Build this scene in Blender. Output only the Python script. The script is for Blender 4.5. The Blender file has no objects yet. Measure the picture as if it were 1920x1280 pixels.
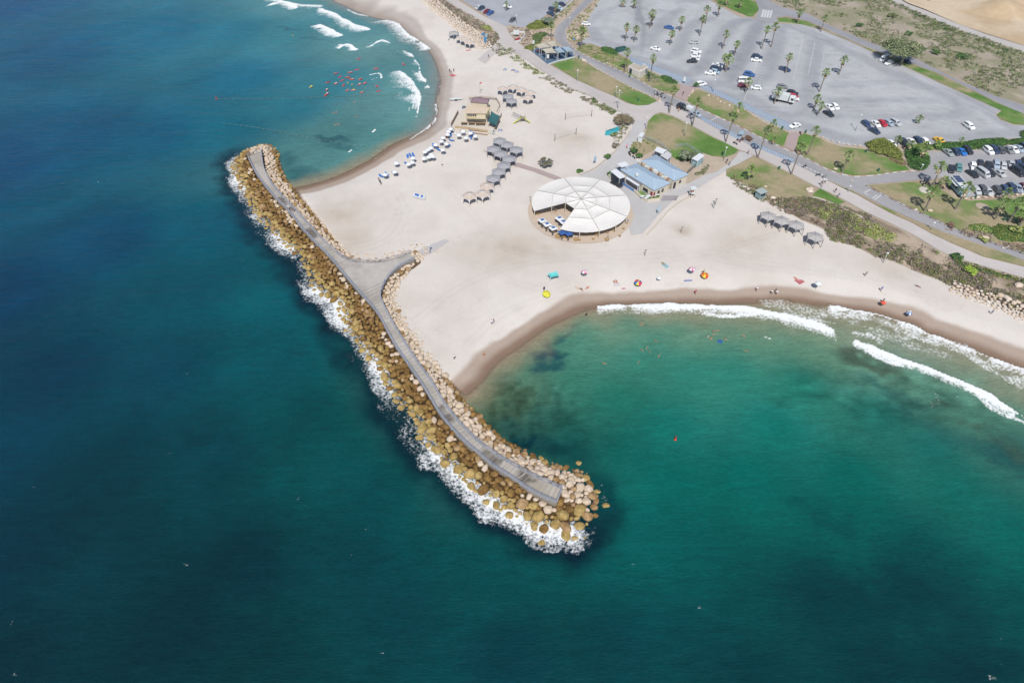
import bpy, bmesh, math, random
import numpy as np
from mathutils import Vector, Matrix, Quaternion
from mathutils.geometry import delaunay_2d_cdt
random.seed(7); RNG = np.random.default_rng(7)
S = bpy.context.scene; COL = S.collection

# ---------------------------------------------------------------- camera, sky, sun, exposure
CAM_H = 120.0; TH = math.radians(45.0); F = 1280.0
cd = bpy.data.cameras.new("camera"); cam = bpy.data.objects.new("camera", cd); COL.objects.link(cam)
cam.location = (0, 0, CAM_H); cam.rotation_euler = (math.radians(45.0), 0, 0)
cd.sensor_width = 36.0; cd.lens = 24.0; cd.clip_start = 1.0; cd.clip_end = 9000.0
S.camera = cam
SUN_EL = 52.0; SUN_AZ = 182.0          # the sun stands behind the camera, shadows fall away from it
W = bpy.data.worlds.new("World"); S.world = W; W.use_nodes = True
wn = W.node_tree.nodes; wn.clear()
sky = wn.new('ShaderNodeTexSky'); sky.sky_type = 'NISHITA'; sky.sun_disc = False
sky.sun_elevation = math.radians(SUN_EL); sky.sun_rotation = math.radians(SUN_AZ)
sky.air_density = 1.0; sky.dust_density = 1.0; sky.ozone_density = 1.2
bg = wn.new('ShaderNodeBackground'); bg.inputs[1].default_value = 0.075
wo = wn.new('ShaderNodeOutputWorld')
W.node_tree.links.new(sky.outputs[0], bg.inputs[0]); W.node_tree.links.new(bg.outputs[0], wo.inputs[0])
sl = bpy.data.lights.new("sun", 'SUN'); sl.energy = 3.6; sl.angle = math.radians(0.6); sl.color = (1.0, 0.955, 0.89)
so = bpy.data.objects.new("sun", sl); COL.objects.link(so)
az = math.radians(SUN_AZ)
sd = Vector((math.sin(az) * math.cos(math.radians(SUN_EL)), math.cos(az) * math.cos(math.radians(SUN_EL)), math.sin(math.radians(SUN_EL))))
so.rotation_euler = sd.to_track_quat('Z', 'Y').to_euler(); so.location = (0, -50, 200)
S.view_settings.view_transform = 'Standard'; S.view_settings.look = 'None'
S.view_settings.exposure = 0.50; S.view_settings.gamma = 1.0
LIT = 1.55   # what a white level surface would reach in this light, used to turn seen colours into base colours

# ---------------------------------------------------------------- geometry of the view
def gp(x, y, z=0.0):
    u = x - 960.0; v = y - 640.0
    dx = u; dy = F * math.cos(TH) - v * math.sin(TH); dz = -F * math.sin(TH) - v * math.cos(TH)
    t = (z - CAM_H) / dz
    return np.array([dx * t, dy * t])
def lin(c):
    c = c / 255.0
    return c / 12.92 if c <= 0.04045 else ((c + 0.055) / 1.055) ** 2.4
def C(r, g, b, k=1.0):
    return (min(lin(r) / LIT * k, .85), min(lin(g) / LIT * k, .85), min(lin(b) / LIT * k, .85), 1.0)
def G(pts, z=0.0): return np.array([gp(p[0], p[1], z) for p in pts])

def seg_dist(X, Y, line, closed=False):
    P = np.asarray(line, float); n = len(P)
    best = np.full(X.shape, 1e18)
    for i in range(n if closed else n - 1):
        a = P[i]; b = P[(i + 1) % n]; d = b - a; L = max((d * d).sum(), 1e-9)
        t = np.clip(((X - a[0]) * d[0] + (Y - a[1]) * d[1]) / L, 0, 1)
        q = (X - a[0] - t * d[0]) ** 2 + (Y - a[1] - t * d[1]) ** 2
        np.minimum(best, q, out=best)
    return np.sqrt(best)
def inside(X, Y, poly):
    P = np.asarray(poly, float); n = len(P); r = np.zeros(X.shape, bool)
    for i in range(n):
        x1, y1 = P[i]; x2, y2 = P[(i + 1) % n]
        if y1 == y2: continue
        c = ((y1 > Y) != (y2 > Y)) & (X < (x2 - x1) * (Y - y1) / (y2 - y1) + x1)
        r ^= c
    return r
def sstep(a, b, x):
    t = np.clip((x - a) / (b - a), 0, 1); return t * t * (3 - 2 * t)
_gr = np.random.default_rng(3).random((256, 256))
def vnoise(X, Y, s):
    X = X / s; Y = Y / s; xi = np.floor(X).astype(int); yi = np.floor(Y).astype(int); fx = X - xi; fy = Y - yi
    fx = fx * fx * (3 - 2 * fx); fy = fy * fy * (3 - 2 * fy)
    g = lambda a, b: _gr[a % 256, b % 256]
    return (g(xi, yi) * (1 - fx) + g(xi + 1, yi) * fx) * (1 - fy) + (g(xi, yi + 1) * (1 - fx) + g(xi + 1, yi + 1) * fx) * fy
def fbm(X, Y, s, n=4):
    r = 0; a = 1; t = 0
    for i in range(n):
        r = r + a * vnoise(X + 17.3 * i, Y - 9.1 * i, s); t += a; a *= .5; s /= 2.03
    return r / t
def smooth_line(pts, sub=4, closed=False):
    P = np.asarray(pts, float); n = len(P); out = []
    rng = n if closed else n - 1
    for i in range(rng):
        p0 = P[(i - 1) % n] if (closed or i > 0) else P[i]
        p1 = P[i]; p2 = P[(i + 1) % n]
        p3 = P[(i + 2) % n] if (closed or i + 2 < n) else p2
        for k in range(sub):
            t = k / sub
            out.append(0.5 * ((2 * p1) + (-p0 + p2) * t + (2 * p0 - 5 * p1 + 4 * p2 - p3) * t * t + (-p0 + 3 * p1 - 3 * p2 + p3) * t ** 3))
    if not closed: out.append(P[-1])
    return np.array(out)

# ---------------------------------------------------------------- where land, rock and water meet (photo points on the ground)
WL_N = [(600,-30),(626,0),(642,8),(668,20),(692,30),(724,38),(749,50),(768,66),(792,82),(806,96),(817,113),(824,133),(826,151),(822,172),(819,198),(817,220),(809,235),(790,249),(768,259),(737,273),(705,295),(684,308),(636,331),(592,346),(557,354)]
WL_S = [(872,738),(886,727),(903,712),(921,688),(942,668),(963,655),(992,634),(1026,611),(1063,594),(1101,579),(1150,572),(1240,569),(1315,567),(1371,567),(1446,565),(1500,566),(1560,574),(1600,580),(1645,588),(1682,600),(1712,609),(1735,622),(1763,631),(1804,649),(1844,662),(1886,679),(1920,692),(1990,722),(2120,790)]
BACK = [(575,385),(640,470),(690,560),(760,640),(820,700)]
wlN = smooth_line(G(WL_N)); wlS = smooth_line(G(WL_S))
LAND = np.vstack([[(-500., 3500.)], [(-190., 700.)], wlN, G(BACK), wlS, [(400., 20.)], [(1500., -900.)], [(3500., -900.)], [(3500., 3500.)]])
SHORE = np.vstack([[(-500., 3500.)], [(-190., 700.)], wlN]); SHORE2 = np.vstack([wlS, [(400., 20.)], [(1500., -900.)]])
BREAK_PX = [(551,352),(538,333),(530,318),(526,303),(523,285),(515,274),(503,269),(488,269),(472,275),(455,282),(444,290),(434,303),(430,318),(436,334),(442,345),(453,368),(463,389),(476,407),(488,421),(502,436),(517,450),(535,466),(553,481),(564,500),(571,520),(582,545),(600,558),(618,568),(628,580),(634,600),(643,620),(660,638),(672,655),(682,672),(699,697),(710,714),(720,730),(732,750),(742,768),(758,780),(769,795),(777,817),(794,843),(815,868),(834,880),(852,899),(870,916),(892,934),(921,956),(957,974),(980,985),(1001,994),(1033,1002),(1069,1004),(1100,992),(1119,972),(1131,955),(1128,938),(1124,915),(1114,898),(1101,882),(1073,873),(1041,864),(1022,856),(993,845),(972,835),(946,824),(930,808),(912,790),(900,774),(882,762),(871,747),(859,731),(846,714),(832,694),(812,668),(796,644),(777,614),(757,592),(751,570),(752,552),(758,532),(772,514),(793,497),(805,480),(800,464),(775,463),(745,476),(715,482),(685,482),(662,476),(645,462),(627,444),(605,420),(588,398),(566,374)]
BREAK = smooth_line(G(BREAK_PX), 3, True)
WZ = 2.7
WALK_SEA = [(464.5,293.6),(476.5,318.7),(494,345),(516,371),(540,395),(566,428),(592.5,456.5),(618.7,483),(649,519),(671,545),(704,582),(724,617),(742,650),(766,685),(794,725),(817,764),(839,794),(869,827),(900,853),(928,876),(958,895),(993,919),(1022,934),(1044,943)]
WALK_LAND = [(490.8,284.8),(494,310),(500.6,329.7),(516,354),(540,380),(566,408.4),(592.5,437),(612,457),(642.8,483.4),(662.5,491),(688.7,493.3),(719,491),(747.8,483.4),(767.5,474.7)]
WALK_LAND2 = [(777,485.6),(747.8,501),(726,523),(716,545),(715,562),(732.5,599),(758.7,643),(782,679),(808.6,715),(831,754),(855.4,786),(878,811),(904,835),(936,857),(958,870),(995,890),(1022,903),(1054,917)]
wSea = smooth_line(G(WALK_SEA, WZ)); wL1 = smooth_line(G(WALK_LAND, WZ)); wL2 = smooth_line(G(WALK_LAND2, WZ))
WALK = np.vstack([wSea[::-1], wL1, wL2])

BZ = 1.2
def land_d(X, Y):
    d = np.minimum(seg_dist(X, Y, SHORE), seg_dist(X, Y, SHORE2))
    dl = seg_dist(X, Y, LAND, True)
    ins = inside(X, Y, LAND)
    return np.where(ins, d, -dl)
def hterr(X, Y, d=None):
    if d is None: d = land_d(X, Y)
    return np.where(d > 0, BZ * sstep(0, 13, d) ** 0.8 + 0.02, np.maximum(-3.0, d * 0.16) )
def P(x, y, z=None):
    """photo point -> (X, Y, Z) on the terrain (or at height z)"""
    if z is not None:
        g = gp(x, y, z); return Vector((g[0], g[1], z))
    z = BZ
    for _ in range(3):
        g = gp(x, y, z); z = float(max(0.0, hterr(g[:1], g[1:])[0]))
    return Vector((g[0], g[1], z))
def PB(x, y): 
    g = gp(x, y, BZ); return Vector((g[0], g[1], BZ))

# ---------------------------------------------------------------- materials
MATS = {}
def mat(name, col, rough=.8, metal=0., var=0., vscale=1.5, bump=0., bscale=8., spec=None, col2=None, rnd=0.):
    """principled material: colour broken up by noise, optional bump and per-object variation"""
    if name in MATS: return MATS[name]
    m = bpy.data.materials.new(name); m.use_nodes = True; N = m.node_tree.nodes; L = m.node_tree.links
    b = N['Principled BSDF']; b.inputs['Roughness'].default_value = rough; b.inputs['Metallic'].default_value = metal
    b.inputs['Base Color'].default_value = col
    if spec is not None: b.inputs['Specular IOR Level'].default_value = spec
    tc = N.new('ShaderNodeTexCoord'); src = None
    if var or col2:
        nz = N.new('ShaderNodeTexNoise'); nz.inputs['Scale'].default_value = vscale; nz.inputs['Detail'].default_value = 6; nz.inputs['Roughness'].default_value = .62
        L.new(tc.outputs['Object'], nz.inputs['Vector'])
        mx = N.new('ShaderNodeMix'); mx.data_type = 'RGBA'
        rm = N.new('ShaderNodeMapRange'); rm.inputs[1].default_value = .32; rm.inputs[2].default_value = .68
        L.new(nz.outputs[0], rm.inputs[0]); L.new(rm.outputs[0], mx.inputs[0])
        c2 = col2 or tuple(c * (1 - var) for c in col[:3]) + (1,)
        c1 = tuple(min(.9, c * (1 + var * .5)) for c in col[:3]) + (1,) if var else col
        mx.inputs[6].default_value = c1; mx.inputs[7].default_value = c2
        src = mx.outputs[2]
    if rnd:
        oi = N.new('ShaderNodeObjectInfo'); hs = N.new('ShaderNodeHueSaturation')
        mr = N.new('ShaderNodeMapRange'); mr.inputs[3].default_value = 1 - rnd; mr.inputs[4].default_value = 1 + rnd
        L.new(oi.outputs['Random'], mr.inputs[0]); L.new(mr.outputs[0], hs.inputs['Value'])
        if src: L.new(src, hs.inputs['Color'])
        else: hs.inputs['Color'].default_value = col
        src = hs.outputs[0]
    if src: L.new(src, b.inputs['Base Color'])
    if bump:
        n2 = N.new('ShaderNodeTexNoise'); n2.inputs['Scale'].default_value = bscale; n2.inputs['Detail'].default_value = 5
        L.new(tc.outputs['Object'], n2.inputs['Vector'])
        bp = N.new('ShaderNodeBump'); bp.inputs['Strength'].default_value = bump; bp.inputs['Distance'].default_value = .15
        L.new(n2.outputs[0], bp.inputs['Height']); L.new(bp.outputs[0], b.inputs['Normal'])
    MATS[name] = m; return m
def vmat(name, rough=.9, nscale=2.0, amt=.12, nscale2=.25, amt2=.1, bump=.3, bscale=4., spec=.3):
    """material whose colour is the mesh's own colour attribute, broken up by two noises"""
    if name in MATS: return MATS[name]
    m = bpy.data.materials.new(name); m.use_nodes = True; N = m.node_tree.nodes; L = m.node_tree.links
    b = N['Principled BSDF']; b.inputs['Roughness'].default_value = rough; b.inputs['Specular IOR Level'].default_value = spec
    at = N.new('ShaderNodeAttribute'); at.attribute_name = 'Col'
    geo = N.new('ShaderNodeNewGeometry'); src = at.outputs['Color']
    for sc, am in ((nscale, amt), (nscale2, amt2)):
        if not am: continue
        nz = N.new('ShaderNodeTexNoise'); nz.inputs['Scale'].default_value = sc; nz.inputs['Detail'].default_value = 5; nz.inputs['Roughness'].default_value = .6
        L.new(geo.outputs['Position'], nz.inputs['Vector'])
        mr = N.new('ShaderNodeMapRange'); mr.inputs[1].default_value = .25; mr.inputs[2].default_value = .75; mr.inputs[3].default_value = 1 - am; mr.inputs[4].default_value = 1 + am
        L.new(nz.outputs[0], mr.inputs[0])
        vm = N.new('ShaderNodeVectorMath'); vm.operation = 'SCALE'; L.new(src, vm.inputs[0]); L.new(mr.outputs[0], vm.inputs['Scale']); src = vm.outputs[0]
    L.new(src, b.inputs['Base Color'])
    if bump:
        n2 = N.new('ShaderNodeTexNoise'); n2.inputs['Scale'].default_value = bscale; n2.inputs['Detail'].default_value = 5
        L.new(geo.outputs['Position'], n2.inputs['Vector'])
        bp = N.new('ShaderNodeBump'); bp.inputs['Strength'].default_value = bump; bp.inputs['Distance'].default_value = .12
        L.new(n2.outputs[0], bp.inputs['Height']); L.new(bp.outputs[0], b.inputs['Normal'])
    MATS[name] = m; return m

# ---------------------------------------------------------------- mesh helpers
def tag(o, label=None, cat=None, group=None, kind=None):
    if label: o['label'] = label
    if cat: o['category'] = cat
    if group: o['group'] = group
    if kind: o['kind'] = kind
    return o
def link(name, me, parent=None):
    o = bpy.data.objects.new(name, me); COL.objects.link(o)
    if parent is not None: o.parent = parent
    return o
def empty(name, loc=(0, 0, 0), rz=0.):
    o = bpy.data.objects.new(name, None); COL.objects.link(o); o.location = loc; o.rotation_euler = (0, 0, rz); o.empty_display_size = .3
    return o
def np_mesh(name, V, Fc, mats, col=None, smooth=False, extra=None, mi=None):
    """V (n,3); Fc (m,k) index array, same k for all"""
    V = np.asarray(V, np.float32); Fc = np.asarray(Fc, np.int32); k = Fc.shape[1]; m = len(Fc)
    me = bpy.data.meshes.new(name); me.vertices.add(len(V)); me.vertices.foreach_set('co', V.ravel())
    me.loops.add(m * k); me.loops.foreach_set('vertex_index', Fc.ravel()); me.polygons.add(m)
    me.polygons.foreach_set('loop_start', np.arange(0, m * k, k, dtype=np.int32)); me.polygons.foreach_set('loop_total', np.full(m, k, np.int32))
    if smooth: me.polygons.foreach_set('use_smooth', np.ones(m, bool))
    if mi is not None: me.polygons.foreach_set('material_index', np.asarray(mi, np.int32))
    me.update(calc_edges=True)
    if col is not None:
        c = np.asarray(col, np.float32)
        if c.shape[1] == 3: c = np.hstack([c, np.ones((len(c), 1), np.float32)])
        a = me.color_attributes.new('Col', 'FLOAT_COLOR', 'POINT'); a.data.foreach_set('color', c.ravel())
    for nme, arr in (extra or {}).items():
        a = me.attributes.new(nme, 'FLOAT', 'POINT'); a.data.foreach_set('value', np.asarray(arr, np.float32).ravel())
    for x in (mats if isinstance(mats, (list, tuple)) else [mats]): me.materials.append(x)
    return me
class MB:
    def __init__(s): s.v = []; s.f = []; s.m = []; s.cur = 0
    def quad(s, a, b, c, d):
        i = len(s.v); s.v += [tuple(a), tuple(b), tuple(c), tuple(d)]; s.f.append((i, i + 1, i + 2, i + 3)); s.m.append(s.cur)
    def tri(s, a, b, c):
        i = len(s.v); s.v += [tuple(a), tuple(b), tuple(c)]; s.f.append((i, i + 1, i + 2)); s.m.append(s.cur)
    def prism(s, poly, z0, z1, top=True, bottom=True):
        """poly: list of (x,y) ; closed solid"""
        n = len(poly); a = sum(poly[i][0] * poly[(i + 1) % n][1] - poly[(i + 1) % n][0] * poly[i][1] for i in range(n))
        if a < 0: poly = poly[::-1]
        i0 = len(s.v); s.v += [(p[0], p[1], z0) for p in poly] + [(p[0], p[1], z1) for p in poly]
        for i in range(n):
            j = (i + 1) % n; s.f.append((i0 + i, i0 + j, i0 + n + j, i0 + n + i)); s.m.append(s.cur)
        if top: s.f.append(tuple(i0 + n + i for i in range(n))); s.m.append(s.cur)
        if bottom: s.f.append(tuple(i0 + i for i in reversed(range(n)))); s.m.append(s.cur)
    def box(s, x0, x1, y0, y1, z0, z1): s.prism([(x0, y0), (x1, y0), (x1, y1), (x0, y1)], z0, z1)
    def bar(s, a, b, w=.1, h=None):
        h = h or w; a = Vector(a); b = Vector(b); d = (b - a)
        if d.length < 1e-6: return
        d.normalize(); up = Vector((0, 0, 1)) if abs(d.z) < .95 else Vector((0, 1, 0))
        r = d.cross(up).normalized() * w / 2; u = r.cross(d).normalized() * h / 2
        c = [a - r - u, a + r - u, a + r + u, a - r + u, b - r - u, b + r - u, b + r + u, b - r + u]
        i = len(s.v); s.v += [tuple(x) for x in c]
        for f in ((0, 3, 2, 1), (4, 5, 6, 7), (0, 1, 5, 4), (1, 2, 6, 5), (2, 3, 7, 6), (3, 0, 4, 7)):
            s.f.append(tuple(i + k for k in f)); s.m.append(s.cur)
    def tube(s, pts, rad, n=7, cap=True):
        pts = [Vector(p) for p in pts]; rr = rad if isinstance(rad, (list, tuple)) else [rad] * len(pts); i0 = len(s.v)
        for k, p in enumerate(pts):
            d = (pts[min(k + 1, len(pts) - 1)] - pts[max(k - 1, 0)]).normalized()
            u = d.orthogonal().normalized() if abs(d.z) < .9 else Vector((1, 0, 0)) - d * d.x
            u.normalize(); w = d.cross(u)
            for j in range(n):
                a = 2 * math.pi * j / n; s.v.append(tuple(p + (u * math.cos(a) + w * math.sin(a)) * rr[k]))
        for k in range(len(pts) - 1):
            for j in range(n):
                j2 = (j + 1) % n
                s.f.append((i0 + k * n + j, i0 + k * n + j2, i0 + (k + 1) * n + j2, i0 + (k + 1) * n + j)); s.m.append(s.cur)
        if cap:
            s.f.append(tuple(i0 + j for j in reversed(range(n)))); s.m.append(s.cur)
            s.f.append(tuple(i0 + (len(pts) - 1) * n + j for j in range(n))); s.m.append(s.cur)
    def lathe(s, prof, n=12, c=(0, 0, 0), sx=1, sy=1):
        i0 = len(s.v)
        for r, z in prof:
            for j in range(n):
                a = 2 * math.pi * j / n; s.v.append((c[0] + r * sx * math.cos(a), c[1] + r * sy * math.sin(a), c[2] + z))
        for k in range(len(prof) - 1):
            for j in range(n):
                j2 = (j + 1) % n; s.f.append((i0 + k * n + j, i0 + k * n + j2, i0 + (k + 1) * n + j2, i0 + (k + 1) * n + j)); s.m.append(s.cur)
        s.f.append(tuple(i0 + (len(prof) - 1) * n + j for j in range(n))); s.m.append(s.cur)
        s.f.append(tuple(i0 + j for j in reversed(range(n)))); s.m.append(s.cur)
    def mesh(s, name, mats, smooth=False, bevel=0):
        me = bpy.data.meshes.new(name); me.from_pydata(s.v, [], s.f)
        for x in (mats if isinstance(mats, (list, tuple)) else [mats]): me.materials.append(x)
        me.polygons.foreach_set('material_index', s.m)
        if smooth: me.polygons.foreach_set('use_smooth', [True] * len(s.f))
        if bevel:
            bm = bmesh.new(); bm.from_mesh(me); bmesh.ops.remove_doubles(bm, verts=bm.verts, dist=1e-4)
            bmesh.ops.bevel(bm, geom=list(bm.edges), offset=bevel, segments=1, affect='EDGES', clamp_overlap=True); bm.to_mesh(me); bm.free()
        me.update(); return me
    def build(s, name, mats, parent=None, smooth=False, bevel=0):
        return link(name, s.mesh(name, mats, smooth, bevel), parent)
def dup(root):
    r = root.copy(); COL.objects.link(r)
    for ch in root.children:
        c = ch.copy(); COL.objects.link(c); c.parent = r
        for g in ch.children:
            d = g.copy(); COL.objects.link(d); d.parent = c
    return r
def sheet(name, poly, z, m, sp=2.0, colf=None, zf=None, wob=0., extra=None):
    """flat sheet with the exact outline poly (world xy) and inner points every sp metres"""
    poly = np.asarray(poly, float)
    if wob:                                     # ragged natural edge
        out = []
        for i in range(len(poly)):
            a = poly[i]; b = poly[(i + 1) % len(poly)]; L = np.hypot(*(b - a)); k = max(1, int(L / 1.5))
            for j in range(k): out.append(a + (b - a) * j / k)
        poly = np.array(out); nx = fbm(poly[:, 0], poly[:, 1], 5.) - .5; ny = fbm(poly[:, 0] + 50, poly[:, 1] + 9, 5.) - .5
        poly = poly + np.c_[nx, ny] * 2 * wob
    x0, y0 = poly.min(0); x1, y1 = poly.max(0)
    gx, gy = np.meshgrid(np.arange(x0 + sp * .37, x1, sp), np.arange(y0 + sp * .41, y1, sp)); gx = gx.ravel(); gy = gy.ravel()
    ok = inside(gx, gy, poly) & (seg_dist(gx, gy, poly, True) > sp * .3); gx = gx[ok]; gy = gy[ok]
    pts = [Vector((p[0], p[1])) for p in poly] + [Vector((a, b)) for a, b in zip(gx, gy)]
    v, e, f, _, _, _ = delaunay_2d_cdt(pts, [], [list(range(len(poly)))], 1, 1e-4)
    V = np.array([(p.x, p.y) for p in v]); Fc = np.array([t for t in f if len(t) == 3])
    A = V[Fc]; ar = (A[:, 1, 0] - A[:, 0, 0]) * (A[:, 2, 1] - A[:, 0, 1]) - (A[:, 2, 0] - A[:, 0, 0]) * (A[:, 1, 1] - A[:, 0, 1])
    Fc[ar < 0] = Fc[ar < 0][:, ::-1]
    zz = np.full(len(V), z) if zf is None else zf(V[:, 0], V[:, 1])
    col = colf(V[:, 0], V[:, 1]) if colf else None
    me = np_mesh(name, np.c_[V, zz], Fc, m, col, smooth=zf is not None, extra=extra(V[:, 0], V[:, 1]) if extra else None)
    return link(name, me)
def GB(pts): return G(pts, BZ)
def blobs(X, Y, lst, z=BZ):
    """soft union of patches: (px, py, radius m, strength)"""
    r = np.zeros(X.shape)
    for px, py, rad, st in lst:
        g = gp(px, py, z); d = np.hypot(X - g[0], (Y - g[1])) / rad
        r = np.maximum(r, st * np.exp(-d * d))
    return r
def mixc(a, b, t): return a * (1 - t[:, None]) + b * t[:, None]
def c3(*a, **k): return np.array(C(*a, **k)[:3])
# ================================================================ THE SETTING
# ---- terrain (beach and everything under the sheets)
def axis(a, b, st, far):
    inner = np.arange(a, b + st * .5, st); lo = a - np.geomspace(st * 3, a + far, 16)[::-1] if a > -far else []
    hi = b + np.geomspace(st * 3, far - b, 16)
    return np.concatenate([lo, inner, hi])
def gridmesh(xs, ys):
    X, Y = np.meshgrid(xs, ys); nx = len(xs); ny = len(ys); X = X.ravel(); Y = Y.ravel()
    i = (np.arange(ny - 1)[:, None] * nx + np.arange(nx - 1)[None, :]).ravel()
    return X, Y, np.c_[i, i + 1, i + nx + 1, i + nx]
X, Y, Q = gridmesh(axis(-90, 200, .62, 3200), axis(95, 330, .62, 3200))
D = land_d(X, Y); Z = hterr(X, Y, D)
Z = Z + np.where(D > 3, (fbm(X, Y, 9) - .5) * .10 * sstep(3, 14, D), 0)
inland = sstep(0, 1, D)
Z = np.minimum(Z, BZ + .015)
dry = c3(233, 226, 219); dry2 = c3(222, 212, 203); damp = c3(188, 170, 156); wet = c3(146, 122, 104); wet2 = c3(172, 158, 148)
n1 = fbm(X, Y, 14, 4); n2 = fbm(X + 90, Y, 4, 4)
col = mixc(dry, dry2, sstep(.42, .72, n1) * .6)
pat = blobs(X, Y, [(640,405,9,.8),(655,440,8,.7),(960,462,12,.8),(1010,470,10,.6),(920,455,9,.5),(880,470,8,.35),(780,640,10,.25),(1395,455,12,.6),(1280,432,3.5,.9),(1084,262,7,.7),(1062,258,5,.5),(860,340,7,.25),(1665,505,7,.5),(1060,470,9,.5),(740,560,10,.3),(1230,470,9,.3)])
col = mixc(col, c3(196, 180, 162), np.clip(pat * (.5 + n2), 0, 1) * .75)
trk = np.zeros(len(X))
for ln in [[(655,470),(700,462),(740,440),(760,400),(745,360)],[(650,462),(695,455),(732,432),(750,395)],[(780,600),(860,540),(960,500),(1100,480),(1250,470),(1400,480),(1560,510)],[(840,470),(900,500),(1000,540),(1060,530)],[(845,350),(900,420),(960,470),(1150,490),(1300,480),(1450,440)],[(1210,445),(1280,470),(1420,500),(1600,520),(1750,560)],[(880,640),(940,590),(1010,560),(1100,540)],[(700,560),(760,600),(800,640)],[(1000,200),(1040,240),(1100,260),(1110,300)],[(860,160),(920,150),(990,170),(1040,200)]]:
    L = smooth_line(G(ln, BZ), 5); d_ = seg_dist(X, Y, L); trk = np.maximum(trk, (1 - sstep(.15, .75, np.abs(d_ - .9))) * .8)
foot = sstep(.60, .74, fbm(X + 5, Y + 2, 1.7, 3)) * sstep(.4, .6, fbm(X + 60, Y, 18, 3))
col = col * (1 - .055 * trk[:, None] - .05 * foot[:, None])
wid = 5.2 + 2.2 * (n1 - .5) * 2 + sstep(60, 130, X) * 2.2 + sstep(300, 360, Y) * 7
w = 1 - sstep(wid * .80, wid * 1.04 + .3, D + (n2 - .5) * 1.0)
inner = 1 - sstep(.0, wid * .62, D)
north = sstep(215, 235, Y)
wetc = mixc(np.tile(wet, (len(X), 1)), wet2, north)
edge = mixc(np.tile(damp, (len(X), 1)), c3(196, 186, 178), north)
col = mixc(col, mixc(edge, wetc, np.clip(inner * 1.2 + (n2 - .5) * .5, 0, 1)), w)
me = np_mesh('ground', np.c_[X, Y, Z], Q, vmat('beach_sand', nscale=2.2, amt=.05, nscale2=.16, amt2=.045, bump=.5, bscale=3.0, spec=.15), col, smooth=True)
tag(link('ground', me), 'pale sandy beach ground with darker wet edge', kind='structure')

# ---- sea
fr = lambda pts: [tuple(p) for p in pts]
SEA = [((0,0),(8,78,122)),((100,100),(12,86,122)),((300,60),(24,104,134)),((450,60),(38,116,140)),((530,60),(62,126,140)),((560,15),(92,138,146)),((640,60),(92,140,148)),((700,90),(106,144,148)),  # water tone by depth, with view-corner falloff and weaker sky reflection painted in
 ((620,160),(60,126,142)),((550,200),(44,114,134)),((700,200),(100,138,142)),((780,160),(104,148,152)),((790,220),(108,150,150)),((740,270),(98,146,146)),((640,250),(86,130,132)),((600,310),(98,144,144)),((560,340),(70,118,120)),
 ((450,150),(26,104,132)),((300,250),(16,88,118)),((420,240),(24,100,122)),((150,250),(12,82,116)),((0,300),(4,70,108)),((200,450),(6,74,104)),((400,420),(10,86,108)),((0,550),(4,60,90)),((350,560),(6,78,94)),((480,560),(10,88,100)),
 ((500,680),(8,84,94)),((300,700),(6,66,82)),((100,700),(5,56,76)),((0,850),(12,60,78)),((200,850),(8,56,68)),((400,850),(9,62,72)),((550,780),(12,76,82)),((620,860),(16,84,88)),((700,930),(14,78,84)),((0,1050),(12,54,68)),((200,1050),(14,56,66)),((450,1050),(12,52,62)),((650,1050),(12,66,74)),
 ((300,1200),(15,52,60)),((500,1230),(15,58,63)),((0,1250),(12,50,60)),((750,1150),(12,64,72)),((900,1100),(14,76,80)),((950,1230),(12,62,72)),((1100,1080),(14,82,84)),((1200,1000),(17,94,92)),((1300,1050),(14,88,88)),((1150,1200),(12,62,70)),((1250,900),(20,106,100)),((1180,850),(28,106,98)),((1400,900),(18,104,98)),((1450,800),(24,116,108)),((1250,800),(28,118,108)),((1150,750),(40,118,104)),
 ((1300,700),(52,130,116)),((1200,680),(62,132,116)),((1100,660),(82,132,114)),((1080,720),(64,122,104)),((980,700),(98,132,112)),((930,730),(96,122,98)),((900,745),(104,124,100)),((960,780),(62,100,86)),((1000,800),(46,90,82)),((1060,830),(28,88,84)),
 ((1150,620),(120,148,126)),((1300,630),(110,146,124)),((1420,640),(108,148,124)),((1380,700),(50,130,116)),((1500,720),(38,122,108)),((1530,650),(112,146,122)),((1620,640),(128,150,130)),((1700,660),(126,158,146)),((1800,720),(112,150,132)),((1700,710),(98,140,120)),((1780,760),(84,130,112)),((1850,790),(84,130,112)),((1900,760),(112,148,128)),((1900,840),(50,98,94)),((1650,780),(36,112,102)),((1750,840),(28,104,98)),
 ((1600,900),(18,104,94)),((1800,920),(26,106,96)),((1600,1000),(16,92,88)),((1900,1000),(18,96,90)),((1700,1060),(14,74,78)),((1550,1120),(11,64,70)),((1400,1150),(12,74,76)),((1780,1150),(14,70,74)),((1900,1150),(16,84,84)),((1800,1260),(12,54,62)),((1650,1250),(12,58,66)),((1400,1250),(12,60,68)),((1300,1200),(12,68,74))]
xs = axis(-262, 136, .6, 3200); ys = axis(28, 372, .6, 3200)
X, Y, Q = gridmesh(xs, ys)
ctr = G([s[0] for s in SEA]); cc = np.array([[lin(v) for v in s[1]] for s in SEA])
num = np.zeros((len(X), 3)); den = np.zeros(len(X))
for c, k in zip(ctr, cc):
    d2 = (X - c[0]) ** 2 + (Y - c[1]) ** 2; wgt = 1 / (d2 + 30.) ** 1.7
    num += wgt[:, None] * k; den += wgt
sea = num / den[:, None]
LD = land_d(X, Y); dshore = -LD
dbr = seg_dist(X, Y, BREAK, True); inbr = inside(X, Y, BREAK); dbr_s = np.where(inbr, -dbr, dbr)
n3 = fbm(X, Y, 6, 4); n4 = fbm(X + 40, Y - 70, 22, 5); n5 = fbm(X * .7 + Y * .7, (Y - X) * .7 * 1.8, 16, 4)
west = 1 - sstep(-60, 20, X)
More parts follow.
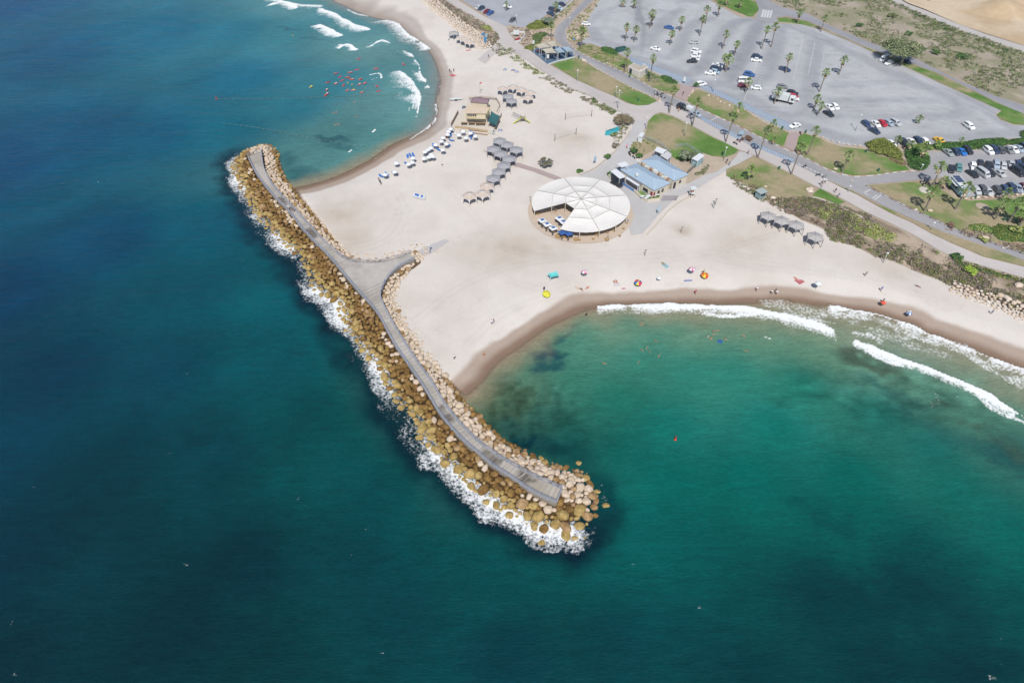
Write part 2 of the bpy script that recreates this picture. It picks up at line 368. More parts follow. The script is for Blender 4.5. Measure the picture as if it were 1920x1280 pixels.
sea = sea * np.c_[np.full(len(X), .9), 1.03 + .03 * west, 1.0 + .01 * west] * (1 + (n4 - .5)[:, None] * .34) * (1 + (n5 - .5)[:, None] * .30)
# submerged weed and reef patches
wy0 = fbm(X + 11, Y + 5, 4.5, 5)
def darkp(lst, tgt, amt=1., warp=1.):
    global sea
    r = np.zeros(len(X))
    wx = X + (n3 - .5) * 9 * warp; wy = Y + (wy0 - .5) * 9 * warp
    for px, py, ra, rb, ang, st in lst:
        g = gp(px, py); a = math.radians(ang); dx = wx - g[0]; dy = wy - g[1]
        u = (dx * math.cos(a) + dy * math.sin(a)) / ra; v = (-dx * math.sin(a) + dy * math.cos(a)) / rb
        r = np.maximum(r, st * (1 - sstep(.25, 1.15, np.hypot(u, v))))
    sea = mixc(sea, np.array([lin(t) for t in tgt]), r * amt)
darkp([(1024,662,3.6,3.2,0,.95),(1042,664,4.6,1.6,8,.7),(1022,642,2.2,2.6,20,.75),(1027,685,3,4.5,80,.75),(1062,632,4.5,1.4,25,.6),(1088,622,4,1.1,20,.45),(974,664,2.6,1.1,25,.5)], (30, 76, 88))
darkp([(1002,826,5,1.9,-15,.95),(1030,842,9,4,-15,.6),(1075,852,8,3,-10,.4),(960,800,10,4,-35,.35)], (16, 52, 60))
darkp([(620,262,8,2.2,-12,.75),(645,276,8,2.5,-20,.5),(585,335,9,4,10,.5),(560,322,6,6,40,.5),(545,54,9,2.2,-8,.6),(585,72,9,2,-14,.35),(535,300,5,6,60,.5)], (40, 84, 96))
darkp([(1608,672,6,2.2,-18,.95),(1635,688,9,2.8,-26,.95),(1668,702,7,1.4,-24,.5),(1590,665,5,2,0,.6),(1775,764,4,1.2,-18,.6),(1835,800,4,1.4,-30,.5),(1890,845,8,3,-30,.6)], (70, 86, 72), .85)
darkp([(1650,730,9,3,-30,.4),(1700,760,10,3,-20,.35),(1850,850,12,4,-30,.45),(1750,800,9,3,-20,.3)], (22, 78, 82))
darkp([(1700,1110,9,4,-20,.6),(1660,1140,10,4,-25,.5),(1520,960,7,3,-20,.3),(1500,1100,7,3,-10,.3),(420,1180,9,6,0,.5),(360,820,6,2,-30,.4),(270,770,5,2,-30,.35),(500,1080,8,5,0,.4),(1890,1240,6,3,0,.5),(1590,985,6,3,-40,.3)], (14, 50, 60), .8)
darkp([(968,745,9,5,-30,.5),(935,765,8,4,-35,.45)], (74, 92, 66), warp=1.6)
g_ = gp(975, 775); ml = (1 - sstep(.5, 1.2, np.hypot((X - g_[0]) / 17, (Y - g_[1]) / 13))); mot = fbm(X + 3, Y + 8, 1.5, 4)
sea = sea * (1 + ((mot - .5) * 1.1 * ml)[:, None])
g_ = gp(1690, 740); ml = (1 - sstep(.3, 1.2, np.hypot((X - g_[0]) / 34, (Y - g_[1]) / 12))); mot = fbm(X * .8 + 3, Y * 1.3 + 8, 3.2, 4)
sea = sea * (1 + ((mot - .52) * 1.3 * ml)[:, None])
# dark water over the foot of the breakwater: seaward side and the south head
seaw = seg_dist(X, Y, wSea); lnd = np.minimum(seg_dist(X, Y, wL1), seg_dist(X, Y, wL2)); side = sstep(-2, 3, lnd - seaw)
hd = gp(1075, 940); h2 = gp(1100, 962); head = 1 - sstep(6.5, 12, np.hypot(X - h2[0], Y - h2[1]))
kd = np.clip(np.maximum(side, head), 0, 1)
r = (1 - sstep(2.0, 9.0 - 3.5 * head * (1 - side), dbr_s + (n3 - .5) * 9)) * kd
sea = mixc(sea, np.array([lin(6), lin(30), lin(48)]), np.clip(r, 0, 1) * (.86 - .3 * head * (1 - side))[:, None][:, 0])
# shallows: the sand bed shows through near the beaches
nb = sstep(215, 235, Y)
wsh = 9 + 11 * sstep(20, 75, X) * (1 - nb) + 7 * sstep(-45, -15, X) * nb; shal = 1 - sstep(.05, 1, (dshore + (n3 - .5) * 6) / wsh)
shc = mixc(np.tile([lin(158), lin(148), lin(122)], (len(X), 1)), np.array([lin(132), lin(146), lin(144)]), nb)
sea = mixc(sea, shc, np.clip(shal * .85, 0, 1))
vs = 1 - sstep(.0, 2.4, dshore + (n3 - .5) * 1.5)
sea = mixc(sea, mixc(np.tile([lin(160), lin(138), lin(116)], (len(X), 1)), np.array([lin(150), lin(142), lin(136)]), nb), np.clip(vs * .8, 0, 1))
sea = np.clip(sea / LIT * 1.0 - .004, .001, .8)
# foam: a = how much foam can lie here; the shader breaks it into lace
foam = np.zeros(len(X)); 
def fline(pts, w, a, tail=0., tdir=(0, -1), rag=1., sm=True):
    """foam crest along photo points; w half width m, tail = soft apron length on the side of tdir"""
    global foam
    L = smooth_line(G(pts), 4) if sm else G(pts)
    bx0, by0 = L.min(0) - 12 - tail; bx1, by1 = L.max(0) + 12 + tail
    k = np.where((X > bx0) & (X < bx1) & (Y > by0) & (Y < by1))[0]
    x = X[k]; y = Y[k]
    d = seg_dist(x, y, L) + (n3[k] - .5) * rag
    v = a * (1 - sstep(w * .55, w * 1.5, d))
    if tail:
        sh = np.zeros(len(k))
        for q in np.linspace(.1, 1, 7):
            dd = seg_dist(x - tdir[0] * tail * q, y - tdir[1] * tail * q, L) + (n3[k] - .5) * rag * 2
            sh = np.maximum(sh, a * (.92 - .34 * q) * (1 - sstep(w * .4, w * 1.4 + .4, dd)))
        v = np.maximum(v, sh)
    foam[k] = np.maximum(foam[k], v)
# seaward side of the breakwater
fb = (1 - sstep(.2, 3.3, np.abs(dbr_s + 1.1) + (n3 - .5) * 4.2)) * side
vary = sstep(.30, .62, fbm(X + 200, Y + 30, 11, 3))
foam = np.maximum(foam, fb * (.60 + .21 * vary))
fb2 = (1 - sstep(.5, 6.5, dbr_s + (n3 - .5) * 6)) * side * (dbr_s > -4.5)
foam = np.maximum(foam, fb2 * (.60 + .10 * vary))
fb3 = (1 - sstep(.4, 2.6, np.abs(dbr_s - .3) + (n3 - .5) * 2)) * head
foam = np.maximum(foam, fb3 * .45)
fline([(985,1012),(1005,1024),(1040,1030),(1045,1018),(1020,1010),(1000,1008)], 1.0, .62, rag=1.5)
fline([(985,985),(1010,996),(1040,1001),(1060,1005)], .8, .8)
# south bay breakers
fline([(1122,576),(1170,574),(1240,573),(1290,574),(1320,575),(1360,579)], .7, .86, 3.0, (0, -1), rag=1.6)
fline([(1335,574),(1371,576),(1410,580),(1440,586),(1470,592),(1500,599),(1530,608),(1560,619)], .8, .94, 3.2, (-.2, -1), rag=1.8)
fline([(1322,588),(1345,592),(1370,594),(1400,590),(1430,588),(1455,593)], .8, .8, .8, (0, -1))
fline([(1470,588),(1500,592),(1530,599),(1565,607)], .6, .66, 1.8, (0, -1))
fline([(1560,575),(1600,582),(1645,590),(1682,602),(1712,612),(1735,625),(1763,634),(1804,652),(1844,665),(1886,682),(1930,697),(1990,724)], .6, .84, 8.0, (-.3, -1), rag=1.6)
fline([(1600,592),(1650,602),(1690,618),(1740,640),(1790,650),(1830,672)], 2.4, .66, rag=4)
fline([(1740,636),(1780,650),(1830,676),(1870,690)], 2.4, .64, rag=4)
fline([(1606,642),(1630,652),(1655,662),(1690,675),(1720,684),(1745,692),(1770,704),(1800,715),(1830,730),(1860,748),(1890,765),(1925,786),(1980,816)], .75, .94, 2.6, (-.3, -1), rag=1.8)
fline([(1622,655),(1645,667),(1672,678),(1690,680)], 1.1, .80, rag=2)
fline([(1853,757),(1880,772),(1905,785),(1935,800)], 1.3, .72, rag=2.4)
fline([(1600,624),(1630,628),(1650,640)], .8, .66, 2, (0,-1))
fline([(1440,566),(1470,574),(1500,580),(1540,590),(1570,586),(1600,604)], 2.6, .60, rag=4)
fline([(1850,690),(1880,706),(1920,720),(1960,735)], 2.4, .62, rag=4)
fline([(1640,620),(1680,634),(1730,652),(1780,668)], 3.0, .58, rag=5)
fline([(860,716),(872,714),(880,709),(884,717)], .5, .6, 1., (0, -1))
fline([(880,705),(893,700),(915,672),(960,640),(1000,610),(1036,593),(1080,581),(1120,575)], .22, .34, rag=.4)
for a in [(1750,735),(1790,733),(1755,745),(1742,752)]: fline([a, (a[0] + 8, a[1] + 6), (a[0] + 3, a[1] + 12)], .7, .55, rag=2)
fline([(1433,633),(1440,633),(1446,635)], .35, .9)
# north bay breakers
fline([(500,-4),(530,4),(560,10),(600,12)], 1.8, .76, 5, (0, -1))
fline([(513,8),(530,4),(545,8),(557,15)], .9, .92, 3.4, (-.8, -1), rag=2.4)
fline([(600,18),(622,26),(645,38),(665,48),(690,56)], 1.5, .84, 5.0, (-.9, -.8), rag=3)
fline([(660,56),(672,64),(668,72)], 1.4, .42, rag=3)
fline([(600,47),(615,54),(630,62),(640,67)], .8, .96, 4.2, (-.9, -.7), rag=2.6)
fline([(635,92),(648,84),(658,86),(664,93)], .8, .94, 3.0, (-.8, -.4), rag=2.4)
fline([(697,86),(716,76),(733,82)], .8, .88, 2.4, (-.6, -.8), rag=2)
fline([(652,19),(670,27),(690,31)], .7, .75, 1., (-.5, -.8))
fline([(722,38),(740,43),(752,52),(765,66),(783,76),(793,83),(803,92)], .8, .82, 6, (-1, -.5), rag=2.4)
fline([(757,96),(770,102),(778,112),(786,124),(788,138),(795,150),(805,166)], .5, .88, 3.4, (-1, 0), rag=1.6)
fline([(750,134),(760,142),(772,152),(780,166),(785,182),(785,200),(783,219)], .6, .84, 8.5, (-1, -.1), rag=2.6)
fline([(694,141),(711,138),(715,146)], .6, .9)
fline([(696,150),(708,146)], .5, .6)
fline([(818,196),(819,222),(810,234),(795,245),(780,255),(770,262)], .4, .75, .8, (-1, 0))
fline([(823,145),(826,160),(821,180)], .3, .5)
fline([(730,286),(660,318),(600,343)], .22, .35, rag=.4)
fline([(699,248),(703,244)], .4, .95); fline([(652,287),(660,281)], .4, .8); fline([(702,299),(712,292)], .3, .8)
fline([(622,122),(632,126)], .8, .5); fline([(639,124),(641,133)], .6, .4); fline([(660,140),(662,146)], .6, .35)
# whitecaps seen in the photo
for (x, y, s_) in [(95,1102,1.1),(85,1188,.8),(272,860,1.0),(66,912,.8),(255,31,.9),(291,30,.8),(268,46,.5),(131,53,.6),(188,341,.7),(355,108,.4),(1480,1070,1.2),(1500,1075,.8),(1545,1090,.7),(1312,1140,.6),(1420,908,.7),(1412,905,.5),(1240,1063,.6),(1186,1059,.4),(1862,1270,.7),(1570,1268,.6),(355,700,.3),(440,595,.4),(447,605,.4),(625,555,.4),(660,1040,.4),(880,1230,.7),(1110,1275,.6),(1310,1240,.5),(1880,1245,.3),(30,1264,.6),(22,1170,.6),(545,792,.4),(240,1120,.5),(320,850,.8),(350,1060,.7),(560,935,.4),(430,1075,.4),(468,487,.4),(457,490,.3),(690,990,.5),(1000,1115,.4)]:
    L = s_ * 7; a = random.uniform(-.5, .3)
    if s_ >= .5:
        for _k in range(3): jx = x + random.uniform(-L, L); jy = y + random.uniform(-.5, .5) * L; fline([(jx - L * .45, jy + random.uniform(-1, 1)), (jx + L * .4, jy + random.uniform(-2, 2))], random.uniform(.08, .2), .56, rag=1.4, sm=False)
        continue
    fline([(x - L, y - L * a), (x, y + random.uniform(-2, 2)), (x + L, y + L * a)], .10 + .10 * min(s_, 1.2), .56, rag=1.8)
for _ in range(60):
    x = random.uniform(0, 1920); y = random.uniform(0, 1280); g = gp(x, y)
    gx = np.array([g[0]]); gy = np.array([g[1]])
    if land_d(gx, gy)[0] > -30 or inside(gx, gy, BREAK)[0]: continue
    L = random.uniform(1.5, 6); fline([(x - L, y), (x + L, y + random.uniform(-2, 2))], random.uniform(.12, .3), random.uniform(.46, .56), rag=1.0, sm=False)
alpha = sstep(-.25, 1.3, dshore)
alpha = np.where(inbr, 1., alpha); alpha = np.clip(np.maximum(alpha, (foam > .3) * .9 * (dshore > -.6)), 0, 1)
keep = (LD < 2.0) | inbr
kq = keep[Q].any(1)
Q2 = Q[kq]; used = np.unique(Q2); rm = -np.ones(len(X), int); rm[used] = np.arange(len(used))
sw = (fbm(X * .5 + Y * .2, Y + X * .1, 7, 4) - .5) * .35 + (fbm(X * .3, Y, 2.6, 3) - .5) * .14
Zs = np.where(dshore > 6, sw, 0) * sstep(6, 20, dshore) + .03 + np.clip(foam, 0, 1) * .12
m = bpy.data.materials.new('sea_water'); m.use_nodes = True; N = m.node_tree.nodes; L = m.node_tree.links; N.clear()
out = N.new('ShaderNodeOutputMaterial'); geo = N.new('ShaderNodeNewGeometry')
at = N.new('ShaderNodeAttribute'); at.attribute_name = 'Col'; fo = N.new('ShaderNodeAttribute'); fo.attribute_name = 'foam'; al = N.new('ShaderNodeAttribute'); al.attribute_name = 'alpha'
wb = N.new('ShaderNodeBsdfPrincipled'); wb.inputs['Roughness'].default_value = .22; wb.inputs['IOR'].default_value = 1.33; wb.inputs['Specular IOR Level'].default_value = .22
fbs = N.new('ShaderNodeBsdfPrincipled'); fbs.inputs['Base Color'].default_value = (.66, .68, .69, 1); fbs.inputs['Roughness'].default_value = .9
def noise(sc, det=5, ro=.6, vec=None, ty='ShaderNodeTexNoise'):
    n = N.new(ty); n.inputs['Scale'].default_value = sc
    if 'Detail' in n.inputs: n.inputs['Detail'].default_value = det
    if 'Roughness' in n.inputs: n.inputs['Roughness'].default_value = ro
    L.new(vec or geo.outputs['Position'], n.inputs['Vector']); return n
mp = N.new('ShaderNodeMapping'); mp.inputs['Scale'].default_value = (.42, 1.25, 1); mp.inputs['Rotation'].default_value = (0, 0, math.radians(-7)); L.new(geo.outputs['Position'], mp.inputs[0])
def mth(op, a, b=None, c=None):
    n = N.new('ShaderNodeMath'); n.operation = op
    for i, v in enumerate((a, b, c)):
        if v is None: continue
        if isinstance(v, (int, float)): n.inputs[i].default_value = v
        else: L.new(v, n.inputs[i])
    return n.outputs[0]
r1 = noise(.55, 6, .62, mp.outputs[0]); r2 = noise(2.2, 4, .6, mp.outputs[0])
# streaky light and dark of wind ripples in the water colour
mr = N.new('ShaderNodeMapRange'); mr.inputs[1].default_value = .3; mr.inputs[2].default_value = .7; mr.inputs[3].default_value = .87; mr.inputs[4].default_value = 1.13
L.new(r1.outputs[0], mr.inputs[0])
sc = N.new('ShaderNodeVectorMath'); sc.operation = 'SCALE'; L.new(at.outputs['Color'], sc.inputs[0]); mr2 = N.new('ShaderNodeMapRange'); mr2.inputs[1].default_value = .3; mr2.inputs[2].default_value = .7; mr2.inputs[3].default_value = .88; mr2.inputs[4].default_value = 1.12; L.new(r2.outputs[0], mr2.inputs[0]); L.new(mth('MULTIPLY', mr.outputs[0], mr2.outputs[0]), sc.inputs['Scale'])
L.new(sc.outputs[0], wb.inputs['Base Color'])
hb = mth('MULTIPLY_ADD', r1.outputs[0], 1.0, mth('MULTIPLY', r2.outputs[0], .3))
bp = N.new('ShaderNodeBump'); bp.inputs['Strength'].default_value = .55; bp.inputs['Distance'].default_value = .35; L.new(hb, bp.inputs['Height']); L.new(bp.outputs[0], wb.inputs['Normal'])
# foam lace: high attribute -> solid, low -> thin webs
warp = N.new('ShaderNodeVectorMath'); warp.operation = 'MULTIPLY_ADD'; wn2 = noise(.9, 3, .6); L.new(wn2.outputs['Color'], warp.inputs[0]); warp.inputs[1].default_value = (1.6, 1.6, 0); L.new(geo.outputs['Position'], warp.inputs[2])
vo = noise(1.15, vec=warp.outputs[0], ty='ShaderNodeTexVoronoi'); vo.feature = 'DISTANCE_TO_EDGE'
fn = noise(1.6, 7, .7); fn2 = noise(.35, 3, .5)
lace = mth('SUBTRACT', 1.0, mth('MULTIPLY', vo.outputs['Distance'], 2.3))
lace = mth('MAXIMUM', lace, 0.0)
fn3 = noise(4.5, 3, .6)
def ctr_(x, g, w): return mth('MULTIPLY', mth('MULTIPLY_ADD', x, g, .5 - .5 * g), w)
t = mth('ADD', mth('MULTIPLY', lace, .62), ctr_(fn.outputs[0], 2.0, .46))
t = mth('ADD', t, ctr_(fn2.outputs[0], 1.6, .22)); t = mth('ADD', t, ctr_(fn3.outputs[0], 1.2, .10))
ff = mth('ADD', t, mth('MULTIPLY_ADD', fo.outputs['Fac'], 1.12, -1.53))
mf = N.new('ShaderNodeMapRange'); mf.interpolation_type = 'SMOOTHSTEP'; mf.inputs[1].default_value = 0.0; mf.inputs[2].default_value = .36; L.new(ff, mf.inputs[0])
gate = N.new('ShaderNodeMapRange'); gate.interpolation_type = 'SMOOTHSTEP'; gate.inputs[1].default_value = .05; gate.inputs[2].default_value = .3; L.new(fo.outputs['Fac'], gate.inputs[0])
ffac = mth('MULTIPLY', mf.outputs[0], gate.outputs[0])
mx = N.new('ShaderNodeMixShader'); L.new(ffac, mx.inputs[0]); L.new(wb.outputs[0], mx.inputs[1]); L.new(fbs.outputs[0], mx.inputs[2])
tr = N.new('ShaderNodeBsdfTransparent'); mx2 = N.new('ShaderNodeMixShader')
aa = mth('MAXIMUM', al.outputs['Fac'], ffac); L.new(aa, mx2.inputs[0]); L.new(tr.outputs[0], mx2.inputs[1]); L.new(mx.outputs[0], mx2.inputs[2]); L.new(mx2.outputs[0], out.inputs[0])
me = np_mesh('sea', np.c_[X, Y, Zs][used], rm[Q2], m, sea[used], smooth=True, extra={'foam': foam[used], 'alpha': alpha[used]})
tag(link('sea', me), 'teal and blue sea with surf and dark weed patches', kind='structure')
del X, Y, Q, D, Z, sea, foam, alpha, LD
# ---- sheets: dirt, scrub ground, lots, roads, promenade, lawns
Z0 = BZ + .03
PROM_LO = [(826,-14),(834,0),(881,27),(920,50),(934,64),(937,72),(926,86),(905,104),(896,112),(910,120),(924,104),(940,92),(960,97),(985,112),(1000,122),(1027,140),(1054,160),(1108,181),(1133,196),(1154,208),(1179,217),(1190,230)]
DIRT = [(826,-14),(834,0),(881,27),(920,50),(934,64),(937,72),(944,86),(960,97),(985,112),(1000,122),(1027,140),(1054,160),(1108,181),(1133,196),(1154,208),(1179,217),(1190,230),(1181,249),(1179,287),(1196,294),(1290,345),(1320,328),(1345,330),(1380,309),(1365,330),(1400,350),(1445,385),(1470,392),(1500,412),(1545,432),(1560,452),(1600,462),(1640,482),(1680,492),(1735,517),(1782,536),(1860,562),(1935,592)]
dirtpoly = np.vstack([GB(DIRT), [(700, 250), (1200, 1200), (300, 1200)]])
def dirtcol(X, Y):
    n = fbm(X, Y, 9); n2 = fbm(X + 31, Y, 2.5)
    c = mixc(np.tile(c3(200, 184, 166), (len(X), 1)), c3(178, 160, 140), sstep(.35, .7, n))
    return mixc(c, c3(160, 150, 128), sstep(.5, .8, n2) * .5)
o = sheet('dirt_ground', dirtpoly, Z0, vmat('dry_dirt', nscale=1.5, amt=.12, nscale2=.3, amt2=.08, spec=.15), 3.0, dirtcol, wob=.8)
tag(o, 'pale trodden dirt ground behind the beach', kind='structure')

def asphalt(X, Y, base, dark, lanes=(), light=(), lanew=2.0):
    n = fbm(X, Y, 12); n2 = fbm(X + 7, Y + 3, 3)
    c = mixc(np.tile(base, (len(X), 1)), base * .90, sstep(.4, .7, n) * .8)
    d = np.zeros(len(X))
    if len(lanes) > 3:
        sk = sstep(.60, .72, fbm(X * .32 + Y * .05, Y, 1.3, 3)) * sstep(.38, .6, fbm(X + 8, Y + 70, 15, 3)); c = mixc(c, c * .86, sk)
        pt = sstep(.62, .66, fbm(X + 33, Y + 12, 7, 2)); c = mixc(c, c * 1.05, pt)
    for line, w, st in lanes:
        L = smooth_line(GB(line), 4); dd = seg_dist(X, Y, L)
        d = np.maximum(d, st * (1 - sstep(w * .25, w, dd)))
    c = mixc(c, dark, np.clip(d * (.75 + .5 * (n2 - .5)), 0, 1))
    for px, py, rx, st in light:
        g = gp(px, py, BZ); dd = np.hypot(X - g[0], Y - g[1]); c = mixc(c, base * 1.10, st * (1 - sstep(rx * .6, rx, dd)))
    return c
LOT = [(1131,-12),(1111,23),(1101,37),(1099,52),(1106,67),(1090,76),(1082,84),(1107,82),(1130,90),(1157,98),(1178,110),(1218,132),(1277,159),(1308,165),(1396,203),(1433,227),(1479,246),(1504,249),(1536,255),(1550,263),(1575,272),(1624,275),(1690,272),(1760,272),(1810,266),(1860,262),(1935,258),(1990,250),(1960,236),(1900,235),(1875,225),(1865,215),(1875,208),(1790,170),(1682,120),(1652,107),(1595,80),(1540,57),(1500,47),(1462,45),(1430,42),(1407,33),(1388,33),(1346,10),(1326,-2),(1320,-40),(1180,-60)]
LANES = [([(1197,-20),(1197,25),(1190,50)],2.2,.85),([(1197,20),(1206,45),(1207,60),(1204,100)],2.0,.8),([(1197,25),(1187,48)],1.2,.5),
 ([(1110,55),(1122,75),(1170,90),(1205,88),(1220,70),(1240,48),(1262,25),(1290,8),(1340,-10)],5,.55),([(1215,100),(1250,108),(1270,95),(1285,65),(1305,42),(1330,35)],4.5,.6),([(1240,125),(1290,140),(1320,120),(1345,85),(1365,55),(1385,40),(1420,38)],5,.7),
 ([(1310,160),(1350,155),(1372,140),(1395,100),(1415,60),(1428,35),(1432,15)],5.5,.85),([(1170,105),(1230,120),(1320,165),(1420,200),(1480,235)],5,.45),([(1350,155),(1400,165),(1428,150),(1445,115),(1460,75),(1466,50),(1500,55),(1560,80)],5,.6),
 ([(1400,180),(1460,215),(1500,205),(1515,175),(1525,120),(1530,80)],5,.55),([(1440,45),(1490,52),(1560,82),(1650,125),(1700,155),(1790,175),(1840,200),(1900,240)],5,.5),([(1500,235),(1600,262),(1700,262),(1800,258),(1920,248)],5,.55),
 ([(1560,160),(1620,158),(1680,150),(1690,150)],4,.4),([(1560,190),(1660,188),(1760,190),(1820,200)],3.5,.4),([(1510,215),(1620,222),(1700,218),(1800,215),(1815,200)],4,.4),([(1690,140),(1740,165),(1800,200),(1790,212)],4,.6),([(1130,20),(1100,50),(1120,60)],3,.3),([(1140,20),(1165,8),(1180,-5)],2.5,.4),([(1240,20),(1300,-2)],4,.35)]
lotc = c3(192, 194, 198); lotd = c3(142, 145, 154)
o = sheet('parking_lot', GB(LOT), BZ + .06, vmat('dusty_asphalt', nscale=1.4, amt=.09, nscale2=.3, amt2=.07, bump=.25, spec=.2), 1.15,
  lambda X, Y: asphalt(X, Y, lotc, lotd, LANES, [(1165,45,9,.5),(1165,30,6,.4),(1250,12,7,.8),(1293,12,6,.7),(1230,100,8,.4),(1340,150,7,.3),(1450,165,7,.3),(1480,200,6,.35),(1600,240,9,.35),(1630,150,9,.25),(1750,185,8,.3),(1420,130,6,.3)]))
tag(o, 'large dusty grey parking lot with darker driving lanes', kind='structure')
LOT2 = [(857,-12),(868,2),(905,25),(925,42),(945,52),(958,47),(975,52),(990,50),(1000,46),(1013,38),(1030,24),(1048,14),(1075,-2),(1090,-30),(990,-60),(850,-60)]
o = sheet('far_parking_lot', GB(LOT2), BZ + .06, MATS['dusty_asphalt'], 2, lambda X, Y: asphalt(X, Y, c3(182,186,194), lotd, [([(880,0),(930,30),(1000,20),(1060,-10)],6,.3)]))
tag(o, 'smaller grey parking lot behind the northern beach', kind='structure')
LOTB = [(1742,284),(1765,285),(1830,282),(1870,277),(1990,268),(1990,362),(1935,363),(1815,369),(1790,346),(1772,331),(1735,340),(1722,336),(1729,321),(1740,305),(1738,292)]
o = sheet('full_parking_lot', GB(LOTB), BZ + .09, MATS['dusty_asphalt'], 2, lambda X, Y: asphalt(X, Y, c3(186,185,188), lotd, [([(1735,330),(1765,305),(1850,298),(1930,292)],5,.35),([(1760,345),(1850,345),(1930,345)],5,.3)]))
tag(o, 'crowded grey parking lot beside the palm park', kind='structure')
R1 = [(1395,-30),(1448,5),(1470,15),(1515,27),(1560,50),(1635,82),(1720,112),(1790,148),(1865,180),(1990,220),(1990,240),(1935,222),(1865,190),(1765,140),(1690,112),(1615,85),(1565,62),(1515,40),(1475,31),(1456,33),(1459,43),(1440,44),(1415,36),(1422,22),(1418,10),(1400,-30)]
def roadcol(base, dark, line, w=3, st=.5): return lambda X, Y: asphalt(X, Y, base, dark, [(line, w, st)])
roadm = vmat('road_asphalt', nscale=2., amt=.06, nscale2=.3, amt2=.05, bump=.15, spec=.25)
o = sheet('back_road', GB(R1), BZ + .09, roadm, 2, roadcol(c3(170,170,176), c3(150,151,160), [(1410,-10),(1440,20),(1520,38),(1620,80),(1765,140),(1920,205)]))
tag(o, 'grey asphalt road along the back of the parking lot', kind='structure')
R2 = [(1128,-30),(1114,0),(1078,34),(1060,57),(1063,77),(1078,93),(1100,106),(1120,115),(1177,140),(1226,167),(1259,181),(1285,192),(1317,207),(1340,218),(1373,232),(1417,254),(1450,270),(1480,284),(1518,301),(1543,315),(1568,325),(1601,332),(1637,330),(1681,324),(1729,321),(1728,337),(1720,338),(1621,347),(1666,371),(1712,394),(1742,407),(1787,429),(1862,456),(1990,500),(1990,512),(1935,494),(1881,473),(1825,454),(1769,435),(1712,412),(1656,386),(1600,358),(1557,340),(1548,338),(1518,322),(1479,302),(1440,286),(1408,275),(1375,256),(1340,240),(1314,225),(1290,214),(1262,200),(1240,190),(1233,186),(1187,166),(1156,150),(1117,129),(1083,108),(1070,100),(1054,87),(1042,77),(1039,65),(1044,50),(1068,29),(1095,0),(1108,-30)]
o = sheet('coast_road', GB(R2), BZ + .10, roadm, 2, lambda X, Y: asphalt(X, Y, c3(176,175,178), c3(146,146,152), [([(1105,0),(1055,55),(1060,85),(1170,140),(1230,175),(1262,190)],2.2,.7),([(1262,190),(1360,238),(1450,278),(1540,325)],3,.4),([(1560,330),(1600,345),(1720,400),(1880,465)],2.5,.2)]))
tag(o, 'grey asphalt coast road running diagonally past the lawns', kind='structure')
PROM = PROM_LO + [(1217,225),(1228,214),(1240,211),(1260,217),(1298,236),(1340,258),(1387,282),(1422,295),(1486,327),(1522,346),(1575,371),(1624,398),(1674,421),(1722,446),(1763,471),(1804,487),(1844,499),(1935,526),(1990,540),(1990,518),(1935,505),(1844,483),(1783,457),(1743,438),(1712,420),(1667,400),(1610,368),(1548,338),(1518,322),(1479,302),(1440,286),(1408,275),(1375,256),(1340,240),(1314,225),(1290,214),(1262,200),(1240,190),(1233,190),(1215,198),(1194,199),(1173,194),(1154,183),(1117,167),(1079,150),(1031,123),(994,96),(965,77),(955,64),(948,50),(910,33),(857,0),(846,-14)]
def promcol(X, Y):
    c = asphalt(X, Y, c3(210,203,200), c3(190,183,180), [([(1000,110),(1080,155),(1180,205),(1260,208)],3,.3)])
    L = GB([(1560,355),(1935,515)]); t = sstep(60, 100, X)
    return c * (1 + .04 * t[:, None])
o = sheet('promenade', GB(PROM), BZ + .14, vmat('promenade_paving', nscale=3, amt=.05, nscale2=.5, amt2=.04, bump=.1), 1.5, promcol)
tag(o, 'wide pale paved promenade behind the beach', kind='structure')
SERV = [(1217,224),(1208,244),(1198,260),(1185,275),(1179,287),(1190,300),(1250,345),(1290,345),(1320,328),(1345,322),(1374,300),(1387,284),(1400,287),(1413,292),(1380,309),(1345,330),(1302,357),(1270,369),(1252,386),(1228,412),(1205,438),(1184,442),(1178,420),(1182,396),(1165,362),(1120,340),(1085,340),(1060,345),(1088,330),(1117,318),(1150,291),(1181,249),(1190,229)]
o = sheet('service_road', GB(SERV), BZ + .11, vmat('service_asphalt', nscale=2, amt=.05, nscale2=.4, amt2=.04), 1.5, lambda X, Y: asphalt(X, Y, c3(206,204,204), c3(192,190,192)), wob=.35)
tag(o, 'light grey service road curving round the round tent and cafe', kind='structure')
brick = mat('brick_paving', C(190,170,168), var=.15, vscale=1.5)
for nm, pl, lb in [('brick_path',[(1276,160),(1306,165),(1302,172),(1290,180),(1285,190),(1262,180),(1274,170)],'pinkish brick path between the blue stalls'),
                   ('brick_path',[(1480,247),(1506,247),(1496,258),(1489,285),(1470,276),(1477,263)],'pinkish brick path between two lawns'),
                   ('beach_path',[(905,282),(925,290),(942,298),(958,305),(975,307),(1010,318),(1045,331),(1065,340),(1055,343),(1028,333),(1000,322),(965,312),(935,302)],'pinkish brick path under the grey shade pavilions'),
                   ('breakwater_path',[(770,484),(776,474),(800,462),(835,448),(843,452),(817,471),(782,488)],'pale grey path from the breakwater boardwalk to the sand')]:
    tag(sheet(nm, GB(pl), BZ + .17 if nm != 'breakwater_path' else BZ + .03, brick if nm != 'breakwater_path' else mat('grey_path', C(204,200,200), var=.05)), lb, kind='structure')

